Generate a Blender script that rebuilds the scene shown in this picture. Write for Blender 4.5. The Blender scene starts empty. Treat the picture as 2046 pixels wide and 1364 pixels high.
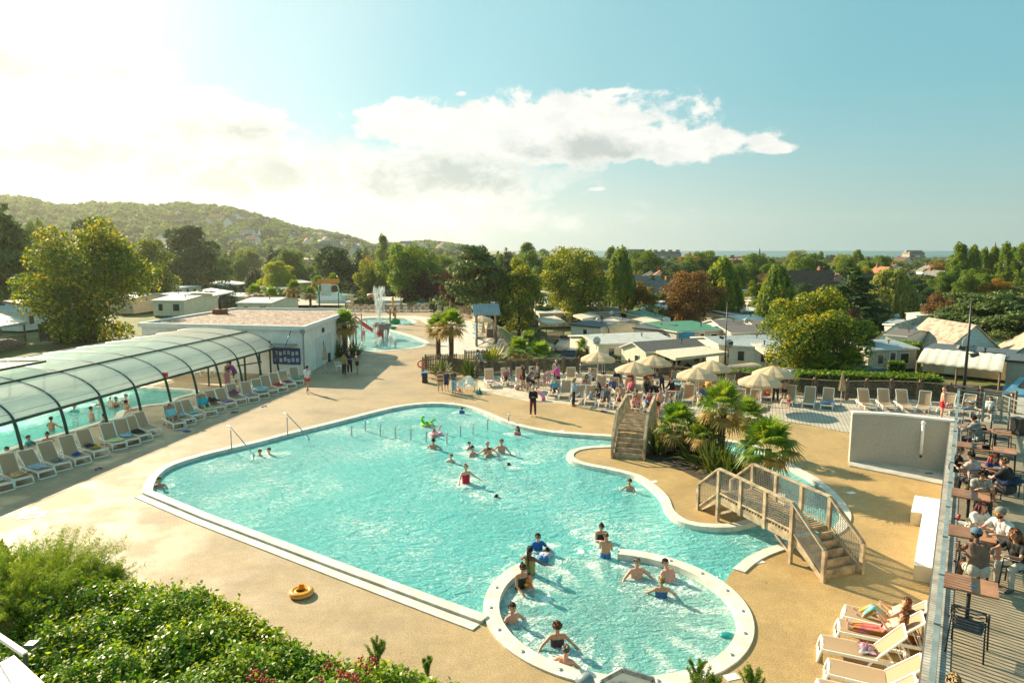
import bpy, math, random
import numpy as np
from mathutils import Vector, Matrix, geometry, Euler
R=math.radians; rnd=random.Random(7); npr=np.random.RandomState(11)
S=bpy.context.scene; COL=S.collection
# ---------------------------------------------------------------- camera, sky, sun, exposure
F=1364.0; H=9.3; PT=math.atan(181/F)
cam_d=bpy.data.cameras.new('camera'); cam=bpy.data.objects.new('camera',cam_d); COL.objects.link(cam)
cam.location=(0,0,H); cam.rotation_euler=(math.pi/2-PT,0,0)
cam_d.sensor_width=36; cam_d.lens=F/2046*36; cam_d.clip_start=.1; cam_d.clip_end=90000
S.camera=cam
S.view_settings.view_transform='Standard'; S.view_settings.look='None'; S.view_settings.gamma=1
S.view_settings.use_curve_mapping=False; S.view_settings.exposure=1.25
SUN_AZ=R(-46); SUN_EL=R(26.5)
sd=Vector((math.sin(SUN_AZ)*math.cos(SUN_EL),math.cos(SUN_AZ)*math.cos(SUN_EL),math.sin(SUN_EL)))
sl=bpy.data.lights.new('sun','SUN'); sl.energy=5.0; sl.angle=R(.5); sl.color=(1,.83,.57)
so=bpy.data.objects.new('sun',sl); COL.objects.link(so); so.rotation_euler=(-sd).to_track_quat('-Z','Y').to_euler()
S.cycles.max_bounces=7; S.cycles.transparent_max_bounces=16; S.cycles.volume_bounces=0
S.cycles.diffuse_bounces=3; S.cycles.glossy_bounces=3
class NT:
    def __init__(s,tree): s.t=tree; s.n=tree.nodes; s.l=tree.links
    def node(s,ty,**k):
        n=s.n.new(ty)
        for a,v in k.items(): setattr(n,a,v)
        return n
    def set(s,inp,v):
        if hasattr(v,'is_output') or isinstance(v,bpy.types.NodeSocket): s.l.new(v,inp)
        elif v is not None: inp.default_value=v
    def m(s,op,a,b=None,c=None,clamp=False):
        n=s.node('ShaderNodeMath',operation=op,use_clamp=clamp)
        for i,v in enumerate((a,b,c)):
            if v is not None: s.set(n.inputs[i],v)
        return n.outputs[0]
    def mix(s,f,a,b,mode='MIX'):
        n=s.node('ShaderNodeMix',data_type='RGBA',blend_type=mode)
        s.set(n.inputs[0],f); s.set(n.inputs[6],a if not isinstance(a,tuple) else (*a[:3],1)); s.set(n.inputs[7],b if not isinstance(b,tuple) else (*b[:3],1))
        return n.outputs[2]
    def mr(s,v,a,b,c=0.,d=1.,sm=True):
        n=s.node('ShaderNodeMapRange',interpolation_type='SMOOTHSTEP' if sm else 'LINEAR')
        for i,q in enumerate((v,a,b,c,d)): s.set(n.inputs[i],q)
        return n.outputs[0]
    def noise(s,vec,scale,det=4,rough=.5,dist=0,out=0):
        n=s.node('ShaderNodeTexNoise'); s.set(n.inputs['Vector'],vec)
        n.inputs['Scale'].default_value=scale; n.inputs['Detail'].default_value=det; n.inputs['Roughness'].default_value=rough
        n.inputs['Distortion'].default_value=dist
        return n.outputs[out]
w=bpy.data.worlds.new('World'); S.world=w; w.use_nodes=True
W=NT(w.node_tree); W.n.clear()
sky=W.node('ShaderNodeTexSky',sky_type='NISHITA',sun_disc=False); sky.sun_elevation=SUN_EL; sky.sun_rotation=SUN_AZ
sky.air_density=1.0; sky.dust_density=.5; sky.ozone_density=1.2; sky.altitude=20
tc=W.node('ShaderNodeTexCoord').outputs['Generated']
sep=W.node('ShaderNodeSeparateXYZ'); W.l.new(tc,sep.inputs[0])
az=W.m('ARCTAN2',sep.outputs[0],sep.outputs[1]); el=W.m('ARCSINE',sep.outputs[2])
def pa(x,y):
    u=(x-1023)/F; v=(682-y)/F
    d=Vector((u,math.cos(PT)+v*math.sin(PT),-math.sin(PT)+v*math.cos(PT))).normalized()
    return math.atan2(d.x,d.y),math.asin(d.z)
def blob(x,y,rx,ry,amp=1.0):
    a,e=pa(x,y); ax=abs(pa(x+rx,y)[0]-a); ey=abs(pa(x,y-ry)[1]-e)
    dx=W.m('DIVIDE',W.m('SUBTRACT',az,a),ax); dy=W.m('DIVIDE',W.m('SUBTRACT',el,e),ey)
    r=W.m('SQRT',W.m('ADD',W.m('MULTIPLY',dx,dx),W.m('MULTIPLY',dy,dy)))
    return W.m('MULTIPLY',W.m('SUBTRACT',1.0,r),amp)
def mx(*a):
    o=a[0]
    for b in a[1:]: o=W.m('MAXIMUM',o,b)
    return o
mp=W.node('ShaderNodeCombineXYZ'); W.l.new(az,mp.inputs[0]); W.l.new(W.m('MULTIPLY',el,1.6),mp.inputs[1])
n1=W.noise(mp.outputs[0],13.0,12,.66,.25); n2=W.noise(mp.outputs[0],45.0,6,.6)
nn=W.m('ADD',W.m('MULTIPLY',W.m('SUBTRACT',n1,.5),2.2),W.m('MULTIPLY',W.m('SUBTRACT',n2,.5),.55))
cum=mx(blob(1110,262,370,92,1.15),blob(850,248,190,62,1.05),blob(1340,290,270,44,.95),blob(1540,295,60,16,.8),blob(1215,185,85,12,.5),
       blob(410,260,190,105,1.0),blob(925,186,30,12,.5),blob(1150,200,40,25,.6),blob(1190,378,28,6,.6))
cd=W.mr(W.m('ADD',cum,W.m('MULTIPLY',nn,.85)),.08,.36)
low=mx(blob(830,365,380,95,1.25),blob(80,350,760,150,1.0),blob(640,350,300,100,.9),blob(950,440,400,40,.5),blob(110,130,300,95,.9))
ld=W.m('MULTIPLY',W.mr(W.m('ADD',low,W.m('MULTIPLY',nn,.9)),.0,.6),.95)
dens=W.m('MAXIMUM',cd,ld)
shade=mx(blob(1170,300,230,42,1.0),blob(900,355,280,62,1.1),blob(480,350,270,70,1.3),blob(150,310,330,60,1.3),blob(400,262,170,45,1.0),blob(60,140,200,70,.9),blob(620,300,120,30,.6))
shade=W.mr(W.m('ADD',shade,W.m('MULTIPLY',nn,1.5)),.0,1.15)
dotn=W.node('ShaderNodeVectorMath',operation='DOT_PRODUCT'); W.l.new(tc,dotn.inputs[0]); dotn.inputs[1].default_value=sd
dp=W.m('MAXIMUM',dotn.outputs['Value'],0.0)
glow=W.m('ADD',W.m('MULTIPLY',W.m('POWER',dp,18.0),5.0),W.m('MULTIPLY',W.m('POWER',dp,6.0),.45))
ramp=W.node('ShaderNodeValToRGB'); W.l.new(dp,ramp.inputs[0]); cr=ramp.color_ramp; cr.interpolation='EASE'
K_=10.0
for i,(p_,c_) in enumerate(((.0,(1.4,3.6,4.15)),(.35,(1.55,3.85,4.3)),(.60,(2.1,4.4,4.8)),(.76,(2.7,5.1,5.5)),(.89,(4.3,6.0,6.2)),(.965,(6.3,6.8,6.7)))):
    el_=cr.elements[i] if i<2 else cr.elements.new(p_); el_.position=p_; el_.color=(c_[0]/K_,c_[1]/K_,c_[2]/K_,1)
clear=W.mix(1.0,ramp.outputs[0],(K_,K_,K_),'MULTIPLY')
base=W.mix(.80,W.mix(1.0,sky.outputs[0],(.8,1.1,1.0),'MULTIPLY'),clear)
hz=W.mr(el,R(-1),R(13),.85,0.0)
base=W.mix(hz,base,W.mix(W.mr(dp,.2,.8),(3.0,4.1,3.9),(5.6,5.9,5.5)))
nfine=W.noise(mp.outputs[0],22,8,.62,.2)
lit=W.mix(W.mr(nfine,.32,.68),(6.0,6.25,6.1),(7.4,7.3,6.9))
cc=W.mix(W.m('MULTIPLY',shade,W.mr(nfine,.25,.6,.75,1.1)),lit,W.mix(W.mr(dp,.7,.93),(3.8,4.3,4.2),(4.4,4.65,4.4)))
skyc=W.mix(dens,base,cc)
gl=W.mix(1.0,skyc,W.mix(W.m('MULTIPLY',W.m('POWER',dp,26.0),.10),(0,0,0),(10,9.5,8.0)),'ADD')
# daylight reaching the scene from the open sky overhead is the same shader
bg=W.node('ShaderNodeBackground'); W.l.new(gl,bg.inputs[0]); bg.inputs[1].default_value=0.06
wo=W.node('ShaderNodeOutputWorld'); W.l.new(bg.outputs[0],wo.inputs[0])
# ---------------------------------------------------------------- geometry helpers
def ray(x,y):
    u=(x-1023)/F; v=(682-y)/F
    return Vector((u,math.cos(PT)+v*math.sin(PT),-math.sin(PT)+v*math.cos(PT)))
GZ=-2.8
def G(x,y,z=0.0):
    d=ray(x,y); return Vector((0,0,H))+d*((z-H)/d.z)
def onplane(px,P0,n):
    d=ray(*px); o=Vector((0,0,H)); return o+d*((P0-o).dot(n)/d.dot(n))
def at_depth(x,y,Y):
    d=ray(x,y); return Vector((0,0,H))+d*(Y/d.y)
class MB:
    def __init__(s): s.v=[]; s.f=[]; s.mi=[]; s.sm=[]; s.M=Matrix.Identity(4)
    def add(s,vs,fs,mi=0,sm=False):
        b=len(s.v)
        for p in vs: s.v.append(tuple(s.M@Vector(p)))
        for f in fs: s.f.append([b+i for i in f]); s.mi.append(mi); s.sm.append(sm)
        return s
    def box(s,c,d,mi=0,rz=0,taper=1.0,rot=None):
        x,y,z=d[0]/2,d[1]/2,d[2]/2; t=taper
        vs=[(-x,-y,-z),(x,-y,-z),(x,y,-z),(-x,y,-z),(-x*t,-y*t,z),(x*t,-y*t,z),(x*t,y*t,z),(-x*t,y*t,z)]
        m=Matrix.Rotation(rz,3,'Z') if rot is None else rot.to_3x3()
        c=Vector(c); vs=[m@Vector(v)+c for v in vs]
        return s.add(vs,[(0,3,2,1),(4,5,6,7),(0,1,5,4),(1,2,6,5),(2,3,7,6),(3,0,4,7)],mi)
    def bar(s,a,b,wd,ht,mi=0,up=(0,0,1)):
        a=Vector(a);b=Vector(b);d=b-a;L=d.length
        if L<1e-6: return s
        z=d.normalized(); u=Vector(up)
        if abs(z.dot(u))>.98: u=Vector((0,1,0))
        x=z.cross(u).normalized(); y=x.cross(z).normalized()
        m=Matrix((x,y,z)).transposed()
        return s.box((a+b)/2,(wd,ht,L),mi,rot=m)
    def tube(s,path,r,n=8,mi=0,cap=True,sm=True,flat=1.0):
        P=[Vector(p) for p in path]; k=len(P); rs=r if hasattr(r,'__len__') else [r]*k
        vs=[];fs=[]; pu=None
        for i,p in enumerate(P):
            t=(P[min(i+1,k-1)]-P[max(i-1,0)])
            if t.length<1e-9: t=Vector((0,0,1))
            t.normalize()
            if pu is None: pu=Vector((0,0,1)) if abs(t.z)<.9 else Vector((1,0,0))
            x=t.cross(pu)
            if x.length<1e-6: x=t.cross(Vector((1,.3,0)))
            x.normalize(); y=x.cross(t).normalized(); pu=y
            for j in range(n):
                a=2*math.pi*j/n; vs.append(p+(x*math.cos(a)+y*math.sin(a)*flat)*rs[i])
        for i in range(k-1):
            for j in range(n):
                j2=(j+1)%n; fs.append((i*n+j,i*n+j2,(i+1)*n+j2,(i+1)*n+j))
        if cap: fs.append(tuple(range(n-1,-1,-1))); fs.append(tuple(range((k-1)*n,k*n)))
        return s.add(vs,fs,mi,sm)
    def cyl(s,a,b,r,n=12,mi=0,r2=None,sm=True): return s.tube([a,b],[r,r if r2 is None else r2],n,mi,True,sm)
    def lathe(s,prof,n=16,c=(0,0,0),mi=0,sm=True,sx=1,sy=1):
        vs=[];fs=[];c=Vector(c);k=len(prof)
        for r,z in prof:
            for j in range(n):
                a=2*math.pi*j/n; vs.append(c+Vector((r*math.cos(a)*sx,r*math.sin(a)*sy,z)))
        for i in range(k-1):
            for j in range(n):
                j2=(j+1)%n; fs.append((i*n+j,i*n+j2,(i+1)*n+j2,(i+1)*n+j))
        fs.append(tuple(range(n-1,-1,-1))); fs.append(tuple(range((k-1)*n,k*n)))
        return s.add(vs,fs,mi,sm)
    def ball(s,c,r,n=12,m=8,mi=0,sc=(1,1,1)):
        vs=[];fs=[];c=Vector(c)
        for i in range(m+1):
            t=math.pi*i/m
            for j in range(n):
                a=2*math.pi*j/n; vs.append(c+Vector((r*sc[0]*math.sin(t)*math.cos(a),r*sc[1]*math.sin(t)*math.sin(a),-r*sc[2]*math.cos(t))))
        for i in range(m):
            for j in range(n):
                j2=(j+1)%n; fs.append((i*n+j,i*n+j2,(i+1)*n+j2,(i+1)*n+j))
        return s.add(vs,fs,mi,True)
    def torus(s,c,R0,r,n=24,m=10,mi=0,M=None,sc=(1,1,1)):
        vs=[];fs=[];c=Vector(c)
        for i in range(n):
            a=2*math.pi*i/n
            for j in range(m):
                b=2*math.pi*j/m; p=Vector(((R0+r*math.cos(b))*math.cos(a)*sc[0],(R0+r*math.cos(b))*math.sin(a)*sc[1],r*math.sin(b)*sc[2]))
                if M: p=M@p
                vs.append(c+p)
        for i in range(n):
            for j in range(m):
                fs.append((i*m+j,((i+1)%n)*m+j,((i+1)%n)*m+(j+1)%m,i*m+(j+1)%m))
        return s.add(vs,fs,mi,True)
    def prism(s,poly,z0,z1,mi=0,top=True,bot=False):
        n=len(poly); vs=[(p[0],p[1],z0) for p in poly]+[(p[0],p[1],z1) for p in poly]
        fs=[(i,(i+1)%n,n+(i+1)%n,n+i) for i in range(n)]
        s.add(vs,fs,mi)
        if top: s.flat([poly],z1,mi)
        if bot: s.flat([poly],z0,mi)
        return s
    def flat(s,loops,z,mi=0):
        L=[[Vector((p[0],p[1],0)) for p in l] for l in loops]
        tr=geometry.tessellate_polygon(L); vs=[(p.x,p.y,z) for l in L for p in l]
        out=[]
        for t in tr:
            a,b,c=[Vector(vs[i]) for i in t]
            out.append(t if (b-a).cross(c-a).z>0 else (t[0],t[2],t[1]))
        return s.add(vs,out,mi)
    def mesh(s,name,mats):
        me=bpy.data.meshes.new(name); me.from_pydata(s.v,[],s.f)
        for m in (mats if isinstance(mats,(list,tuple)) else [mats]): me.materials.append(m)
        me.polygons.foreach_set('material_index',s.mi); me.polygons.foreach_set('use_smooth',s.sm); me.update()
        return me
def tag(o,label=None,cat=None,group=None,kind=None):
    if label: o['label']=label
    if cat: o['category']=cat
    if group: o['group']=group
    if kind: o['kind']=kind
    return o
def obj(name,mb,mats,parent=None,label=None,cat=None,group=None,kind=None,loc=None,rz=None):
    me=mb.mesh(name,mats) if isinstance(mb,MB) else mb
    o=bpy.data.objects.new(name,me); COL.objects.link(o)
    if parent: o.parent=parent
    if loc is not None: o.location=loc
    if rz is not None: o.rotation_euler=(0,0,rz)
    return tag(o,label,cat,group,kind)
def thing(name,label,cat,loc=(0,0,0),rz=0,group=None,sc=1):
    o=bpy.data.objects.new(name,None); COL.objects.link(o); o.empty_display_size=.2
    o.location=loc; o.rotation_euler=(0,0,rz); o.scale=(sc,)*3 if not hasattr(sc,'__len__') else sc
    return tag(o,label,cat,group)
def inst(proto,name,label,cat,loc,rz=0,sc=1,group=None):
    """copy of a thing: proto = [(part, mesh, [(subpart, mesh)])]; all copies share the mesh data"""
    t=thing(name,label,cat,loc,rz,group,sc)
    for pn,me,subs in proto:
        p=bpy.data.objects.new(pn,me); COL.objects.link(p); p.parent=t
        for sn,sm in subs:
            q=bpy.data.objects.new(sn,sm); COL.objects.link(q); q.parent=p
    return t
def smooth(pts,n=6,closed=True):
    P=[Vector((p[0],p[1])) for p in pts]; k=len(P); out=[]
    rng=range(k) if closed else range(k-1)
    for i in rng:
        if closed: a,b,c,d=P[i-1],P[i],P[(i+1)%k],P[(i+2)%k]
        else: a,b,c,d=P[max(i-1,0)],P[i],P[i+1],P[min(i+2,k-1)]
        for j in range(n):
            t=j/n; out.append(.5*((2*b)+(c-a)*t+(2*a-5*b+4*c-d)*t*t+(3*b-a-3*c+d)*t**3))
    if not closed: out.append(P[-1])
    return out
def offset(P,d,closed=True):
    k=len(P); out=[]
    for i in range(k):
        a=P[i-1] if closed or i>0 else P[i]; b=P[(i+1)%k] if closed or i<k-1 else P[i]
        t=(b-a); t=t.normalized() if t.length>1e-9 else Vector((1,0)); out.append(P[i]+Vector((t.y,-t.x))*d)
    return out
def ribbon(mb,P,d0,d1,z0,z1,closed=True,mi=0):
    """kerb with a rectangular section following P between two offsets"""
    A=offset(P,d0,closed);B=offset(P,d1,closed);k=len(P)
    vs=[]
    for a,b in zip(A,B): vs+=[(a.x,a.y,z0),(a.x,a.y,z1),(b.x,b.y,z1),(b.x,b.y,z0)]
    fs=[]
    for i in range(k if closed else k-1):
        j=(i+1)%k
        for q in range(3): fs.append((i*4+q,i*4+q+1,j*4+q+1,j*4+q))
    if not closed: fs+=[(0,1,2,3),((k-1)*4+3,(k-1)*4+2,(k-1)*4+1,(k-1)*4)]
    return mb.add(vs,fs,mi)
# ---------------------------------------------------------------- materials
MATS={}
def mat(name,col,rough=.6,var=.12,scale=6.0,bump=0.0,bscale=40.,metal=0.,spec=.4,world=False,col2=None,trans=0.,stripe=None,emit=None):
    if name in MATS: return MATS[name]
    m=bpy.data.materials.new(name); m.use_nodes=True; T=NT(m.node_tree); b=T.n['Principled BSDF']
    v=T.node('ShaderNodeNewGeometry').outputs['Position'] if world else T.node('ShaderNodeTexCoord').outputs['Object']
    c2=col2 if col2 else tuple(x*(1-var*2) for x in col)
    c1=col if col2 else tuple(min(1,x*(1+var)) for x in col)
    n=T.noise(v,scale,5,.6)
    f=T.mr(n,.3,.7)
    c=T.mix(f,c2,c1)
    if stripe:   # (axis index, period, gap share, gap colour factor)
        sp=T.node('ShaderNodeSeparateXYZ'); T.l.new(v,sp.inputs[0])
        fr=T.m('FRACT',T.m('DIVIDE',sp.outputs[stripe[0]],stripe[1]))
        g=T.m('LESS_THAN',fr,stripe[2]); c=T.mix(g,c,tuple(x*stripe[3] for x in col))
        if len(stripe)>4:
            fr2=T.m('FRACT',T.m('DIVIDE',sp.outputs[stripe[4]],stripe[5]))
            g2=T.m('LESS_THAN',fr2,stripe[2]); c=T.mix(g2,c,tuple(x*stripe[3] for x in col))
    T.l.new(c,b.inputs['Base Color']); b.inputs['Metallic'].default_value=metal
    T.l.new(T.m('ADD',rough-.06,T.m('MULTIPLY',n,.12)),b.inputs['Roughness']); b.inputs['Specular IOR Level'].default_value=spec
    if trans: b.inputs['Transmission Weight'].default_value=trans
    if bump or stripe:
        bp=T.node('ShaderNodeBump'); bp.inputs['Strength'].default_value=bump or .4; bp.inputs['Distance'].default_value=.02
        hgt=T.noise(v,bscale,3,.6)
        if stripe: hgt=T.m('ADD',T.m('MULTIPLY',fr,.8),T.m('MULTIPLY',hgt,.3))
        T.l.new(hgt,bp.inputs['Height']); T.l.new(bp.outputs[0],b.inputs['Normal'])
    MATS[name]=m; return m
def leafmat(name,c1,c2,c3,tr=.35,rough=.5,sc=.6,thr=.55):
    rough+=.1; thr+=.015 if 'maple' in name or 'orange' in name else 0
    """c1 / c2: random per leaf; c3: autumn patches, on maples also sunlit yellow painted in"""
    if name in MATS: return MATS[name]
    m=bpy.data.materials.new(name); m.use_nodes=True; T=NT(m.node_tree); T.n.clear()
    geo=T.node('ShaderNodeNewGeometry'); v=T.node('ShaderNodeTexCoord').outputs['Object']
    oi=T.node('ShaderNodeObjectInfo').outputs['Random']
    rv=geo.outputs['Random Per Island']
    c=T.mix(rv,c1,c2)
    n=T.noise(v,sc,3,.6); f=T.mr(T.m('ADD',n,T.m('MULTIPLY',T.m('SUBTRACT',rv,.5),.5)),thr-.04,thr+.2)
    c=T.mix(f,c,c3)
    c=T.mix(1.0,c,T.mix(oi,(.82,.88,.8),(1.15,1.08,1.0)),'MULTIPLY')
    d=T.node('ShaderNodeBsdfPrincipled'); T.l.new(c,d.inputs['Base Color']); d.inputs['Roughness'].default_value=rough; d.inputs['Specular IOR Level'].default_value=.22
    t=T.node('ShaderNodeBsdfTranslucent'); T.l.new(T.mix(1.0,c,(1.25,1.25,.45),'MULTIPLY'),t.inputs[0])
    mxs=T.node('ShaderNodeMixShader'); mxs.inputs[0].default_value=tr; T.l.new(d.outputs[0],mxs.inputs[1]); T.l.new(t.outputs[0],mxs.inputs[2])
    o=T.node('ShaderNodeOutputMaterial'); T.l.new(mxs.outputs[0],o.inputs[0]); MATS[name]=m; return m
def thinfab(name,col,tr,clear=.0):
    m=bpy.data.materials.new(name); m.use_nodes=True; T=NT(m.node_tree); T.n.clear()
    v=T.node('ShaderNodeTexCoord').outputs['Object']; c=T.mix(T.noise(v,30,3),tuple(x*.88 for x in col),tuple(x*1.08 for x in col))
    p=T.node('ShaderNodeBsdfPrincipled'); T.l.new(c,p.inputs['Base Color']); p.inputs['Roughness'].default_value=.7
    t=T.node('ShaderNodeBsdfTranslucent'); T.l.new(c,t.inputs[0]); a=T.node('ShaderNodeMixShader'); a.inputs[0].default_value=tr; T.l.new(p.outputs[0],a.inputs[1]); T.l.new(t.outputs[0],a.inputs[2])
    tp_=T.node('ShaderNodeBsdfTransparent'); b=T.node('ShaderNodeMixShader'); b.inputs[0].default_value=clear; T.l.new(a.outputs[0],b.inputs[1]); T.l.new(tp_.outputs[0],b.inputs[2])
    o=T.node('ShaderNodeOutputMaterial'); T.l.new(b.outputs[0],o.inputs[0]); MATS[name]=m; return m
def glassmat(name,tint,fac=.5,rough=.05,col=(.02,.03,.03)):
    m=bpy.data.materials.new(name); m.use_nodes=True; T=NT(m.node_tree); T.n.clear()
    tr=T.node('ShaderNodeBsdfTransparent'); tr.inputs[0].default_value=(*tint,1)
    p=T.node('ShaderNodeBsdfPrincipled'); p.inputs['Base Color'].default_value=(*col,1); p.inputs['Roughness'].default_value=rough
    mx_=T.node('ShaderNodeMixShader'); mx_.inputs[0].default_value=fac; T.l.new(tr.outputs[0],mx_.inputs[1]); T.l.new(p.outputs[0],mx_.inputs[2])
    o=T.node('ShaderNodeOutputMaterial'); T.l.new(mx_.outputs[0],o.inputs[0]); MATS[name]=m; return m
def sc_v(T,v):
    n=T.node('ShaderNodeMapping'); T.l.new(v,n.inputs[0]); n.inputs['Scale'].default_value=(1.8,.7,1); n.inputs['Rotation'].default_value=(0,0,.6); return n.outputs[0]
def resin():
    m=bpy.data.materials.new('resin_paving'); m.use_nodes=True; T=NT(m.node_tree); b=T.n['Principled BSDF']
    v=T.node('ShaderNodeNewGeometry').outputs['Position']
    sp=T.node('ShaderNodeSeparateXYZ'); T.l.new(v,sp.inputs[0])
    # base colour mixed along x: greyer by the covered pool, warmer yellow by the jacuzzi
    warm=T.mr(sp.outputs[0],-14,9)
    c=T.mix(warm,(.41,.31,.19),(.48,.33,.14))
    g=T.noise(v,26,6,.9); c=T.mix(T.mr(g,.43,.57),T.mix(1.0,c,(.66,.62,.58),'MULTIPLY'),T.mix(1.0,c,(1.18,1.18,1.18),'MULTIPLY'))
    sp2=T.noise(v,5.5,2,.5); c=T.mix(T.mr(sp2,.72,.76,0,.6),c,(.16,.12,.08))
    sm=T.noise(sc_v(T,v),.9,7,.75,.8); c=T.mix(T.mr(sm,.54,.70,0,.4),c,T.mix(1.0,c,(.72,.71,.70),'MULTIPLY'))
    big=T.noise(v,.35,6,.65); c=T.mix(T.mr(big,.42,.66,0,.55),c,T.mix(1.0,c,(.66,.67,.68),'MULTIPLY'))
    sc_=T.node('ShaderNodeMapping'); T.l.new(v,sc_.inputs[0]); sc_.inputs['Scale'].default_value=(1,2.6,1)
    salt=T.noise(sc_.outputs[0],2.2,8,.75,1.2)
    lft=T.mr(sp.outputs[0],2,-9,0,.55)
    c=T.mix(T.m('MULTIPLY',T.mr(salt,.60,.72),lft),c,(.60,.53,.40))
    br=T.mix(T.mr(T.noise(v,3.1,7,.7),.35,.7),(.9,.9,.9),(1.06,1.06,1.06)); c=T.mix(1.0,c,br,'MULTIPLY')
    T.l.new(c,b.inputs['Base Color'])
    wet=T.mr(T.noise(v,.5,5,.6),.42,.62,.70,.47); T.l.new(wet,b.inputs['Roughness']); b.inputs['Specular IOR Level'].default_value=.35
    bp=T.node('ShaderNodeBump'); bp.inputs['Strength'].default_value=.55; bp.inputs['Distance'].default_value=.02; T.l.new(g,bp.inputs['Height']); T.l.new(bp.outputs[0],b.inputs['Normal'])
    return m
def watermat(name,deep,amp=1.0,milk=.42,foam=.5,fscale=1.0,jets=None,tint=(.45,.93,.92)):  # foam also scales the sparkle painted into the streaks
    m=bpy.data.materials.new(name); m.use_nodes=True; T=NT(m.node_tree); T.n.clear()
    v=T.node('ShaderNodeNewGeometry').outputs['Position']
    mpg=T.node('ShaderNodeMapping'); T.l.new(v,mpg.inputs[0]); mpg.inputs['Rotation'].default_value=(0,0,R(20)); mpg.inputs['Scale'].default_value=(1,1.7,1)
    w1=T.noise(mpg.outputs[0],1.3*fscale,3,.55,1.4); w2=T.noise(mpg.outputs[0],5.5*fscale,3,.6,1.0); w3=T.noise(mpg.outputs[0],16*fscale,2,.5)
    hh=T.m('ADD',T.m('ADD',T.m('MULTIPLY',w1,1.0),T.m('MULTIPLY',w2,.60)),T.m('MULTIPLY',w3,.22))
    bp=T.node('ShaderNodeBump'); bp.inputs['Strength'].default_value=1.0; bp.inputs['Distance'].default_value=.20*amp; T.l.new(hh,bp.inputs['Height'])
    # pale streaks of foam that also paint in sparkle and caustic glints
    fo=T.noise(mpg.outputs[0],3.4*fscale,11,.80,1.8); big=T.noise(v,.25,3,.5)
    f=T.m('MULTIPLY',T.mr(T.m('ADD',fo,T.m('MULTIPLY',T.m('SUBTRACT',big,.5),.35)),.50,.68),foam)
    if jets:
        # bubble plumes blown from the wall nozzles towards the middle of the round basin
        sp=T.node('ShaderNodeSeparateXYZ'); T.l.new(v,sp.inputs[0])
        cx,cy,rr=jets
        dx=T.m('SUBTRACT',sp.outputs[0],cx); dy=T.m('SUBTRACT',sp.outputs[1],cy)
        rad=T.m('SQRT',T.m('ADD',T.m('MULTIPLY',dx,dx),T.m('MULTIPLY',dy,dy))); an=T.m('ARCTAN2',dy,dx)
        wob=T.noise(v,2.5,5,.65)
        st=T.m('COSINE',T.m('ADD',T.m('MULTIPLY',an,15.0),T.m('MULTIPLY',T.m('SUBTRACT',wob,.5),5.0)))
        pl=T.m('MULTIPLY',T.mr(st,.1,1.0),T.m('MULTIPLY',T.mr(rad,rr*.38,rr*.70),T.mr(rad,rr*.95,rr*1.02,1,0)))
        fine=T.noise(v,9,6,.75,1.5)
        f=T.m('ADD',f,T.m('MULTIPLY',T.m('MULTIPLY',pl,T.mr(fine,.32,.62)),.8),clamp=True)
    tr=T.node('ShaderNodeBsdfTransparent'); tr.inputs[0].default_value=(*tint,1)
    df=T.node('ShaderNodeBsdfDiffuse'); df.inputs[0].default_value=(*deep,1); T.l.new(bp.outputs[0],df.inputs['Normal'])
    body=T.node('ShaderNodeMixShader'); body.inputs[0].default_value=milk; T.l.new(tr.outputs[0],body.inputs[1]); T.l.new(df.outputs[0],body.inputs[2])
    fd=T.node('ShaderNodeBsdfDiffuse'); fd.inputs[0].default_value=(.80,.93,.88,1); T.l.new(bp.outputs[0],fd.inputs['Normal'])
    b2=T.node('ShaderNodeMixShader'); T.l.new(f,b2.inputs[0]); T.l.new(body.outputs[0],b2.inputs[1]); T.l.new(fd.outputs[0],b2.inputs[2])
    gl_=T.node('ShaderNodeBsdfGlossy'); gl_.inputs['Roughness'].default_value=.12; gl_.inputs[0].default_value=(.8,.9,.9,1); T.l.new(bp.outputs[0],gl_.inputs['Normal'])
    fr=T.node('ShaderNodeFresnel'); fr.inputs[0].default_value=1.33; T.l.new(bp.outputs[0],fr.inputs['Normal'])
    b3=T.node('ShaderNodeMixShader'); T.l.new(T.m('MINIMUM',fr.outputs[0],.55),b3.inputs[0]); T.l.new(b2.outputs[0],b3.inputs[1]); T.l.new(gl_.outputs[0],b3.inputs[2])
    o=T.node('ShaderNodeOutputMaterial'); T.l.new(b3.outputs[0],o.inputs[0]); return m
M_resin=resin()
M_white=mat('white_coping',(.66,.66,.60),.6,.08,3,.25,60,world=True)
M_cop=mat('stone_coping',(.66,.63,.54),.65,.12,2.2,.3,70,world=True)
M_floorw=mat('pool_floor',(.22,.70,.68),.5,.10,.5,world=True)
M_wood=mat('weathered_wood',(.30,.235,.16),.75,.30,7,.35,50)
M_wood2=mat('brown_wood',(.19,.13,.085),.75,.25,8,.3,50)
M_grass=mat('grass',(.105,.135,.03),.9,.35,.35,.5,12,world=True,col2=(.17,.16,.05))
M_asph=mat('asphalt',(.085,.085,.085),.85,.2,1.5,.3,60,world=True)
M_sand=mat('sand',(.50,.43,.32),.9,.14,1.2,.4,30,world=True)
M_conc=mat('concrete',(.36,.35,.32),.8,.14,1.5,.3,60,world=True)
M_wp=mat('white_plastic',(.88,.84,.75),.4,.04,6)
M_taupe=None
M_cream=mat('cream_canvas',(.66,.50,.31),.75,.08,3,.15,30)
M_white2=mat('white_paint',(.78,.77,.72),.5,.05,2)
M_green=mat('green_painted_steel',(.010,.060,.045),.35,.15,6)
M_steel=mat('stainless_steel',(.45,.46,.45),.3,.1,8,metal=.8)
M_dark=mat('dark_metal',(.03,.033,.036),.45,.2,6)
M_blue=mat('blue_grey_metal',(.21,.26,.26),.4,.12,4)
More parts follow.
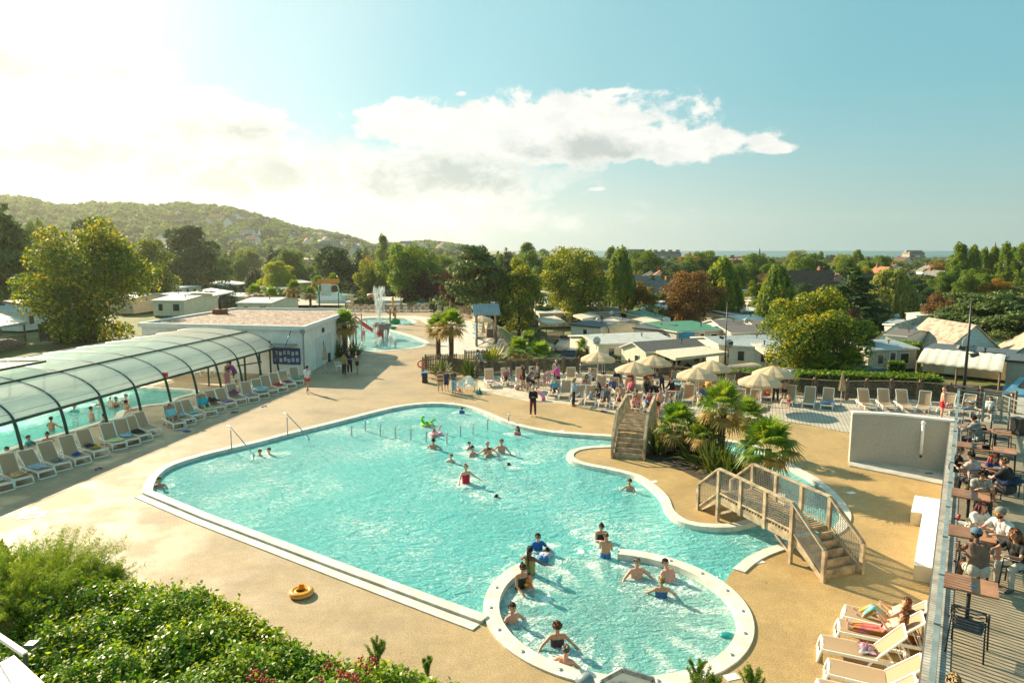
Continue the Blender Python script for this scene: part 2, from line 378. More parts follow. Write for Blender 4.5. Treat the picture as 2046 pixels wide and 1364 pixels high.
M_glassd=mat('dark_window_glass',(.03,.035,.04),.12,.2,2,spec=.8)
M_black=mat('black_rubber',(.015,.015,.015),.7,.2,8)
M_orange=mat('orange_pvc',(.85,.30,.02),.35,.05,4)
M_red=mat('red_paint',(.62,.03,.02),.4,.08,4)

M_taupe=thinfab('taupe_mesh_fabric',(.58,.43,.275),.42,.05)
M_cream=thinfab('cream_canvas_cloth',(.68,.52,.33),.30)
# ---------------------------------------------------------------- ground, sea, roads
V2=lambda v: Vector((v[0],v[1]))
def PX(pts,z=0): return [V2(G(x,y,z)) for x,y in pts]
deck_outer=[Vector(p) for p in ((-70,-12),(70,-12),(70,46),(31,41.5))]+PX([(1839,784),(1693,783),(1577,776),(1430,762),(1342,753),(1223,741),(1055,738),(952,744),(1030,700)])+PX([(985,646),(940,622),(905,614),(823,612),(700,611)])+[Vector((-26,110)),Vector((-30,66)),Vector((-36,62)),Vector((-70,50))]
DKO=np.array([[p.x,p.y] for p in deck_outer])
def pdist(X,Y,P=DKO):
    d=np.full(X.shape,1e9); ins=np.zeros(X.shape,bool); n=len(P)
    for i in range(n):
        a=P[i];b_=P[(i+1)%n]; ab=b_-a; t=np.clip(((X-a[0])*ab[0]+(Y-a[1])*ab[1])/(ab@ab),0,1)
        d=np.minimum(d,np.hypot(X-a[0]-t*ab[0],Y-a[1]-t*ab[1]))
        c=((a[1]>Y)!=(b_[1]>Y))&(X<(b_[0]-a[0])*(Y-a[1])/(b_[1]-a[1]+1e-12)+a[0]); ins^=c
    return np.where(ins,-d,d)
def terr(X,Y):
    """ground height: level with the deck at left, 2.8 m lower in the camp behind the fence"""
    X=np.asarray(X,float);Y=np.asarray(Y,float); sd_=pdist(X,Y); ss=lambda v: np.clip(v,0,1)**2*(3-2*np.clip(v,0,1))
    lf=np.clip(ss((-X-24)/8)*(1-ss((Y-95)/60)),0,1)
    z=GZ*ss(sd_/5.0)*(1-lf)-.03
    return np.where(sd_<-4,-3.2,np.where(sd_<0,-.05-.2*(1-lf),z))
def base_at(px,py):
    z=0.
    for _ in range(14):
        P=G(px,py,z); z=.5*z+.5*float(terr(P.x,P.y))
    return Vector((P.x,P.y,z))
# main pool outline
near=[(303,984),(420,1032),(560,1084),(700,1136),(840,1187),(900,1209),(975,1236)]
left=[(307,966),(318,948),(345,930)]
rear=[(400,912),(460,897),(520,883),(580,867),(640,852),(700,837),(750,824),(800,813),(840,808),(880,807),(925,812),(960,823),(1000,840),(1050,855),(1100,864),(1160,869),(1227,873),(1300,875),(1380,876),(1450,882),(1520,899),(1581,936),(1617,956),(1649,982),(1671,1008),(1680,1032),(1665,1056),(1620,1075),(1549,1092),(1500,1112),(1466,1138),(1448,1162)]
JC=Vector((2.72,16.97)); JR=3.06
def arc(r,a0,a1,n=60,c=JC): return [c+Vector((math.cos(R(a0+(a1-a0)*i/n)),math.sin(R(a0+(a1-a0)*i/n))))*r for i in range(n+1)]
a_r=math.degrees(math.atan2(*(V2(G(1448,1162))-JC).yx)); a_l=math.degrees(math.atan2(*(V2(G(975,1236))-JC).yx))
if a_l>0: a_l-=360
chain=smooth(PX(left+rear),6,False)
jarc=arc(JR+.2,a_r-3,a_l+3,70)
nearw=[V2(G(x,y)) for x,y in near][::-1][1:]
POOL=chain+jarc+nearw          # clockwise seen from above
ISL=smooth(PX([(1133,909),(1145,899),(1175,893),(1227,891),(1300,893),(1380,899),(1450,911),(1508,930),(1546,955),(1566,985),(1566,1010),(1548,1030),(1510,1043),(1478,1052),(1446,1055),(1394,1052),(1355,1041),(1330,1020),(1320,995),(1297,972),(1268,953),(1220,940),(1165,929),(1140,920)]),5)
SPL=smooth(PX([(716,701),(760,702),(800,699),(840,694),(858,686),(850,680),(831,673),(805,665),(782,659),(783,655),(795,651),(818,648),(833,644),(824,639),(805,636.5),(767,635),(740,635),(715,638),(700,650),(690,672),(695,690)]),5)
CP=smooth(PX([(-170,975),(-60,932),(0,911),(55,889),(142,864),(211,844),(243,835),(253,822),(290,813),(338,807),(360,796),(396,786),(391,779),(330,775),(277,773),(180,778)])+[Vector((-34.5,40)),Vector((-35,25)),Vector((-30,21))],4)
gx=np.unique(np.concatenate([np.arange(-100,100.1,1.25),np.array([-40000,-9000,-3000,-1200,-600,-350,-220,-150,-120,120,150,220,350,700,1500,5000])])); gy=np.unique(np.concatenate([np.arange(-20,140.1,1.25),np.array([-400,-100,160,200,300,450,700,930])]))
GX,GY=np.meshgrid(gx,gy,indexing='ij'); gzz=terr(GX,GY); nx_,ny_=GX.shape
gv=np.stack([GX,GY,gzz],2).reshape(-1,3); ii=np.arange(nx_*ny_).reshape(nx_,ny_)
gq=np.stack([ii[:-1,:-1],ii[1:,:-1],ii[1:,1:],ii[:-1,1:]],2).reshape(-1,4)
far=np.array([[-40000,930,GZ-.03],[75,930,GZ-.03],[60,40000,GZ-.03],[-40000,40000,GZ-.03]]); gv=np.concatenate([gv,far]); gq=np.concatenate([gq,[[nx_*ny_,nx_*ny_+1,nx_*ny_+2,nx_*ny_+3]]])
gm=bpy.data.meshes.new('ground'); gm.from_pydata(gv.tolist(),[],gq.tolist()); gm.materials.append(M_grass); gm.polygons.foreach_set('use_smooth',[True]*len(gm.polygons))
obj('ground',gm,None,kind='structure')
seam=mat('sea_water',(.03,.13,.15),.45,.12,.002,.3,.05,world=True)
obj('sea',MB().flat([[Vector((-200,700)),Vector((60000,700)),Vector((60000,60000)),Vector((-200,60000))]],-4.2),seam,kind='structure')
obj('pool_deck',MB().flat([deck_outer,POOL,SPL,CP],0),M_resin,kind='structure')
# wooden and sandy lounging areas, paths
tb=PX([(1300,833),(1430,842),(1545,839),(1620,850),(1700,866),(1905,893)])+[Vector((36,30)),Vector((36,41.6))]+PX([(1839,783),(1693,782),(1577,775),(1430,761),(1300,747)])
mplank=mat('grey_deck_planks',(.42,.38,.31),.8,.10,.7,.15,40,stripe=(0,.19,.13,.30),world=False)
o=MB(); o.M=Matrix.Rotation(R(-20),4,'Z').inverted(); o.prism(tb,-.3,.03)
td=obj('timber_deck',o,mplank,kind='structure'); td.rotation_euler=(0,0,R(-20))
sa=PX([(955,778),(1000,790),(1060,803),(1120,806),(1180,815),(1230,824),(1298,833),(1298,747),(1223,741.5),(1055,738.5),(954,745)])
obj('sand',MB().flat([sa],.006),M_sand,kind='structure')
obj('path',MB().flat([PX([(690,634),(760,631),(830,631),(880,636),(905,642),(925,660),(945,700),(950,707),(880,708),(885,680),(885,655),(850,640),(800,633)][:4]+[(905,640),(940,640),(978,652),(1010,690),(960,707),(880,708),(868,676),(862,655),(840,640),(800,634)])],.007),mat('pale_screed',(.55,.50,.42),.85,.12,1,.2,40,world=True),kind='structure')
road=[(1012,650),(1040,672),(1085,692),(1150,698),(1240,716),(1390,736),(1500,742),(1800,752),(2200,775),(2200,790),(1800,768),(1500,756),(1390,752),(1215,736),(1060,733),(1000,733),(1032,705),(1010,668)]
road=[(1045,668),(1062,682),(1085,694),(1150,702),(1240,716),(1390,736),(1500,742),(1800,758),(2200,790),(2200,806),(1800,776),(1500,762),(1390,758),(1240,742),(1120,730),(1075,718),(1050,700),(1030,680)]
obj('road',MB().flat([PX(road,GZ)],GZ+.03),M_asph,kind='structure')
obj('road',MB().flat([PX([(560,612),(700,612),(700,596),(560,596)],-.2)],.02),mat('pale_gravel',(.42,.38,.30),.9,.15,1,.3,20,world=True),kind='structure')
# ---------------------------------------------------------------- pools
WZ=-.13
def pool_thing(name,label,P,depth,cop,holes=(),m=None):
    t=thing(name,label,'swimming pool',(P[0].x,P[0].y,0)); off=Vector((P[0].x,P[0].y))
    L=[p-off for p in P]; hs=[[p-off for p in h] for h in holes]
    b=MB(); b.flat([L]+hs,-depth)
    for ring in [L]+hs:
        n=len(ring); b.add([(p.x,p.y,-depth) for p in ring]+[(p.x,p.y,-.004) for p in ring],[(i,(i+1)%n,n+(i+1)%n,n+i) for i in range(n)],0)
    obj('basin',b,m or M_floorw,t)
    c=MB(); cop(c,off); obj('coping',c,M_cop,t); return t
def cop_main(c,off):
    ch=[p-off for p in smooth(PX([(303,984)]+left+rear[:-1]),6,False)]
    ribbon(c,ch,.03,-.33,-.2,.045,False)
    nl=[V2(G(x,y))-off for x,y in near]
    ribbon(c,nl,-.03,.30,-.3,.09,False); ribbon(c,nl,.36,.66,-.1,.035,False); ribbon(c,nl,.30,.36,-.3,-.03,False)
    for i in range(26):
        t_=i/26; k=t_*(len(nl)-1); j=int(k); p=nl[j].lerp(nl[j+1],k-j); d=(nl[j+1]-nl[j]).normalized(); nrm=Vector((d.y,-d.x))
    ri=arc(JR,80,80-304,90); ri=[p-off for p in ri]
    ribbon(c,ri,0,-.42,-1.2,.05,False)
main_pool=pool_thing('leisure_pool','large free form turquoise pool with pale stone coping round the palm island',POOL,1.15,cop_main,[ISL])
def cop_isl(c,off): ribbon(c,[p-off for p in ISL],-.02,.30,-.25,.045)
t=thing('pool_island','palm planted island in the turquoise pool, edged in white stone','island',(ISL[0].x,ISL[0].y,0)); off=ISL[0]
obj('surface',MB().flat([[p-off for p in ISL]],.0),M_resin,t)
c=MB(); cop_isl(c,off); obj('coping',c,M_cop,t)
obj('planting_soil',MB().flat([[p-off for p in smooth(PX([(1285,900),(1380,902),(1450,914),(1505,935),(1520,970),(1480,985),(1420,968),(1350,935),(1290,915)]),4)]],.02),mat('soil',(.06,.045,.03),.9,.3,4,.5,20,world=True),t)
pool_thing('splash_pool','shallow splash pool with fountains and slide behind the white building',SPL,.25,lambda c,off: ribbon(c,[p-off for p in SPL],0,-.42,-.2,.03),m=mat('splash_floor',(.50,.66,.64),.5,.08,.5,world=True))
pool_thing('covered_pool','indoor style pool under the green ribbed curved canopy',CP,1.15,lambda c,off: ribbon(c,[p-off for p in CP],0,-.4,-.2,.05))
# check orientation so coping lies outside
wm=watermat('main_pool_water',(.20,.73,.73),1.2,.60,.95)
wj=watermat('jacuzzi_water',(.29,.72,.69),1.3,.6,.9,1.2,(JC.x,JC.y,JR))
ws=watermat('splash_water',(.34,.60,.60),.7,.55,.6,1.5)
def grid_water(name,P,holes,mt): return obj(name,MB().flat([P]+holes,WZ),mt,kind='structure')
jd=arc(JR+.05,80,80-360,72)[:-1]
outer_w=POOL
# water sheet of the round basin is its own sheet, the main sheet meets it under the ring wall
jm=arc(JR+.2,a_r-3,a_l+3-0,60)
mouth=[]
rest=arc(JR+.2,a_r-3,a_l+363,40)
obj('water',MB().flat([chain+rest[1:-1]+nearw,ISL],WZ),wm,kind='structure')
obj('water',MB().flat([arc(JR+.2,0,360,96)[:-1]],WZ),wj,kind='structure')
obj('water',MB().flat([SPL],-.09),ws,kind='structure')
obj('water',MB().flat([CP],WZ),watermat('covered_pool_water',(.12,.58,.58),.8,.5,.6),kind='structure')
# ---------------------------------------------------------------- vegetation
def np_mesh(name,V,nq,mats,k=4,mi=None,tri=None):
    me=bpy.data.meshes.new(name); V=np.asarray(V,dtype=np.float32).reshape(-1,3)
    me.vertices.add(len(V)); me.vertices.foreach_set('co',V.ravel())
    idx=np.arange(len(V),dtype=np.int32) if tri is None else np.asarray(tri,dtype=np.int32).ravel()
    n=len(idx)//k
    me.loops.add(len(idx)); me.loops.foreach_set('vertex_index',idx)
    me.polygons.add(n); me.polygons.foreach_set('loop_start',np.arange(0,n*k,k,dtype=np.int32)); me.polygons.foreach_set('loop_total',np.full(n,k,dtype=np.int32))
    for m in (mats if isinstance(mats,(list,tuple)) else [mats]): me.materials.append(m)
    if mi is not None: me.polygons.foreach_set('material_index',np.asarray(mi,dtype=np.int32))
    me.update(calc_edges=True); return me
def unit(a): return a/np.maximum(np.linalg.norm(a,axis=1,keepdims=True),1e-9)
def leaf_quads(P,N,size,asp=1.6,rs=npr,down=0.0,szvar=.35):
    """rhombic leaves centred on P, facing roughly N"""
    n=len(P); N=unit(N); r=rs.normal(size=(n,3)); r[:,2]-=down*2
    t=unit(r-N*(r*N).sum(1,keepdims=True)); b=np.cross(N,t)
    s=size*(1+rs.uniform(-szvar,szvar,(n,1)))
    L=t*s*asp*.5; B=b*s*.5; bend=N*s*.12
    return np.stack([P-L-bend,P+B*.9,P+L-bend,P-B*.9],1).reshape(-1,3)
def crown_pts(blobs,n,rs,inner=.25,flat=.25):
    w=np.array([b[1][0]*b[1][1]+b[1][2]*b[1][0] for b in blobs]); w=w/w.sum()
    ix=rs.choice(len(blobs),n,p=w); C=np.array([b[0] for b in blobs])[ix]; A=np.array([b[1] for b in blobs])[ix]
    d=unit(rs.normal(size=(n,3))); d[:,2]=np.where((d[:,2]<-.3)&(rs.uniform(size=n)<.55),-d[:,2],d[:,2])
    rr=1-np.abs(rs.normal(size=(n,1)))*inner
    P=C+d*A*rr; N=unit(d*1.0+rs.normal(size=(n,3))*.85+np.array([0,0,flat])); return P,N
def fit(P,h0,h1,w):
    lo,hi=np.percentile(P[:,2],1.0),np.percentile(P[:,2],99.3); P=P.copy(); P[:,2]=h0+(P[:,2]-lo)*(h1-h0)/(hi-lo)
    for k in (0,1): a,b=np.percentile(P[:,k],1.2),np.percentile(P[:,k],98.8); P[:,k]=(P[:,k]-(a+b)/2)*w/(b-a)
    return P
def make_blobs(h0,h1,w,n,rs,shape='round',d=None):
    """sub-crowns filling an envelope from h0 to h1, width w"""
    out=[]; d=d or w; hc=(h0+h1)/2; hh=(h1-h0)/2
    for i in range(n):
        for _ in range(30):
            u=rs.uniform(-1,1,3)
            if shape=='round': ok=(u**2).sum()<1 and (u**2).sum()>.12
            elif shape=='cone': ok=math.hypot(u[0],u[1])<(1-u[2])*.5+.06
            else: ok=math.hypot(u[0],u[1])<math.sqrt(max(0,1-abs(u[2])**2.6))
            if ok: break
        s=rs.uniform(.20,.34); k=1-s
        r=w/2*s*(1.35 if shape=='col' else 1)
        out.append(((u[0]*w/2*k,u[1]*d/2*k,hc+u[2]*hh*k),(r,r,r*rs.uniform(.6,.9))))
    out.append(((0,0,hc),(w*.30,d*.30,hh*.62))); return out
def trunk_mesh(h,r,blobs,m,rs,lean=0,limbs=8):
    b=MB(); p=[(0,0,-.1),(lean*.3*h,0,h*.35),(lean*.7*h,.02*h,h*.7),(lean*h,0,h)]
    b.tube(p,[r*1.35,r,r*.7,r*.25],8)
    for bl in sorted(blobs,key=lambda q:-q[1][0])[:limbs]:
        c=Vector(bl[0]); z=min(max(c.z*.55,h*.25),h*.8); a=Vector((lean*z,0,z)); mid=a.lerp(c,.5)+Vector((0,0,-.08*h*.3))
        b.tube([a,mid,c],[r*.42,r*.3,r*.1],5)
    return b.mesh('trunk',m)
M_bark=mat('bark',(.10,.075,.05),.9,.3,6,.6,25); M_birchb=mat('pale_bark',(.42,.40,.36),.8,.4,3,.3,20)
LM=dict(
 maple=leafmat('maple_leaf',(0.079,0.140,0.029),(0.165,0.238,0.033),(0.522,0.427,0.030),.40,thr=.56,sc=.35),  # third colour also paints the sun's gold into the maple crowns
 green=leafmat('green_leaf',(0.070,0.147,0.026),(0.150,0.255,0.041),(0.424,0.381,0.035),.38,thr=.64,sc=.4),
 dark=leafmat('dark_leaf',(0.033,0.076,0.026),(0.078,0.133,0.040),(0.124,0.189,0.040),.22,thr=.6,sc=.5),
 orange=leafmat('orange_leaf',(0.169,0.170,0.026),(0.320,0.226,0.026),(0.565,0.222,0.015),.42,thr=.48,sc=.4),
 brown=leafmat('brown_leaf',(0.112,0.065,0.034),(0.202,0.106,0.039),(0.325,0.191,0.039),.3,thr=.58,sc=.5),
 purple=leafmat('purple_leaf',(0.058,0.020,0.026),(0.123,0.038,0.038),(0.087,0.072,0.029),.3,thr=.66,sc=.5),
 birch=leafmat('birch_leaf',(0.132,0.217,0.038),(0.230,0.314,0.053),(0.484,0.434,0.047),.42,thr=.62,sc=.5),
 lime=leafmat('lime_leaf',(0.240,0.302,0.038),(0.400,0.415,0.053),(0.599,0.490,0.038),.42,thr=.6,sc=.5),
 poplar=leafmat('poplar_leaf',(0.127,0.215,0.034),(0.230,0.317,0.046),(0.299,0.338,0.047),.4,thr=.6,sc=.5),
 willow=leafmat('willow_leaf',(0.220,0.255,0.075),(0.339,0.348,0.104),(0.400,0.358,0.094),.4,thr=.6,sc=.5),
 pine=leafmat('pine_needles',(0.066,0.117,0.040),(0.133,0.181,0.049),(0.222,0.237,0.056),.15,thr=.6,sc=.8))
def broad(key,h,w,base,n=9000,leaf=.34,seed=1,nb=26,shape='round',bark=None,tr=.22,inner=.28):
    rs=np.random.RandomState(seed); bl=make_blobs(base,h,w,nb,rs,shape)
    P,N=crown_pts(bl,n,rs,inner); P=fit(P,base,h,w); V=leaf_quads(P,N,leaf,1.35,rs)
    return [('trunk',trunk_mesh(h*.72,tr,bl,bark or M_bark,rs),[]),('crown',np_mesh('crown',V,n,LM[key]),[])]
def weeping(key,h,w,base,n=9000,leaf=.26,seed=1,ns=260,droop=.5,bark=None):
    rs=np.random.RandomState(seed); PP=[];NN=[]; bl=make_blobs(base+(h-base)*.35,h,w*.8,14,rs)
    per=n//ns
    for i in range(ns):
        a=rs.uniform(0,6.283); r=math.sqrt(rs.uniform(.02,1))*w*.48; z=h-(h-base)*(.06+.50*(r/(w*.5))**2)-rs.uniform(0,.25)*(h-base)*.6
        L=rs.uniform(.5,1)*droop*(h-base); L=min(L,z-base*rs.uniform(.6,1.1))
        t=np.sort(rs.uniform(0,1,per)); ox=math.cos(a);oy=math.sin(a)
        x=ox*(r+.25*np.sin(t*2.2)); y=oy*(r+.25*np.sin(t*2.2)); zz=z-L*t**1.3
        PP.append(np.stack([x,y,zz],1)+rs.normal(scale=.09,size=(per,3))); NN.append(np.tile([[ox,oy,.15]],(per,1))+rs.normal(scale=.5,size=(per,3)))
    P=np.concatenate(PP);N=np.concatenate(NN)
    P2,N2=crown_pts(bl,n//3,rs,.3); P=np.concatenate([P,P2]);N=np.concatenate([N,N2])
    P=fit(P,base,h,w); V=leaf_quads(P,N,leaf,2.3,rs,down=.9)
    return [('trunk',trunk_mesh(h*.8,.2,bl,bark or M_bark,rs),[]),('crown',np_mesh('crown',V,len(P),LM[key]),[])]
def pinetree(key,h,w,base,n=9000,leaf=.24,seed=1,layers=13,cone=True):
    rs=np.random.RandomState(seed); PP=[];NN=[]; bl=[]
    for i in range(layers):
        f=i/(layers-1); z=base+(h-base)*f; rr=w/2*((1-f)**.75 if cone else math.sqrt(max(.05,1-(f*1.05-.35)**2*1.3)))*rs.uniform(.8,1.05)+.25
        for k in range(6 if f<.8 else 4):
            a=rs.uniform(0,6.283); q=rr*rs.uniform(.65,1.0)
            bl.append(((math.cos(a)*q*.62,math.sin(a)*q*.62,z+rs.uniform(-.2,.2)),(q*.52,q*.52,.16*q+.22)))
    P,N=crown_pts(bl,n,rs,.35,.8); P=fit(P,base,h,w); V=leaf_quads(P,N,leaf,2.6,rs)
    return [('trunk',trunk_mesh(h*.95,.2,bl,M_bark,rs,limbs=14),[]),('crown',np_mesh('crown',V,n,LM[key]),[])]
def spindle(key,h,w,base,n,leaf,seed):
    rs=np.random.RandomState(seed); bl=[]
    for i in range(110):
        z=base+(h-base)*rs.uniform(.02,.97)**.95; f=(z/h-.36)/(.64 if z/h>.36 else .42); env=w/2*max(.08,1-abs(f)**2)**.75; a=rs.uniform(0,6.283); q=env*rs.uniform(.35,.95); s=w*rs.uniform(.10,.17)
        bl.append(((math.cos(a)*q,math.sin(a)*q,z),(s,s,s*rs.uniform(2.0,3.4))))
    P,N=crown_pts(bl,n,rs,.3,.1); P=fit(P,base,h,w); V=leaf_quads(P,N,leaf,1.5,rs)
    return [('trunk',trunk_mesh(h*.8,.16,bl[:6],M_bark,rs),[]),('crown',np_mesh('crown',V,n,LM[key]),[])]
PROTO={}
def proto(key,fn):
    if key not in PROTO: PROTO[key]=fn()
    return PROTO[key]
KIND={ # proto at a nominal 10 m height and w metres width
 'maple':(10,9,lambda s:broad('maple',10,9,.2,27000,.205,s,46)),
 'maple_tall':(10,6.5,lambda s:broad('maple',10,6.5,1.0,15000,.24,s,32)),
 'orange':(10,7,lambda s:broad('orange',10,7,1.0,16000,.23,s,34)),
 'green':(10,8,lambda s:broad('green',10,8,1.0,17000,.24,s,36)),
 'dark':(10,8.6,lambda s:broad('dark',10,8.6,.5,18000,.23,s,24,'round',None,.25,.18)),
 'brown':(10,9.2,lambda s:broad('brown',10,9.2,.8,18000,.23,s,38)),
 'purple':(10,8,lambda s:broad('purple',10,8,.8,10000,.30,s,30)),
 'lime':(10,8,lambda s:broad('lime',10,8,1.4,9000,.32,s,30)),
 'poplar':(10,2.6,lambda s:spindle('poplar',10,2.6,.4,9000,.17,s)),
 'birch':(10,5,lambda s:weeping('birch',10,5,1.6,10000,.20,s,300,.35,M_birchb)),
 'willow':(10,10.5,lambda s:weeping('willow',10,10.5,.5,13000,.26,s,420,.8)),
 'pine':(10,8,lambda s:pinetree('pine',10,8,2.6,11000,.26,s,11,False)),
 'spruce':(10,5,lambda s:pinetree('dark',10,5,.8,8000,.24,s,15,True)),
}
def tree(kind,x,by,ty,wpx,label,name='tree',group=None,var=1,rz=None):
    """x, base y, top y and width in the photograph fix where the tree stands and how big it is"""
    P=base_at(x,by); px=F/(P.y*math.cos(PT)+(H-P.z)*math.sin(PT)); h=(by-ty)/px; wd=wpx/px
    H0,W0,fn=KIND[kind]; pr=proto(kind+str(var),lambda:fn(var+len(kind)*7))
    return inst(pr,name,label,'tree',tuple(P),rnd.uniform(0,6.28) if rz is None else rz,(wd/W0,wd/W0,h/H0),group)
TR=[('maple',187,684,457,206,'big maple with yellow tipped leaves behind the covered pool roof','maple_tree',1),
('dark',378,596,456,116,'large dome shaped dark green tree left of the pointed gable house','broadleaf_tree',1),
('maple_tall',292,616,482,104,'greenish brown tree between the big yellow tipped maple and the dark dome shaped tree','broadleaf_tree',1),
('dark',192,594,440,96,'dark tree whose crown rises behind the big yellow tipped maple','broadleaf_tree',1),
('green',78,600,446,44,'slim green tree left of the big yellow tipped maple','broadleaf_tree',2),
('orange',108,606,470,60,'thin orange brown tree just behind the big maple at left','broadleaf_tree',1),
('purple',76,612,512,84,'dark purple leaved tree beside the campsite homes at the far left','purple_tree',1),
('pine',0,650,412,124,'wide armed dark pine cut by the left edge of the picture','pine_tree',1),
('lime',558,606,524,64,'bright lime green tree behind the palms beyond the gravel roof','broadleaf_tree',1),
('spruce',510,600,540,46,'dark bushy tree behind the palms and the lime green tree','broadleaf_tree',1),
('dark',676,600,496,84,'dense near black tree behind the palm row by the splash pool','broadleaf_tree',2),
('spruce',722,592,506,44,'dark green pointed tree just left of the tall fountain','conifer_tree',2),
('poplar',766,565,472,27,'single tall poplar against the hill left of the sea','poplar_tree',1),
('green',812,622,493,88,'tall green tree with yellow top left of the purple tree by the splash pool','broadleaf_tree',1),
('purple',842,622,541,78,'round purple leaved tree beside the splash pool fence','purple_tree',1),
('green',880,585,513,52,'bright green tree peeping between the purple tree and the pine','broadleaf_tree',2),
('purple',908,622,538,46,'narrow red purple tree left of the tall pine','purple_tree',2),
('pine',952,636,495,96,'open branched pine with bare trunk above the watch hut roof','pine_tree',2),
('dark',985,600,528,44,'dark tree between the pine and the orange tipped maple','broadleaf_tree',3),
('maple_tall',1037,672,523,82,'orange and green maple just right of the watch hut','maple_tree',2),
('poplar',1053,565,487,42,'dark columnar tree rising over the orange tipped maple','poplar_tree',2),
('maple',1147,650,501,124,'broad green and gold maple left of the tall birch','maple_tree',2),
('poplar',1221,566,495,27,'slim dark poplar behind the tall birch','poplar_tree',1),
('birch',1238,640,502,60,'tall hanging birch beside the broad maple','birch_tree',1),
('orange',1277,640,566,66,'small round orange topped tree in front of the grey gable roof','maple_tree',1),
('poplar',1296,562,507,40,'bright green pyramid shaped tree in front of the far apartment blocks','poplar_tree',2),
('brown',1380,662,545,110,'big copper brown tree behind the green roofed home','copper_tree',1),
('birch',1440,652,520,82,'hanging yellow green birch right of the copper brown tree','birch_tree',2),
('birch',1548,664,534,70,'tall dark olive birch left of the big yellow tree','birch_tree',3),
('maple_tall',1505,618,562,36,'small green tree by the flags left of the big yellow tree','broadleaf_tree',2),
('maple',1626,762,585,172,'big golden maple right behind the poolside fence','maple_tree',3),
('purple',1702,690,620,46,'dark purple tree touching the right side of the golden maple','purple_tree',1),
('spruce',1716,735,632,70,'dark green spruce behind the golden maple and two palms','conifer_tree',1),
('spruce',1690,668,538,124,'wide dark cedar behind the golden maple','conifer_tree',3),
('dark',1605,618,566,40,'small round clipped dark tree before the big brown roofed house','broadleaf_tree',3),
('willow',1776,644,541,96,'weeping willow with long hanging pale branches','willow_tree',1),
('dark',1836,632,569,50,'round dark tree right of the weeping willow','broadleaf_tree',1),
('brown',1878,662,586,64,'olive brown tree right of the weeping willow and round dark tree','broadleaf_tree',2),
('pine',1940,690,588,120,'wide dark pine behind the thatched roofs at right','pine_tree',1),
('pine',2030,706,585,130,'big dark pine at the right edge behind the thatched roofs','pine_tree',2),
('pine',1905,672,612,70,'low dark pine left of the lamp mast at right','pine_tree',2),
('poplar',1910,592,489,38,'leftmost and broadest poplar of the row at upper right','poplar_tree',1),
('poplar',1939,592,492,27,'second poplar from the left in the row at upper right','poplar_tree',2),
('poplar',1961,590,498,23,'third poplar from the left, shorter, in the row at upper right','poplar_tree',1),
('poplar',1979,590,495,30,'poplar in front of the church spire in the row at upper right','poplar_tree',2),
('poplar',2003,592,488,28,'poplar just right of the church spire','poplar_tree',1),
('poplar',2019,590,496,22,'thin poplar second from the right edge','poplar_tree',2),
('poplar',2038,594,487,32,'tall poplar touching the right edge of the picture','poplar_tree',1),
('green',1886,602,544,46,'leafy green tree below the leftmost poplar of the right row','broadleaf_tree',1),
('green',1925,612,540,44,'rounded green tree below the second poplar of the right row','broadleaf_tree',2),
('green',1962,606,548,52,'grey green tree below the middle poplars of the right row','broadleaf_tree',1),
('orange',1992,614,558,70,'spreading orange tree beneath the right row of poplars','broadleaf_tree',1),
('orange',1871,566,521,38,'orange tree left of the poplar row at upper right','broadleaf_tree',2),
('poplar',1710,562,501,25,'lone dark poplar against the sea right of centre','poplar_tree',2),
('orange',1378,572,510,50,'golden round tree in the town right of the apartment blocks','broadleaf_tree',2),
('green',1412,568,503,50,'green tree against the sea above the copper brown tree','broadleaf_tree',1),
('green',1465,600,528,46,'green tree behind the hanging yellow green birch','broadleaf_tree',2),
('dark',1108,580,512,44,'dark green tree left of the broad green and gold maple, further back','broadleaf_tree',2),
('spruce',1325,610,545,36,'small dark conifer right of the grey gable roof','conifer_tree',1),
('spruce',1300,602,552,34,'small dark conifer left of the white gable in the town','conifer_tree',2)]
for k,x,by,ty,wd,lab,nm,var in TR: tree(k,x,by,ty,wd,lab,nm,None,var)
# middle distance trees: one thing each, scattered between camp and town
MIDT=[('green','broadleaf_tree','mid green tree standing among the far houses beyond the campsite'),('dark','broadleaf_tree','dark green tree standing among the far houses beyond the campsite'),('maple','broadleaf_tree','yellowing tree standing among the far houses beyond the campsite'),('orange','broadleaf_tree','orange tinged tree standing among the far houses beyond the campsite'),('spruce','conifer_tree','dark conifer standing among the far houses beyond the campsite'),('birch','birch_tree','pale green hanging tree standing among the far houses beyond the campsite'),('poplar','poplar_tree','slim poplar standing among the far houses beyond the campsite')]
wts=[.38,.20,.14,.03,.08,.10,.07]; taken=[tuple(base_at(t[1],t[2])[:2]) for t in TR]
kept=0
r2=random.Random(5)
while kept<260:
    u=r2.uniform(-.82,.82); d=150*(760/150)**(r2.random()**.85)
    x,y=u*d,d
    if (-.80*d<x<-.30*d and d<175) or (u>.54 and d<330): continue
    h=r2.uniform(7,12) if x>0 else r2.uniform(7,12.5)
    if any((x-a)**2+(y-b)**2<(5+d*.012)**2 for a,b in taken): continue
    taken.append((x,y)); kept+=1
    k,nm,lab=r2.choices(MIDT,wts)[0]; h*=.68 if d>330 and x>0 else 1
    if k=='poplar': h=r2.uniform(10,14)
    H0,W0,fn=KIND[k]; w_=h*r2.uniform(.75,1.15)*(W0/10); v=r2.choice((1,2))
    # far crowns are leafed coarser: same shapes, small in the picture
    pr=proto(k+str(v),lambda:fn(v+len(k)*7))
    inst(pr,nm,lab,'tree',(x,y,float(terr(x,y))),r2.uniform(0,6.28),(w_/W0,w_/W0,h/H0),'trees among the far houses')
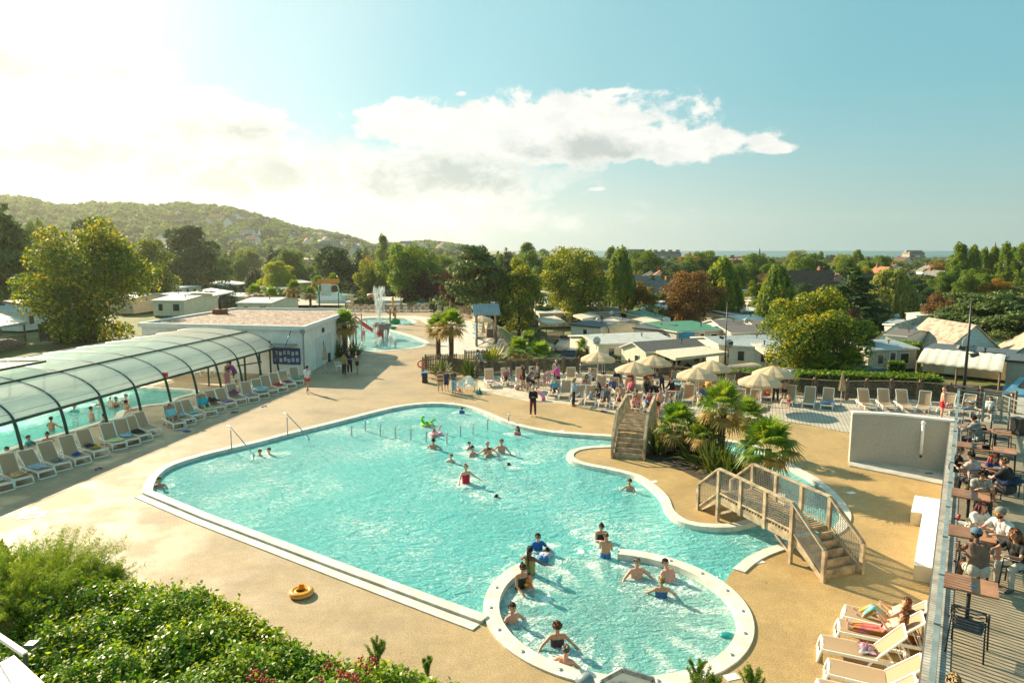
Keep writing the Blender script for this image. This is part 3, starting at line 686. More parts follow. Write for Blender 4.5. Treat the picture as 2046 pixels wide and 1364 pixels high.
# ---------------------------------------------------------------- hills and woods
RID=[(-900,350),(-500,372),(-200,392),(0,404),(60,402),(130,410),(220,411),(300,412),(380,405),(440,412),(500,419),(560,432),(620,449),(680,459),(720,469),(745,479),(790,476),(850,472),(900,477),(950,486),(1000,499),(1045,505),(1100,512)]
def ridge(px):
    xs=[a for a,b in RID]; return np.interp(px,xs,[b for a,b in RID])
def hill_h(u,d):
    """u = x/y direction, d = distance: height of the wooded hill"""
    px=1023+F*u; e=(501-ridge(px))/F    # tangent of elevation of the crown tops
    D=950+250*np.clip((px-300)/700,0,1.2); top=np.maximum(e*D+H-15,0)
    s=np.clip((d-470)/(D-470),0,1); s=s*s*(3-2*s)
    lump=1+.03*np.sin(u*37+d*.011)+.03*np.sin(d*.021+u*11)
    back=np.clip((d-D)/900,0,1)
    return top*s*np.where(d<D,lump*.98,1-back*.8)-.6
us=np.linspace(-2.6,.075,110); ds=np.concatenate([np.linspace(440,1300,60),np.linspace(1350,2300,12)])
U,Dd=np.meshgrid(us,ds,indexing='ij'); Z=hill_h(U,Dd); X=U*Dd/np.sqrt(1+U*U); Y=Dd/np.sqrt(1+U*U)
V=np.stack([X,Y,hill_h(U,Dd)],2).reshape(-1,3); n1_,n2_=U.shape
q=np.array([[i*n2_+j,(i+1)*n2_+j,(i+1)*n2_+j+1,i*n2_+j+1] for i in range(n1_-1) for j in range(n2_-1)])
hill=np_mesh('hills',V,0,mat('hill_grass',(.085,.10,.03),.9,.3,.01,world=True,col2=(.12,.10,.04)),4,None,q)
hill.polygons.foreach_set('use_smooth',[True]*len(hill.polygons))
obj('hills',hill,None,kind='structure')
def crowns(name,C,Rr,nl,seed,mt,leafscale=.32):
    """many distant crowns as one mass: each a lumpy core with loose leaf clumps around it"""
    rs=np.random.RandomState(seed); n=len(C)
    import bmesh
    bm=bmesh.new(); bmesh.ops.create_icosphere(bm,subdivisions=2,radius=1); bm.verts.ensure_lookup_table()
    bv=np.array([v.co[:] for v in bm.verts]); bf=np.array([[v.index for v in f.verts] for f in bm.faces]); bm.free()
    lum=1+.24*np.sin(bv[None,:,0]*5+rs.uniform(0,6,(n,1)))*np.sin(bv[None,:,1]*6+rs.uniform(0,6,(n,1)))+.15*np.sin(bv[None,:,2]*9+rs.uniform(0,6,(n,1)))
    VV=C[:,None,:]+bv[None]*Rr[:,None,:]*.86*lum[...,None]
    T=(bf[None]+(np.arange(n)*len(bv))[:,None,None]).reshape(-1,3)
    d=unit(rs.normal(size=(n*nl,3))); d[:,2]=np.where(d[:,2]<-.1,-d[:,2],d[:,2])
    ci=np.repeat(np.arange(n),nl); P=C[ci]+d*Rr[ci]*rs.uniform(.82,1.06,(n*nl,1)); N=unit(d+rs.normal(size=d.shape)*.5)
    sz=Rr[ci,0:1]*leafscale
    t=unit(np.cross(N,rs.normal(size=N.shape))); b=np.cross(N,t)
    Q=np.stack([P-t*sz,P+b*sz*.8,P+t*sz,P-b*sz*.8],1).reshape(-1,3); o=n*len(bv)
    qi=(np.arange(n*nl*4).reshape(-1,4)+o); qt=np.concatenate([qi[:,[0,1,2]],qi[:,[0,2,3]]])
    A=np.concatenate([VV.reshape(-1,3),Q]); TT=np.concatenate([T,qt])
    me=np_mesh(name,A,0,mt,3,None,TT); me.polygons.foreach_set('use_smooth',np.r_[np.ones(len(T),bool),np.zeros(len(qt),bool)])
    return obj(name,me,None)
def woodmat(name,a,b,c):
    m=bpy.data.materials.new(name); m.use_nodes=True; T=NT(m.node_tree); bs=T.n['Principled BSDF']
    g=T.node('ShaderNodeNewGeometry'); cc_=T.mix(g.outputs['Random Per Island'],a,b)
    cc_=T.mix(T.mr(T.noise(g.outputs['Position'],.03,4,.6),.52,.72,0,.6),cc_,c)
    T.l.new(cc_,bs.inputs['Base Color']); bs.inputs['Roughness'].default_value=.8; tl=T.node('ShaderNodeBsdfTranslucent'); T.l.new(T.mix(1.0,cc_,(1.2,1.25,.6),'MULTIPLY'),tl.inputs[0]); ms_=T.node('ShaderNodeMixShader'); ms_.inputs[0].default_value=.35; T.l.new(bs.outputs[0],ms_.inputs[1]); T.l.new(tl.outputs[0],ms_.inputs[2]); T.l.new(ms_.outputs[0],[q for q in T.n if q.type=='OUTPUT_MATERIAL'][0].inputs[0]); return m
rs=np.random.RandomState(3); N_=5200
u=rs.uniform(-1.15,.07,N_*2); d=480+800*rs.uniform(0,1,N_*2)**.85; hz_=hill_h(u,d); ok=(hz_>1.5)
px_=1023+F*u; keep=ok&((d>640)|(rs.uniform(size=len(u))<.45)); u,d,hz_=u[keep][:N_],d[keep][:N_],hz_[keep][:N_]
Cc=np.stack([u*d/np.sqrt(1+u*u),d/np.sqrt(1+u*u),hz_+3.2],1); rr=rs.uniform(3.4,6.2,(len(u),1)); Rr=np.concatenate([rr,rr,rr*rs.uniform(.75,1.05,(len(u),1))],1)
tag(crowns('woods',Cc,Rr,46,4,woodmat('wood_foliage',(.085,.15,.030),(.16,.235,.045),(.24,.25,.055))),'dense green woodland covering the long hill at left','woodland',kind='stuff')
N_=2600; u=rs.uniform(-.95,.85,N_); d=rs.uniform(480,860,N_); hz_=np.where(u<.05,np.maximum(hill_h(u,d),0),0)
Cc=np.stack([u*d,d,hz_+np.where(u>.03,.6,2.4)+GZ],1); rr=rs.uniform(3.2,5.6,(N_,1)); Rr=np.concatenate([rr*1.2,rr*1.2,rr*rs.uniform(.8,1.1,(N_,1))*np.where(u>.03,.72,1)[:,None]],1)
tag(crowns('tree_belt',Cc,Rr,34,6,woodmat('belt_foliage',(.055,.095,.028),(.13,.18,.042),(.22,.21,.05))),'far mass of town trees below the sea horizon','woodland',kind='stuff')
rs=np.random.RandomState(21); N_=1500; d=105*(500/105)**rs.uniform(0,1,N_); u=rs.uniform(-.85,.85,N_); X_=u*d; Y_=d
ok=~((u<-.15)&(d<135))&~((np.abs(u)<.8)&(d<112)&(rs.uniform(size=N_)<.5)); X_,Y_=X_[ok],Y_[ok]; n_=len(X_)
rr=rs.uniform(1.1,2.6,(n_,1))*(.7+Y_[:,None]/420); Cc=np.stack([X_,Y_,terr(X_,Y_)+rr[:,0]*.5],1); Rr=np.concatenate([rr*rs.uniform(1,1.8,(n_,1)),rr*rs.uniform(1,1.8,(n_,1)),rr*rs.uniform(.7,1.0,(n_,1))],1)
tag(crowns('undergrowth',Cc,Rr,90,8,woodmat('undergrowth_foliage',(.045,.075,.020),(.115,.14,.035),(.20,.17,.04)),.2),'bushes and scrub filling the gaps between camp and town','scrub',kind='stuff')
# ---------------------------------------------------------------- palms, flax, hedges
M_fibre=mat('palm_fibre',(.13,.085,.045),.95,.35,14,1.0,40)
LM['palm']=leafmat('palm_leaf',(0.102,0.203,0.023),(0.189,0.290,0.035),(0.290,0.290,0.043),.38,.4,.9,.62)
LM['palmdry']=leafmat('dry_palm_leaf',(0.290,0.203,0.072),(0.435,0.290,0.102),(0.377,0.232,0.043),.3,.6,.9,.6)
LM['flax']=leafmat('flax_leaf',(0.071,0.122,0.031),(0.153,0.193,0.049),(0.244,0.203,0.052),.25,.35,.9,.62)
LM['flaxy']=leafmat('yellow_flax_leaf',(0.189,0.246,0.043),(0.319,0.348,0.072),(0.406,0.319,0.072),.3,.35,.9,.6)
LM['hedge']=leafmat('hedge_leaf',(0.082,0.152,0.020),(0.164,0.259,0.031),(0.396,0.376,0.035),.35,.45,.5,.62)
LM['bush']=leafmat('shrub_leaf',(0.067,0.168,0.022),(0.202,0.334,0.030),(0.431,0.469,0.042),.40,.28,.7,.58)
LM['feather']=leafmat('feathery_leaf',(0.157,0.251,0.029),(0.312,0.396,0.039),(0.418,0.418,0.040),.35,.5,.9,.6)
def frond(V,mi,base,dirv,L,rs,nb=24,fan=1.0,droop=.25,m=0,wd=.028):
    """a petiole and a fan of narrow blades, every blade a bent strip"""
    d=Vector(dirv).normalized(); side=d.cross(Vector((0,0,1)))
    side=side.normalized() if side.length>.05 else Vector((1,0,0)); up=side.cross(d).normalized()
    c=Vector(base)+d*L*.45; w=.012
    V+= [tuple(Vector(base)-side*w),tuple(Vector(base)+side*w),tuple(c+side*w),tuple(c-side*w)]; mi.append(m)
    for i in range(nb):
        a=(i/(nb-1)-.5)*2*R(115)*fan; bd=(d*math.cos(a)+side*math.sin(a)).normalized(); bl=L*.62*(1-.25*abs(a)/2)*rs.uniform(.9,1.08)
        s2=(up.cross(bd)).normalized()
        p0=c; p1=c+bd*bl*.55+up*.04*L; p2=c+bd*bl*.98+Vector((0,0,-droop*bl*(.6+.4*rs.uniform())))+up*.02
        w0=wd*.35;w1=wd;w2=wd*.15
        V+=[tuple(p0-s2*w0),tuple(p0+s2*w0),tuple(p1+s2*w1),tuple(p1-s2*w1)]; mi.append(m)
        V+=[tuple(p1-s2*w1),tuple(p1+s2*w1),tuple(p2+s2*w2),tuple(p2-s2*w2)]; mi.append(m)
def palm_proto(h,seed,cr=1.1,nf=34,dry=.3,tr=.13,nb=20):
    rs=np.random.RandomState(seed); V=[];mi=[]; ga=2.39996
    for i in range(nf):
        f=i/(nf-1); el_=R(82-f*118+rs.uniform(-8,8)); a=i*ga+rs.uniform(-.2,.2)
        dd=(math.cos(a)*math.cos(el_),math.sin(a)*math.cos(el_),math.sin(el_)); m=1 if f>1-dry else 0
        frond(V,mi,(math.cos(a)*.06,math.sin(a)*.06,h+.15-.35*f),dd,cr*(1-.15*(f>.8))*rs.uniform(.85,1.1),rs,nb,1.0,.15+.45*f,m,.035*cr)
    b=MB(); b.tube([(0,0,-.1),(.02,.01,h*.5),(0,0,h)],[tr*.95,tr,tr*1.15],12)
    for k in range(int(h*26)):
        z=h*k/int(h*26); a=k*2.4; b.box((math.cos(a)*tr,math.sin(a)*tr,z),(.05,.07,.10),0,a,.5)
    return [('trunk',b.mesh('trunk',M_fibre),[]),('crown',np_mesh('crown',V,0,[LM['palm'],LM['palmdry']],4,mi),[])]
def flax_proto(seed,n=130,L=1.1,m='flax',wd=.03):
    rs=np.random.RandomState(seed); V=[]
    for i in range(n):
        a=rs.uniform(0,6.283); r=rs.uniform(0,.22)*L; el_=R(rs.uniform(28,88)); l=L*rs.uniform(.6,1.1); b=Vector((math.cos(a)*r,math.sin(a)*r,0))
        d=Vector((math.cos(a)*math.cos(el_),math.sin(a)*math.cos(el_),math.sin(el_))); s=Vector((-math.sin(a),math.cos(a),0)); pts=[]
        for k in range(4):
            t=k/3; p=b+d*l*t+Vector((0,0,-.30*l*t*t*math.cos(el_))); w=wd*(1,1,.8,.08)[k]; pts.append((p-s*w,p+s*w))
        for k in range(3): V+=[tuple(pts[k][0]),tuple(pts[k][1]),tuple(pts[k+1][1]),tuple(pts[k+1][0])]
    return np_mesh('leaves',V,0,LM[m],4)
PP_=[palm_proto(2.3,5,1.25,24,.34),palm_proto(3.1,6,1.2,26,.34),palm_proto(1.9,7,1.5,26,.28)]
PT_=[palm_proto(4.0,8,1.25,36,.45,.17,16),palm_proto(5.0,9,1.3,34,.5,.16,16)]
def palm(pr,x,by,cy,label,crown_px=None,group=None):
    P=base_at(x,by) if by<780 and x>960 and by>700 or by<640 else G(x,by); px=F/(P.y*math.cos(PT)+(H-P.z)*math.sin(PT)); h0={0:2.3,1:3.1,2:1.9}[pr] if pr<3 else {3:4.0,4:5.0}[pr]
    p=(PP_+PT_)[pr]; s=(by-cy)/px/h0; c=crown_px/px/3.2 if crown_px else s
    t=inst(p,'palm_tree',label,'palm',tuple(P),rnd.uniform(0,6),c,group)
    for ch_ in t.children:
        if ch_.name.startswith('trunk'): ch_.scale.z=s/c
        else: ch_.location.z=h0*(s/c-1)
    return t
palm(0,1352,906,850,'fan palm on the island closest to the plank footbridge steps',136)
palm(1,1440,930,812,'tallest fan palm, in the middle of the island group',150)
palm(2,1532,965,895,'fan palm on the island nearest the mesh sided footbridge',146)
palm(1,1492,905,832,'fan palm half hidden behind the two biggest island palms',110)
palm(0,1408,925,868,'low fan palm between the two front island palms',110)
palm(3,690,708,648,'palm leaning against the corner of the white gravel roofed building',84)
palm(3,876,716,655,'left palm of the pair by the low picket fence',84)
palm(4,902,734,652,'right palm of the pair by the low picket fence, in front of its neighbour',92)
for i,(x,by,cy,c,s) in enumerate(((512,622,588,56,'leftmost'),(545,620,592,50,'second from the left'),(588,622,578,50,'third from the left'),(621,622,588,42,'fourth from the left'),(638,616,566,46,'fifth from the left, tallest'),(667,612,560,40,'rightmost'))):
    palm(3 if i%2 else 4,x,by,cy,s+' palm in the row behind the gravel roof',c,'palms behind the gravel roof')
palm(2,1640,772,742,'bushy fan palm behind the fence below the golden maple',92)
palm(2,1697,772,734,'tall fronded fan palm behind the fence right of the golden maple',92)
palm(2,1172,722,698,'small fan palm behind the fence left of the first open parasol',62)
palm(2,1036,735,702,'dark low fan palm beside the yellow green flax',70)
palm(2,1078,733,716,'low fan palm in front of the black lamp mast',80)
FL=[flax_proto(1),flax_proto(2,110,1.2),flax_proto(3,120,1.1,'flaxy',.032)]
def flax(x,y,s,label,k=0,group=None):
    P=base_at(x,y) if x>1700 else G(x,y); o=obj('flax_plant',FL[k],None,None,label,'plant',group,loc=P,rz=rnd.uniform(0,6)); o.scale=(s,s,s); return o
flax(1315,905,1.35,'dark spiky flax beside the plank footbridge steps')
flax(1392,918,1.9,'largest spiky flax clump in the middle of the island')
flax(1455,955,1.35,'low flax clump under the tallest island palm')
flax(1498,968,1.0,'flax clump at the foot of the palm by the mesh sided footbridge')
flax(1425,940,1.5,'broad flax leaning over the island path in front of the palms')
flax(1348,900,1.3,'flax at the foot of the island palm nearest the plank footbridge')
flax(672,712,1.5,'dark flax left of the palm trunk by the white building',0)
flax(708,712,1.5,'dark flax right of the palm trunk by the white building',1)
flax(880,752,1.35,'brownish flax inside the corner of the low picket fence',1)
flax(938,752,1.35,'yellow tipped flax inside the low picket fence right of the palms',1)
flax(984,726,1.7,'tall yellow green flax behind the corner of the glass fence',2)
flax(925,744,1.2,'flax at the back of the low picket fence planting bed',1)
for x,y,s,l in ((1767,775,1.3,'green yucca behind the fence left of the bald man'),(1818,775,1.35,'fuller green yucca behind the fence left of the bald man'),(1870,778,1.0,'small yucca just behind the bald man')): flax(x,y,s,l,2)
def hedge_mesh(L,D,Hh,seed,leaf=.11,n=None,m='hedge',round_=.15):
    rs=np.random.RandomState(seed); A=2*(L+D)*Hh+L*D; n=n or int(A*150)
    p=np.array([L*Hh,L*Hh,D*Hh,D*Hh,L*D*1.3]); f=rs.choice(5,n,p=p/p.sum()); a=rs.uniform(-.5,.5,n); b=rs.uniform(0,1,n)
    P=np.zeros((n,3));N=np.zeros((n,3))
    for k,(nx,ny,nz) in enumerate(((0,-1,0),(0,1,0),(-1,0,0),(1,0,0),(0,0,1))):
        s=f==k
        if k<2: P[s]=np.stack([a[s]*L,np.full(s.sum(),ny*D/2),b[s]*Hh],1)
        elif k<4: P[s]=np.stack([np.full(s.sum(),nx*L/2),a[s]*D,b[s]*Hh],1)
        else: P[s]=np.stack([a[s]*L,(b[s]-.5)*D,np.full(s.sum(),Hh)],1)
        N[s]=(nx,ny,nz)
    P+=rs.normal(scale=.045,size=P.shape)-N*rs.uniform(0,.12,(n,1)); P[:,2]+=round_*.5*np.sin(P[:,0]*2.1+seed)*.3
    N=unit(N+rs.normal(size=N.shape)*.6+[0,0,.2]); V=leaf_quads(P,N,leaf,1.4,rs)
    core=MB().box((0,0,Hh*.47),(L-.12,D-.12,Hh*.93))
    return np_mesh('foliage',V,0,LM[m],4),core.mesh('stems',mat('hedge_stems',(.030,.035,.014),.95,.3,5))
def hedge(x0,y0,x1,y1,D,Hh,label,seed=1,leaf=.13,name='hedge'):
    A=base_at(x0,y0);B=base_at(x1,y1);L=(B-A).length; fo,co=hedge_mesh(L,D,Hh,seed,leaf); c=(A+B)/2
    inst([('foliage',fo,[]),('stems',co,[])],name,label,'hedge',tuple(c),math.atan2(B.y-A.y,B.x-A.x))
hedge(1052,693,1068,692,1.2,1.9,'clipped hedge block beside the first canopied wooden terrace',1,.16)
hedge(1112,727,1162,723,.7,.9,'low clipped hedge in front of the parked hatchback',2)
hedge(1222,735,1242,738,.9,1.3,'short hedge between two pale campsite homes',3)
hedge(1420,768,1540,773,1.6,1.5,'rough green hedge behind the parasols at the fence',4)
hedge(1590,782,1870,797,1.6,1.5,'long leafy hedge running behind the right part of the fence',5)
hedge(1722,738,1768,742,1.3,1.4,'clipped hedge with yellow top right of the golden maple',6,.15)
hedge(1774,762,1804,764,1.5,1.9,'square clipped hedge in front of the awning home',7,.15)
hedge(1770,728,1832,735,2.0,2.6,'tall loose green hedge left of the scalloped awning',8,.18)
hedge(85,676,160,668,1.2,1.5,'yellow topped hedge left of the big maple trunk',9,.2)
hedge(110,686,175,680,1.5,2.0,'dark hedge behind the wooden deck rail at left',10,.2)
hedge(1690,640,1860,650,3,2.0,'long dark hedge below the weeping willow',11,.28)
hedge(505,618,530,618,1.5,1.6,'hedge below the palms behind the gravel roof',12,.25)
# foreground shrub bank below the camera
def shrub_bank(outline,depth,ztop,n,leaf,m,label,name,seed,lump=.22,cat='shrub',flowers=0):
    """leafy bank whose crest follows outline (photo px at height ztop) and falls towards the building"""
    rs=np.random.RandomState(seed); C=[G(x,y,ztop) for x,y in outline]; C=np.array([[c.x,c.y] for c in C])
    seg=np.linalg.norm(np.diff(C,axis=0),axis=1); s=np.r_[0,np.cumsum(seg)]; tot=s[-1]
    def surf(n,below):
        t=rs.uniform(0,tot,n); cx=np.interp(t,s,C[:,0]); cy=np.interp(t,s,C[:,1]); k=rs.uniform(0,1,n)
        toc=np.stack([-cx*.25,-cy],1); toc/=np.linalg.norm(toc,axis=1,keepdims=True)
        dd=k*depth; x=cx+toc[:,0]*dd; y=cy+toc[:,1]*dd
        lz=lump*(np.sin(x*2.3+1)*np.sin(y*2.7)+.5*np.sin(x*5.1+y*4.3)+.35*np.sin(x*9.3-y*8.1))
        z=ztop+lz*np.minimum(1,k*6)-below
        front=rs.uniform(size=n)<.22; z=np.where(front,rs.uniform(.1,1,n)*ztop,z); x=np.where(front,cx,x); y=np.where(front,cy,y)
        return np.stack([x,y,z],1),front
    P,fr=surf(n,0); P+=rs.normal(scale=.07,size=P.shape); P[:,2]-=np.abs(rs.normal(scale=.16,size=n))
    N=np.where(fr[:,None],[[0,.8,.3]],[[-.25,.15,1.0]])+rs.normal(size=P.shape)*.55
    # loose shoots that break the outline
    ns=170; S0,_=surf(ns,0.02); extra=[];en=[]
    for p in S0:
        L=rs.uniform(.1,.38); dv=unit(rs.normal(size=(1,3))*.5+[[0,.2,.9]])[0]; k=int(L*34)
        for j in range(k): extra.append(p+dv*L*j/k+rs.normal(scale=.02,size=3)); en.append(rs.normal(size=3))
    P=np.concatenate([P,np.array(extra)]);N=np.concatenate([N,np.array(en)])
    V=leaf_quads(P,N,leaf,1.7,rs); o=P.mean(0); o[2]=0
    base=thing(name,label,cat,tuple(o))
    obj('foliage',np_mesh('foliage',V-o,0,LM[m],4),None,base)
    # dark core sheet under the leaves that blocks the view through them
    nn_=60; mm=14; vs=[]
    for i in range(nn_+1):
        t=tot*i/nn_; cx=np.interp(t,s,C[:,0]); cy=np.interp(t,s,C[:,1]); toc=np.array([-cx*.25,-cy]); toc/=np.linalg.norm(toc)
        for j in range(mm+1):
            k=j/mm; x=cx+toc[0]*(depth*k-.0)+toc[0]*.22; y=cy+toc[1]*depth*k+toc[1]*.22
            lz=lump*(math.sin(x*2.3+1)*math.sin(y*2.7)+.5*math.sin(x*5.1+y*4.3)); z=ztop+lz*min(1,k*6)-.42 if j>0 else 0
            vs.append((x-o[0],y-o[1],z))
    fs=[(i*(mm+1)+j,(i+1)*(mm+1)+j,(i+1)*(mm+1)+j+1,i*(mm+1)+j+1) for i in range(nn_) for j in range(mm)]
    obj('branches',MB().add(vs,fs,0,True),mat('shrub_core',(.018,.026,.010),.95,.4,3,.6,14),base)
    return base,P
# ---------------------------------------------------------------- foreground shrubs
sb,sp_=shrub_bank([(60,1190),(150,1160),(230,1160),(310,1168),(400,1172),(470,1208),(540,1250),(600,1290),(700,1322),(790,1328),(900,1366),(980,1400)],5.5,1.3,92000,.062,'bush','broad leafy green shrub bank filling the lower left corner','shrub',3)
rs=np.random.RandomState(9); fb=MB(); 
for cx,cy in ((720,1325),(735,1332),(700,1345),(745,1320),(690,1352),(712,1358),(680,1340),(520,1350),(535,1362),(505,1345),(640,1362),(655,1330)):
    c=G(cx,cy,1.95)
    for k in range(9): fb.ball(c+Vector(rs.normal(size=3)*.05),.022,6,4)
fo=fb; obj('red_flowers',fo,mat('red_petals',(.55,.02,.06),.6,.2,30),None,'clusters of small red flowers on the shrub bank at the bottom','flowers',kind='stuff')
shrub_bank([(-60,1100),(0,1085),(30,1120),(40,1160)],2.2,1.5,7000,.10,'hedge','dark leaved laurel at the far left of the shrub bank','laurel_shrub',5)
# feathery tamarisk
def feather(P,h,w,n,seed,label,m='feather'):
    rs=np.random.RandomState(seed); pts=[];nr=[]
    for i in range(n):
        a=rs.uniform(0,6.283); r=rs.uniform(0,.3)*w; el_=R(rs.uniform(38,85)); L=h*rs.uniform(.6,1.05); d=np.array([math.cos(a)*math.cos(el_),math.sin(a)*math.cos(el_),math.sin(el_)])
        k=170; t=np.sort(rs.uniform(.1,1,k))[:,None]; p=np.array([math.cos(a)*r,math.sin(a)*r,.1])+d*L*t+np.array([d[0],d[1],-.25])*L*.3*t*t
        pts.append(p+rs.normal(scale=.035,size=p.shape)); nr.append(rs.normal(size=p.shape))
    P_=np.concatenate(pts); V=leaf_quads(P_,np.concatenate(nr),.013,9.0,rs)
    return obj('feathery_shrub',np_mesh('foliage',V,0,LM[m],4),None,None,label,'shrub',loc=P)
feather(G(95,1210,.3),1.8,1.2,330,3,'feathery bright green tamarisk left of the shrub bank')
feather(G(20,1240,.8),1.6,1.4,260,4,'lower feathery bush under the tamarisk at the left edge')
feather(G(190,1200,.3),.9,1.1,180,5,'soft feathery shoots between the tamarisk and the shrub bank')
def sprig(x,y,z,h,seed,label):
    P=G(x,y,z); rs=np.random.RandomState(seed); pts=[];nr=[]
    for b_ in range(13):
        a=rs.uniform(0,6.28); z0=rs.uniform(0,.75)*h; L=(h-z0)*.55+.08
        for j in range(90):
            t=j/90; pts.append([math.cos(a)*L*t*.55,math.sin(a)*L*t*.55,z0+L*t*1.1]+rs.normal(scale=.012,size=3)); nr.append(rs.normal(size=3))
    V=leaf_quads(np.array(pts),np.array(nr),.016,5.0,rs); return obj('juniper_shoot',np_mesh('foliage',V,0,LM['hedge'],4),None,None,label,'shrub',loc=P)
sprig(1392,1400,2.0,.75,1,'juniper tip left of the white deck tile at the bottom edge'); sprig(1430,1400,2.0,.42,2,'small juniper tip at the bottom edge right of the taller tip'); sprig(1502,1405,2.0,.62,3,'spreading juniper twig by the white tile at the bottom edge')
sprig(752,1330,1.6,.55,4,'upright juniper shoot behind the red flowers'); sprig(855,1350,1.5,.3,5,'small shoot at the right end of the shrub bank')
# ---------------------------------------------------------------- curved pool canopy
A0=G(288,852); A1=G(567,750); ax=(A1-A0).normalized(); per=Vector((ax.y,-ax.x,0)); ang=math.atan2(ax.y,ax.x)
prof=[(0,0),(-.10,.7),(-.22,1.4),(-.40,2.12),(-.75,2.55),(-1.3,2.9),(-1.9,3.12),(-2.5,3.27),(-3.4,3.42),(-4.5,3.5),(-5.6,3.52),(-6.7,3.48),(-7.8,3.35),(-8.8,3.12),(-9.7,2.75),(-10.3,2.2),(-10.55,1.4),(-10.65,.7),(-10.7,0)]
def pol():
    m=bpy.data.materials.new('polycarbonate'); m.use_nodes=True; T=NT(m.node_tree); T.n.clear()
    v=T.node('ShaderNodeTexCoord').outputs['Object']; mp_=T.node('ShaderNodeMapping'); T.l.new(v,mp_.inputs[0]); mp_.inputs['Scale'].default_value=(.4,3,3)
    n=T.noise(mp_.outputs[0],1.5,5,.6)
    p=T.node('ShaderNodeBsdfPrincipled'); T.l.new(T.mix(n,(.84,.86,.81),(.93,.94,.90)),p.inputs['Base Color']); p.inputs['Roughness'].default_value=.28; p.inputs['Specular IOR Level'].default_value=.7
    t=T.node('ShaderNodeBsdfTranslucent'); t.inputs[0].default_value=(1,1,.95,1); tr=T.node('ShaderNodeBsdfTransparent'); tr.inputs[0].default_value=(.8,.95,.88,1)
    a=T.node('ShaderNodeMixShader'); a.inputs[0].default_value=.68; T.l.new(p.outputs[0],a.inputs[1]); T.l.new(t.outputs[0],a.inputs[2])
    b=T.node('ShaderNodeMixShader'); b.inputs[0].default_value=.07; T.l.new(a.outputs[0],b.inputs[1]); T.l.new(tr.outputs[0],b.inputs[2])
    o=T.node('ShaderNodeOutputMaterial'); T.l.new(b.outputs[0],o.inputs[0]); return m
M_poly=pol()
cn=thing('pool_canopy','long curved translucent canopy on dark green ribs over the covered pool','canopy',A0,ang)
# local x along the axis, local -y is outward (per), so inside is +y
def cl(s,u,z): return (s,-u,z)
SP=2.443; K0,K1=-9,6
profd=smooth([(u,z) for u,z in prof],3,False)
for k in range(K0,K1+1):
    b=MB(); b.tube([cl(k*SP,u,z) for u,z in profd],.075,6); obj('rib',b,M_green,cn)
pan=[q for q in profd if q.y>2.05]
def ins(q,d=.03): return (q.x,q.y+d)
for k in range(K0,K1):
    b=MB(); vs=[];n=len(pan)
    for q in pan: vs+=[cl(k*SP+.03,q.x,q.y+.05),cl((k+1)*SP-.03,q.x,q.y+.05)]
    b.add(vs,[(2*i,2*i+1,2*i+3,2*i+2) for i in range(n-1)],0,True); obj('roof_panel',b,M_poly,cn)
for u,z,r in ((-.40,2.12,.06),(-2.5,3.36,.045),(-8.2,3.34,.045),(-10.35,2.1,.06)):
    b=MB(); b.bar(cl(K0*SP,u,z),cl(K1*SP,u,z),r*2,r*2); obj('beam',b,M_green,cn)
for u,z in ((-.55,2.42),(-1.0,2.86)):
    b=MB(); b.bar(cl(K0*SP,u,z),cl(K1*SP,u,z),.018,.018); obj('glazing_bar',b,mat('grey_strip',(.35,.38,.36),.4),cn)
# raised roof hatch
b=MB(); hp=[cl(s,u,3.78+.035*(u+5)) for s,u in ((-2.3*SP,-3.3),(-1.0*SP,-3.3),(-1.0*SP,-7.2),(-2.3*SP,-7.2))]
for i in range(4): b.bar(hp[i],hp[(i+1)%4],.11,.11)
hf=obj('hatch_frame',b,M_green,cn); b=MB(); b.add(hp,[(0,1,2,3)]); obj('hatch_pane',b,M_poly,hf)
b=MB(); b.box((SP*1.02,.42,2.35),(.12,.3,.25)); obj('alarm_box',b,M_red,cn)
# end frame posts and door beneath the last ribs
for s,u in ((5.2*SP,-1.6),(5.6*SP,-1.0),(6.3*SP,-1.1)):
    b=MB(); b.bar(cl(s,u,0),cl(s,u,2.6),.1,.1); obj('post',b,M_green,cn)
b=MB(); b.bar(cl(4.4*SP,-3.2,2.1),cl(6.0*SP,-1.4,2.1),.08,.08); b.bar(cl(4.4*SP,-3.2,0),cl(4.4*SP,-3.2,2.1),.08,.08); b.bar(cl(5.2*SP,-2.2,1.1),cl(6.0*SP,-1.4,1.1),.08,.08); obj('door_frame',b,M_green,cn)
def gravel():
    m=bpy.data.materials.new('roof_gravel'); m.use_nodes=True; T=NT(m.node_tree); b=T.n['Principled BSDF']; v=T.node('ShaderNodeNewGeometry').outputs['Position']
    n=T.noise(v,1.4,5,.85); n2=T.noise(v,3.0,3,.9); c=T.mix(T.mr(n2,.44,.56),(.12,.08,.06),(.50,.37,.29)); c=T.mix(T.mr(n,.40,.60),c,T.mix(1.0,c,(.72,.70,.70),'MULTIPLY')); T.l.new(c,b.inputs['Base Color']); b.inputs['Roughness'].default_value=.9; return m
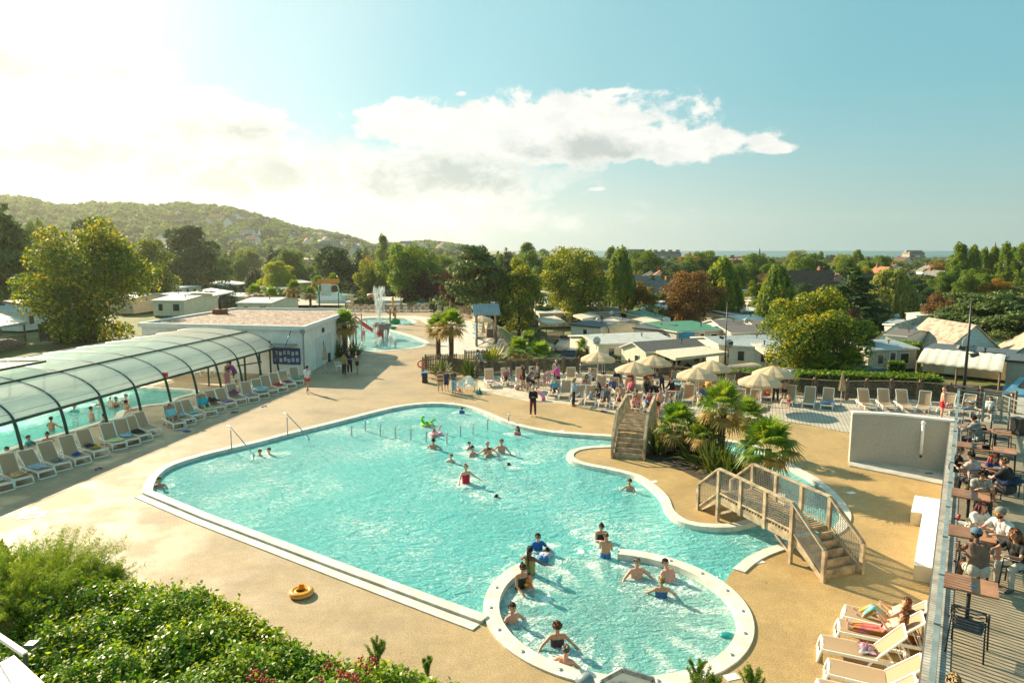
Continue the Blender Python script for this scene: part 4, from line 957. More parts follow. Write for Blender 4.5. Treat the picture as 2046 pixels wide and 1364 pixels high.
# ---------------------------------------------------------------- white building with gravel roof
RZ=3.7
fp=[V2(G(282,645,RZ)),V2(G(606,652,RZ))]; br=V2(G(690,622,RZ)); bl=V2(G(472,615,RZ))
BR=br+Vector((.2,2.2)); cur=[]
for i in range(7):
    t=i/6; a=br; b_=BR+Vector((-.1,1.6)); c_=br+Vector((-4.5,2.9)); cur.append((1-t)**2*a+2*t*(1-t)*b_+t*t*c_)
poly=[fp[0],fp[1]]+cur+[bl]
o0=fp[1]; pl_=[p-o0 for p in poly]
hb=thing('pool_building','white flat building with brown gravel roof beside the covered pool','building',(o0.x,o0.y,0))
b=MB(); b.prism(pl_,0,RZ-.15,0,False); obj('wall',b,mat('white_render',(.84,.80,.72),.8,.06,1.2,.15,30),hb)
rf=obj('roof',MB().flat([pl_],RZ-.14),gravel(),hb)
b=MB(); ribbon(b,pl_,-.06,.26,RZ-.3,RZ+.02); obj('parapet',b,M_white2,hb)
def on(x,y,z): p=G(x,y,z); return p-Vector((o0.x,o0.y,0))
c=on(440,626,RZ-.1); b=MB(); b.box(c+Vector((0,0,.15)),(1.0,1.0,.5)); ch=obj('chimney',b,mat('terracotta',(.28,.10,.04),.8,.2,6),hb)
b=MB(); b.cyl(c+Vector((0,0,.3)),c+Vector((0,0,1.5)),.13); obj('flue',b,M_dark,ch)
fd=(pl_[1]-pl_[0]).normalized(); fn=Vector((fd.y,-fd.x))
def fw(u,z,o_=.03): p=pl_[1]-fd*u+fn*o_; return Vector((p.x,p.y,z))
b=MB(); P=[fw(2.55,1.95),fw(.35,1.95),fw(.35,.75),fw(2.55,.75)]; m_=Matrix(((fd.x,fn.x,0),(fd.y,fn.y,0),(0,0,1)))
b.box(fw(1.45,1.42,.04),(2.25,.06,1.25),0,rot=m_)
nb_=obj('notice_board',b,mat('blue_board',(.02,.07,.22),.5,.1,4),hb)
rb=random.Random(3); b=MB()
for i in range(12):
    b.box(fw(.55+(i%6)*.34+rb.uniform(-.03,.03),1.15+(i//6)*.52+rb.uniform(-.06,.06),.085),(.22,.012,.30),0,rot=m_)
obj('posters',b,mat('poster_paper',(.62,.62,.60),.7,.25,5,col2=(.30,.36,.42)),nb_)
b=MB(); b.box(fw(2.1,2.32,.75),(3.1,1.5,.10),0,rot=m_); aw=obj('awning',b,mat('grey_awning',(.33,.31,.27),.7,.1,4),hb)
b=MB(); b.cyl(fw(.75,2.35,1.4),fw(1.0,3.4,.03),.03,6); b.cyl(fw(6.2,3.0,.03),fw(6.0,3.5,.4),.03,6); obj('awning_rod',b,M_dark,aw)
b=MB(); b.cyl(fw(.0,0,.10),fw(.0,3.3,.10),.06,8); b.box(fw(.0,3.35,.12),(.3,.3,.28)); obj('drain_pipe',b,M_conc,hb)
sd_=(pl_[2]-pl_[1]).normalized(); sn=Vector((sd_.y,-sd_.x)); ms=Matrix(((sd_.x,sn.x,0),(sd_.y,sn.y,0),(0,0,1)))
def sw(u,z,o_=.03): p=pl_[1]+sd_*u+sn*o_; return Vector((p.x,p.y,z))
b=MB(); b.box(sw(5.2,1.25,.02),(4.6,.05,2.3),0,rot=ms); dr=obj('door',b,mat('white_shutter',(.68,.68,.65),.6,.05,2,stripe=(2,.16,.12,.75)),hb)
b=MB(); b.box(sw(5.0,1.5,.06),(.05,.05,.9),0,rot=ms); obj('handle',b,M_dark,dr)
b=MB(); b.box(sw(5.0,2.85,.08),(.28,.14,.36),0,rot=ms); obj('wall_lamp',b,M_dark,hb)
b=MB(); b.box(sw(12.0,2.5,.08),(.6,.12,.8),0,rot=ms); obj('vent_grille',b,M_conc,hb)
# ---------------------------------------------------------------- campsite homes
SID={}
def siding(name,col): return mat('siding_'+name,col,.7,.07,2,.25,30,stripe=(2,.155,.12,.62))
W_tan=siding('tan',(.66,.52,.35)); W_cream=siding('cream',(.80,.71,.55)); W_grey=siding('grey',(.50,.45,.37)); W_white=siding('white',(.84,.79,.68)); W_brown=siding('brown',(.34,.20,.11))
def rooft(name,col,st): return mat('roof_'+name,col,.45 if 'metal' in name else .65,.10,1.5,.4,14,stripe=st)
R_metal=rooft('grey metal',(.34,.37,.37),(0,.30,.12,.6)); R_dark=rooft('dark tile',(.11,.095,.085),(0,.32,.22,1.9,1,.42)); R_slate=rooft('slate',(.085,.105,.12),(0,.9,.03,.6))
R_wtile=rooft('white tile',(.52,.53,.50),(0,.34,.16,.62,1,.42)); R_green=rooft('green sheet',(.05,.20,.13),(0,1.2,.03,1.6)); R_white=rooft('white metal',(.62,.62,.58),(0,.5,.05,.7))
R_thatch=mat('bleached_shingle',(.44,.36,.27),.9,.28,1.6,.8,9,stripe=(2,.13,.16,.7)); R_brown=mat('brown_tiles',(.125,.065,.045),.85,.25,2,.4,12,stripe=(2,.3,.12,.7)); R_orange=mat('orange_tiles',(.36,.145,.06),.85,.2,2,.4,12,stripe=(2,.3,.12,.7)); R_grey=mat('grey_slates',(.18,.17,.16),.8,.2,2,.4,12)
M_canopy=mat('cream_canopy_sheet',(.62,.55,.42),.7,.07,2,.1,20); M_frame=mat('white_frame',(.70,.69,.65),.5,.03)
HOMEC=[]
def home(A,B,C,label,roof,wall,eh=2.4,rise=.5,slope='gable',wins=3,name='mobile_home',cat='mobile home',base=0,endwin=1,over=.18):
    """A near corner, B far end of the near eave, C back corner of the near gable; all photo px at eave height"""
    z0=GZ if A[0]>680 else (-.03 if A[1]>600 else -1.6); a=G(*A,eh+z0);b_=G(*B,eh+z0);c_=G(*C,eh+z0); L=(b_-a).to_2d().length; ang=math.atan2(b_.y-a.y,b_.x-a.x)
    dv=(c_-a).to_2d(); nrm=Vector((-math.sin(ang),math.cos(ang))); D=abs(dv.dot(nrm)); D=min(max(D,3.2),9); HOMEC.append((a.x+math.cos(ang)*L/2-math.sin(ang)*D/2,a.y+math.sin(ang)*L/2+math.cos(ang)*D/2))
    t=thing(name,label,cat,(a.x,a.y,z0),ang)
    m=MB(); m.box((L/2,D/2,(eh-.25)/2+.25),(L,D,eh-.25)); 
    if slope=='gable': m.add([(.002,0,eh),(.002,D,eh),(.002,D/2,eh+rise)],[(0,2,1)]); m.add([(L-.002,0,eh),(L-.002,D,eh),(L-.002,D/2,eh+rise)],[(0,1,2)])
    elif slope=='mono': m.add([(0,0,eh),(0,D,eh),(0,D,eh+rise),(L,0,eh),(L,D,eh),(L,D,eh+rise)],[(0,2,1),(3,4,5),(1,2,5,4)])
    obj('wall',m,wall,t)
    m=MB(); o=over; th=.07
    if slope=='gable':
        k=rise/(D/2)
        for s in (0,1):
            y0=-o if s==0 else D+o; z0=eh-k*o
            vs=[(-o,y0,z0+.01),(L+o,y0,z0+.01),(L+o,D/2,eh+rise+.01),(-o,D/2,eh+rise+.01)]
            vs+=[(x,y,z+th) for x,y,z in vs]
            f=[(0,3,2,1),(4,5,6,7),(0,1,5,4),(1,2,6,5),(2,3,7,6),(3,0,4,7)]
            if s: f=[g[::-1] for g in f]
            m.add(vs,f)
    else:
        r_=rise if slope=='mono' else .03
        vs=[(-o,-o,eh),(L+o,-o,eh),(L+o,D+o,eh+r_),(-o,D+o,eh+r_)]; vs+=[(x,y,z+th+.02) for x,y,z in vs]
        m.add(vs,[(0,3,2,1),(4,5,6,7),(0,1,5,4),(1,2,6,5),(2,3,7,6),(3,0,4,7)])
    rf=obj('roof',m,roof,t)
    m=MB(); m.box((L/2,-o-.01,eh-.02),(L+2*o,.04,.14)); m.box((-o-.01,D/2,eh-.02),(.04,D+2*o,.14)) if slope!='gable' else m.bar((-o-.01,-o,eh-.03),(-o-.01,D/2,eh+rise+.02),.04,.12) or None
    if slope=='gable': m.bar((-o-.01,D+o,eh-.03),(-o-.01,D/2,eh+rise+.02),.04,.12)
    obj('fascia',m,M_frame if roof is not R_slate else M_dark,t)
    n=max(1,min(wins,int(L/2)))
    for i in range(n):
        x=L*(i+.5)/n; ww=.9 if i%2 else .6; hh=.95
        m=MB(); m.box((x,-.02,eh-.95),(ww+.14,.05,hh+.14)); f=obj('window',m,M_frame,t); m=MB(); m.box((x,-.05,eh-.95),(ww,.03,hh)); obj('pane',m,M_glassd,f)
    if wins>1 and L>5:
        x=L/n; m=MB(); m.box((x,-.02,eh-1.15),(.86,.06,1.95)); f=obj('door',m,M_frame,t); m=MB(); m.box((x,-.055,eh-.85),(.56,.03,1.0)); obj('pane',m,M_glassd,f)
    if endwin:
        m=MB(); m.box((-.02,D*.35,eh-.95),(.05,.74,1.04)); f=obj('window',m,M_frame,t); m=MB(); m.box((-.05,D*.35,eh-.95),(.03,.6,.9)); obj('pane',m,M_glassd,f)
    m=MB(); m.box((L/2,D/2,.12),(L-.2,D-.2,.24)); obj('skirt',m,M_dark,t)
    if cat=='mobile home':
        m=MB(); m.cyl((L*.7,D*.3,eh+.1),(L*.7,D*.3,eh+rise*.6+.38),.06,8); m.box((L*.7,D*.3,eh+rise*.6+.4),(.22,.22,.08)); obj('roof_vent',m,M_dark,rf)
    return t
def canopy(pts,label,hz=(2.35,2.6),rail=True,name='terrace_canopy',posts=True,m=None,gate=False):
    """four px corners: front-left, front-right, back-right, back-left"""
    z0=GZ if pts[0][0]>680 else (-.03 if pts[0][1]>600 else -1.6); hz=(hz[0]+z0,hz[1]+z0)
    P=[G(pts[0][0],pts[0][1],hz[0]),G(pts[1][0],pts[1][1],hz[0]),G(pts[2][0],pts[2][1],hz[1]),G(pts[3][0],pts[3][1],hz[1])]
    o=Vector((P[0].x,P[0].y,z0)); Q=[p-o for p in P]; t=thing(name,label,'canopy',o)
    b=MB(); vs=[tuple(q) for q in Q]+[(q.x,q.y,q.z+.10) for q in Q]; b.add(vs,[(0,3,2,1),(4,5,6,7),(0,1,5,4),(1,2,6,5),(2,3,7,6),(3,0,4,7)])
    for i in range(4):
        a,c=Q[i],Q[(i+1)%4]; b.bar(a+Vector((0,0,-.06)),c+Vector((0,0,-.06)),.05,.2)
    obj('cover',b,m or M_canopy,t)
    cen=sum(Q,Vector())/4
    if posts:
        for i in (0,1,2,3):
            q=Q[i].lerp(cen,.07); b=MB(); b.bar((q.x,q.y,0),(q.x,q.y,Q[i].z-.03),.11,.11); obj('post',b,M_wood2,t)
        b=MB(); z=.32; dd=[q.lerp(cen,.05) for q in Q]; b.prism([(q.x,q.y) for q in dd][::1],0,z); obj('floor_deck',b,M_wood,t)
    if rail:
        for i in (0,3):
            a=Q[i].lerp(cen,.07);c=Q[(i+1)%4].lerp(cen,.07); b=MB(); a=Vector((a.x,a.y,0));c=Vector((c.x,c.y,0)); n=max(3,int((c-a).length/.16))
            b.bar(a+Vector((0,0,1.15)),c+Vector((0,0,1.15)),.09,.05); b.bar(a+Vector((0,0,.45)),c+Vector((0,0,.45)),.06,.05)
            for k in range(1,n):
                p=a.lerp(c,k/n); b.bar(p+Vector((0,0,.45)),p+Vector((0,0,1.13)),.06,.025)
            obj('railing',b,M_wood,t)
    return t
home((1196,688),(1347,681),(1159,670),'cream home with white tiled roof behind the leftmost open parasol',R_wtile,W_cream,2.4,.45)
home((1291,704),(1412,695),(1241,693),'cream gabled home with dark tiled roof behind the open parasols',R_dark,W_cream,2.4,.7)
canopy([(1350,717),(1455,705),(1409,693),(1311,702)],'large cream terrace cover beside the dark tiled home behind the parasols',(2.3,2.5),False)
home((1437,688),(1570,684),(1407,673),'home with silver grey metal roof left of the golden maple',R_metal,W_cream,2.4,.4)
home((1457,691),(1556,696),(1472,681),'small cream home with flat grey roof just left of the golden maple',R_metal,W_white,2.4,.2,'mono',2)
canopy([(1532,709),(1580,704),(1548,685),(1500,688)],'cream terrace cover half hidden by the golden maple',(2.2,2.5),False)
home((1354,663),(1450,658),(1335,649),'tan home with green sheet roof and blue banner below the copper brown tree',R_green,W_grey,2.5,.35,'mono',2)
home((1141,648),(1199,654),(1100,630),'pale home with slate blue roof behind the silver car',R_slate,W_cream,2.4,.4,'gable',0)
canopy([(1091,647),(1129,642),(1108,632),(1070,637)],'cream terrace cover with wooden rail nearest the black lamp mast',(2.35,2.6))
home((1206,639),(1243,646),(1182,627),'slate roofed home behind the second cream terrace cover',R_slate,W_cream,2.4,.4,'gable',0)
canopy([(1164,638),(1198,632),(1177,625),(1145,630)],'small cream terrace cover in front of the tall birch',(2.35,2.6))
home((1267,655),(1323,660),(1240,641),'slate roofed home between the birch and the green sheet roof',R_slate,W_cream,2.4,.4,'gable',1)
canopy([(1216,654),(1255,648),(1227,638),(1196,642)],'cream terrace cover right of the small pole in the middle of the camp',(2.35,2.6))
home((1160,623),(1240,623),(1157,613),'home with dark and pale checkered roof under the birch',R_dark,W_grey,2.4,.4)
home((1078,626),(1142,625),(1082,612),'tan home with cream front cover behind the two maples',R_white,W_tan,2.4,.3)
home((1300,636),(1336,635),(1287,625),'home with faded green roof left of the copper brown tree',R_green,W_grey,2.5,.3,'mono',1)
canopy([(1280,647),(1322,642),(1290,633),(1256,640)],'cream cover in front of the faded green roof',(2.35,2.6),False)
home((1462,665),(1556,663),(1450,652),'long home with dark tiled roof behind the silver roofed home',R_dark,W_grey,2.4,.5)
home((1440,651),(1490,650),(1432,643),'home with grey brown roof right of the green sheet roof',R_dark,W_cream,2.4,.5)
canopy([(1437,646),(1472,641),(1450,636),(1425,640)],'small cream cover beneath the yellow green birch',(2.35,2.6),False)
home((1458,631),(1490,628),(1450,618),'home with blue grey roof right of the yellow green birch',R_slate,W_white,2.4,.4)
home((1490,622),(1526,620),(1484,612),'white walled home below the flags',R_white,W_white,2.4,.3)
home((1486,641),(1534,639),(1474,630),'pale roofed home left of the golden maple, in the back row',R_white,W_tan,2.4,.4)
home((1508,650),(1560,650),(1494,640),'brown tiled home touching the golden maple',R_dark,W_cream,2.4,.4)
home((1098,610),(1140,609),(1090,602),'far white roofed home between the two maples',R_white,W_white,2.4,.4)
home((1180,612),(1222,611),(1172,604),'far pale home left of the birch foot',R_white,W_tan,2.4,.4)
home((1315,618),(1352,615),(1306,608),'far pale home right of the small orange tree',R_white,W_tan,2.4,.4)
home((1000,612),(1045,610),(994,602),'grey roofed home behind the pine trunk',R_metal,W_grey,2.4,.4)
home((1736,699),(1832,696),(1722,680),'grey walled home with ribbed metal roof right of the golden maple',R_metal,W_grey,2.3,.4)
home((1770,668),(1812,672),(1728,652),'white walled home with brown roof behind the ribbed metal roof',R_dark,W_white,2.4,.4)
home((1768,646),(1810,650),(1726,636),'home with pale blue grey roof right of the golden maple top',R_metal,W_tan,2.4,.5)
home((1828,660),(1850,660),(1802,648),'low cream home left of the bleached gable roof',R_white,W_cream,2.4,.3)
# awning home at right
t_aw=home((1846,698),(2016,713),(1856,688),'tan sided home under a scalloped white awning at right',R_slate,W_tan,2.45,.1,'mono',5)
P=[G(1833,720,2.0+GZ),G(2003,739,2.0+GZ),G(2010,709,2.75+GZ),G(1847,696,2.75+GZ)]; o=Vector((P[0].x,P[0].y,GZ)); Q=[p-o for p in P]
t=thing('scalloped_awning','white scalloped fabric awning over the tan sided home','awning',o); b=MB(); NN_=32; vs=[]
for i in range(NN_+1):
    f=i/NN_; a=Q[0].lerp(Q[1],f); c=Q[3].lerp(Q[2],f); bul=.07*abs(math.sin(f*math.pi*8)); vs+=[tuple(a+Vector((0,0,bul-.22))),tuple(a+Vector((0,0,bul))),tuple(a.lerp(c,.5)+Vector((0,0,bul+.12))),tuple(c+Vector((0,0,bul)))]
b.add(vs,[(i*4+j,(i+1)*4+j,(i+1)*4+j+1,i*4+j+1) for i in range(NN_) for j in range(3)],0,True); obj('fabric',b,mat('white_awning_fabric',(.66,.62,.53),.8,.06,2),t)
for f in (.01,.5,.99):
    a=Q[0].lerp(Q[1],f)+Vector((0,.15,0)); b=MB(); b.bar((a.x,a.y,0),(a.x,a.y,a.z),.12,.12); obj('post',b,M_wood2,t)
home((2012,720),(2110,728),(2016,709),'grey tan home at the right edge beside the parked van',R_slate,W_grey,2.45,.1,'mono',2)
# bleached shingle roofs with blue gables
def lodge(R1,R2,E1,E2,zr,ze,label,wd,blue2=False):
    r1=G(*R1,zr+GZ);r2=G(*R2,zr+GZ); o=Vector((r2.x,r2.y,GZ)); d=(r1-r2); d.z=0; L=d.length; ang=math.atan2(d.y,d.x)
    t=thing('gabled_lodge',label,'lodge',o,ang); W_=wd/2
    b=MB(); 
    for s in (-1,1):
        vs=[(-.15,0,zr),(L+.15,0,zr),(L+.15,s*W_,ze),(-.15,s*W_,ze)]; vs+=[(x,y+s*.05,z+.12) for x,y,z in vs]; f=[(0,1,2,3),(4,7,6,5),(0,4,5,1),(1,5,6,2),(2,6,7,3),(3,7,4,0)]
        b.add(vs,f if s>0 else [g[::-1] for g in f])
    obj('roof',b,R_thatch,t)
    mb_=siding('blue',(.26,.45,.52)) if 'siding_blue' not in MATS else MATS['siding_blue']
    for x in (0,L):
        b=MB(); b.add([(x,-W_+.05,0),(x,W_-.05,0),(x,W_-.05,ze-.02),(x,0,zr-.05),(x,-W_+.05,ze-.02)],[(0,1,2,3,4)]); obj('gable_wall',b,mb_,t)
    b=MB()
    for s in (-1,1): b.add([(0,s*(W_-.06),0),(L,s*(W_-.06),0),(L,s*(W_-.06),ze),(0,s*(W_-.06),ze)],[(0,1,2,3)])
    obj('wall',b,W_grey,t); b=MB(); b.box((L/2,0,zr+.08),(L+.3,.18,.06)); obj('ridge_cap',b,M_conc,t)
lodge((1857,636),(1950,651),0,0,3.9,.9,'lodge with bleached shingle roof and pale blue triangular gable',6.6)
lodge((1838,634),(1792,648),0,0,3.3,1.0,'pale blue triangular gable left of the bleached shingle roof',5.0)
lodge((2080,640),(2100,664),0,0,4.2,.9,'bleached shingle roof cut by the right edge',7.5)
# left side homes
home((40,624),(81,620),(-10,612),'white sided home with tiled roof by the wooden deck at left',R_wtile,W_white,2.4,.5)
canopy([(-60,662),(53,645),(0,628),(-90,636)],'white terrace cover with wooden rail at the far left',(2.3,2.6),True,m=M_white2)
home((62,611),(134,607),(50,602),'cream home behind the tiled roof at left',R_slate,W_cream,2.4,.2,'mono',2)
canopy([(-40,584),(88,578),(86,568),(-40,572)],'long white roof over a brown porch at left',(2.4,2.7),True,m=M_white2)
home((-30,583),(90,577),(-36,572),'brown clad home with long porch at left',R_white,W_brown,2.6,.2,'mono',4)
home((23,527),(56,524),(14,519),'far white walled home beside the pine at left',R_white,W_white,2.6,.4)
home((336,590),(377,584),(318,583),'grey sided home just above the gravel roofed building',R_slate,W_grey,2.4,.2,'mono',1)
canopy([(425,592),(468,583),(422,576),(376,585)],'nearer white terrace cover above the gravel roofed building',(2.35,2.5),True,m=M_white2)
canopy([(450,571),(498,566),(457,561),(402,565)],'farther white terrace cover above the gravel roofed building',(2.35,2.5),True,m=M_white2)
home((345,576),(402,572),(340,568),'low white home behind the dark dome shaped tree',R_white,W_white,2.4,.2,'mono',2)
home((500,575),(545,580),(508,566),'pale roofed home left of the lime green tree',R_white,W_cream,2.4,.4)
home((590,566),(625,564),(583,560),'grey roofed home right of the lime green tree',R_white,W_grey,2.4,.5)
home((690,588),(757,586),(684,576),'grey home with two tier roof behind the tall fountain',R_slate,W_grey,2.4,.4)
home((672,592),(706,589),(660,583),'home with pale green roof left of the fountain',R_green,W_tan,2.4,.3,'mono',1)
home((747,571),(775,566),(713,556),'big pale roofed hall left of the tall green tree',R_grey,W_white,3.4,1.4,'gable',2)
home((713,566),(740,570),(706,559),'small grey home left of the pale roofed hall',R_metal,W_grey,2.4,.4)
home((790,618),(840,612),(782,606),'low home with grey roof behind the far picket fence',R_metal,W_white,1.9,.4)
canopy([(838,611),(876,618),(868,608),(826,602)],'cream cover sloping behind the far picket fence',(1.9,2.2),False,m=M_canopy)
home((560,602),(595,600),(552,594),'low green home behind the palm row',R_slate,W_tan,2.0,.3)
def pmesh(o): return [(ch.name.split('.')[0],ch.data,[(g.name.split('.')[0],g.data) for g in ch.children]) for ch in o.children]
SRC=[(home((1540,601),(1580,600),(1530,594),'far white roofed home right of the flags',R_white,W_cream,2.4,.4),'white roofed'),(home((1700,624),(1742,626),(1690,615),'far grey roofed home right of the wide cedar',R_metal,W_tan,2.4,.4),'grey roofed')]
r4=random.Random(31); cnt=0; tk=[tuple(base_at(t_[1],t_[2])[:2]) for t_ in TR]
tries=0
while cnt<54 and tries<25000:
    tries+=1
    lf=cnt%3==0 or cnt>45; u=r4.uniform(-.72,-.12) if lf else r4.uniform(-.05,.72); d_=(r4.uniform(90,128) if cnt>45 else r4.uniform(122,190)) if lf else r4.uniform(92,165)
    if cnt>45: u=r4.uniform(-.75,-.38)
    x,y=u*d_,d_
    if any((x+3-p)**2+(y+1.5-q)**2<8.0**2 for p,q in HOMEC): continue
    if any((x-p)**2+(y-q)**2<(8.5 if i>=len(TR) else 5)**2 for i,(p,q) in enumerate(tk)): continue
    tk.append((x,y)); s_,nm_=SRC[r4.random()<.3]; cnt+=1
    t_=inst(pmesh(s_),'mobile_home',nm_+' mobile home in the rear rows of the campsite','mobile home',(x,y,float(terr(x,y))),r4.choice((0,.12,1.4,-.2))+r4.uniform(-.1,.1),1,nm_+' homes in the rear rows of the campsite')
# ---------------------------------------------------------------- far houses
def house(x,by,w,d,wh,rh,roof,wall,label,rz=0,name='house',P=None,group=None,chim=True,scale=1,cat='house'):
    P=P or base_at(x,by); t=thing(name,label,cat,P,rz,group)
    b=MB(); b.box((0,0,wh/2),(w,d,wh)); 
    for s in (-1,1): b.add([(s*(w/2-.01),-d/2,wh),(s*(w/2-.01),d/2,wh),(s*(w/2-.01),0,wh+rh)],[(0,1,2)])
    obj('wall',b,wall,t); b=MB()
    for s in (-1,1):
        vs=[(-w/2-.3,0,wh+rh),(w/2+.3,0,wh+rh),(w/2+.3,s*(d/2+.4),wh-.25),(-w/2-.3,s*(d/2+.4),wh-.25)]; vs+=[(q[0],q[1],q[2]+.16) for q in vs]; b.add(vs,[(0,1,2,3),(4,7,6,5),(0,4,5,1),(1,5,6,2),(2,6,7,3),(3,7,4,0)])
    r=obj('roof',b,roof,t)
    if chim: b=MB(); b.box((w*.3,.3,wh+rh+.3),(.7,.7,1.5)); obj('chimney',b,M_brick,r)
    n=max(2,int(w/2.8)); b=MB()
    for i in range(n):
        for z in ((1.5,4.1) if wh>4.5 else (1.5,)):
            b=MB(); b.box((-w/2+w*(i+.5)/n,-d/2-.02,z),(1.0,.08,1.3)); obj('window',b,M_glassd,t)
    return t
M_brick=mat('brick',(.27,.11,.07),.85,.15,5); WL=[mat('cream_wall',(.68,.59,.44),.85,.08,2),mat('white_wall',(.80,.75,.66),.85,.08,2),mat('stone_wall',(.36,.30,.23),.85,.12,2)]
house(443,566,9,9,4.5,5.5,R_brown,WL[0],'steep gabled cream house with brown roof right of the dome shaped tree',R(65),'gabled_house')
house(1605,606,13,10,3.0,4.5,R_brown,WL[2],'large house with sweeping brown tiled roof behind the round clipped tree',R(8),'tiled_house')
house(1650,604,10,9,3.0,4.0,R_brown,WL[2],'brown tiled wing at the right end of the large tiled house',R(98),'tiled_house')
house(1722,596,15,9,2.8,3.4,R_brown,WL[1],'long brown roofed building left of the weeping willow',R(2),'tiled_house')
house(1515,590,9,8,2.6,3.2,R_orange,WL[0],'orange roofed house left of the large brown tiled house',R(-15),'tiled_house')
house(1485,584,7,7,3.5,3.0,R_brown,WL[0],'hipped dark roofed house behind the flags',R(20),'tiled_house')
house(1078,584,10,8,3.4,2.6,R_orange,WL[1],'house with long red roof between the orange tipped and the broad maple',R(0),'tiled_house')
house(1245,582,12,7,2.8,2.2,R_orange,WL[0],'red brown roofed row behind the tall birch',R(0),'tiled_house')
house(1317,588,8,8,3.2,3.4,R_orange,WL[1],'white gabled house in front of the far apartment blocks',R(80),'tiled_house')
house(1310,612,9,8,1.6,4.0,R_grey,WL[2],'steep grey roofed barn right of the small orange tree',R(15),'barn')
house(575,583,8,8,1.5,5.4,R_grey,WL[2],'steep dark triangular roof behind the lime green tree',R(80),'barn')
house(555,534,60,16,5.5,1.0,mat('white_flat_roof',(.62,.60,.55),.7),WL[0],'long low cream industrial hall below the wooded hill',R(-3),'warehouse',chim=False,cat='warehouse')
house(480,526,40,14,5,.8,MATS['white_flat_roof'],WL[1],'white roofed depot left of the long cream industrial hall',R(2),'warehouse',chim=False,cat='warehouse')
def block(x,by,w,h,label,d=14):
    P=base_at(x,by); t=thing('apartment_block',label,'apartments',P,R(-4)); b=MB(); b.box((0,0,h/2),(w,d,h)); obj('wall',b,WL[2],t)
    b=MB(); b.box((0,0,h+.9),(w+.6,d+.6,1.8),0,0,.86); r=obj('roof',b,R_grey,t); 
    for i in range(4): b=MB(); b.box((-w*.4+w*.27*i,0,h+2.4),(3.4,3,1.5)); obj('dormer',b,WL[2],r)
    for f in range(int(h/2.8)):
        for i in range(int(w/5)): b=MB(); b.box((-w/2+5*(i+.5),-d/2-.05,1.6+2.8*f),(2.8,.12,1.5)); obj('window',b,M_glassd if (i+f)%3 else WL[1],t)
block(1270,531,13,10.2,'left apartment block in front of the sea'); block(1330,531,22,9.8,'right apartment block with pale roof huts in front of the sea')
block(1823,528,13,9.4,'pale grand hotel building on the sea horizon')
P=base_at(1985,531); t=thing('church_spire','slender stone church spire rising between the poplars','church',P); b=MB(); b.box((0,0,5),(4,4,10)); obj('tower',b,WL[2],t); b=MB(); b.lathe([(2.2,9.5),(1.3,13),(.1,19.5)],8); obj('spire',b,mat('spire_stone',(.22,.17,.14),.9),t)
P=base_at(1516,535); t=thing('church_spire','thin dark spire on the sea horizon left of the golden maple','church',P); b=MB(); b.box((0,0,4),(2.4,2.4,8)); obj('tower',b,WL[2],t); b=MB(); b.lathe([(1.3,8),(.8,10.5),(.1,14.5)],8); obj('spire',b,R_grey,t)
RW=[R_brown,R_orange,R_grey,R_slate]; r3=random.Random(12); HN=['brown','orange','grey','slate']; cnt=0; plc=[]
while cnt<95:
    u=r3.uniform(-.78,.80); d_=175*(620/175)**r3.random(); x,y=u*d_,d_
    if any((x-a)**2+(y-b)**2<14**2 for a,b in plc) or (u<0 and d_<230): continue
    plc.append((x,y)); cnt+=1; k=r3.choice((0,0,1,2,2,3)); w_=r3.uniform(8,14)
    house(0,0,w_,r3.uniform(7,9),r3.uniform(2.6,4.4),r3.uniform(2.4,3.4),RW[k],r3.choice(WL),'small '+HN[k]+' roofed house among the far town trees',r3.uniform(-.6,.6)+r3.choice((0,1.57)),'town_house',Vector((x,y,GZ)),'far town houses with '+HN[k]+' roofs')
cnt=0
while cnt<55:
    px=r3.uniform(330,1010); d_=r3.uniform(560,900); u=(px-1023)/F; hh=float(hill_h(np.array([u]),np.array([d_]))[0]); e=hh/d_
    if hh<2 or hh>42: continue
    cnt+=1; k=r3.choice((2,2,3,0,1)); w_=r3.uniform(9,20); s_=math.sqrt(1+u*u)
    house(0,0,w_,8,r3.uniform(4.6,6.5),r3.uniform(3,4.5),RW[k],WL[r3.choice((0,1,1))],'pale house with '+HN[k]+' roof on the slope of the wooded hill',r3.uniform(-.5,.5)+r3.choice((0,1.57)),'hillside_house',Vector((u*d_/s_,d_/s_,hh+1.2)),'hillside houses with '+HN[k]+' roofs')

# ---------------------------------------------------------------- air
hz_b=MB(); hz_b.box((0,1100,60),(5200,2700,142)); 
mh=bpy.data.materials.new('haze'); mh.use_nodes=True; TH=NT(mh.node_tree); TH.n.clear()
pv=TH.node('ShaderNodeVolumePrincipled'); pv.inputs['Color'].default_value=(.95,.97,.88,1); pv.inputs['Density'].default_value=.00013; pv.inputs['Anisotropy'].default_value=.55
TH.l.new(pv.outputs[0],TH.node('ShaderNodeOutputMaterial').inputs['Volume'])
obj('haze',hz_b,mh,None,'thin warm haze in front of the wooded hill','haze',kind='stuff')
UPZ=Vector((0,0,1))
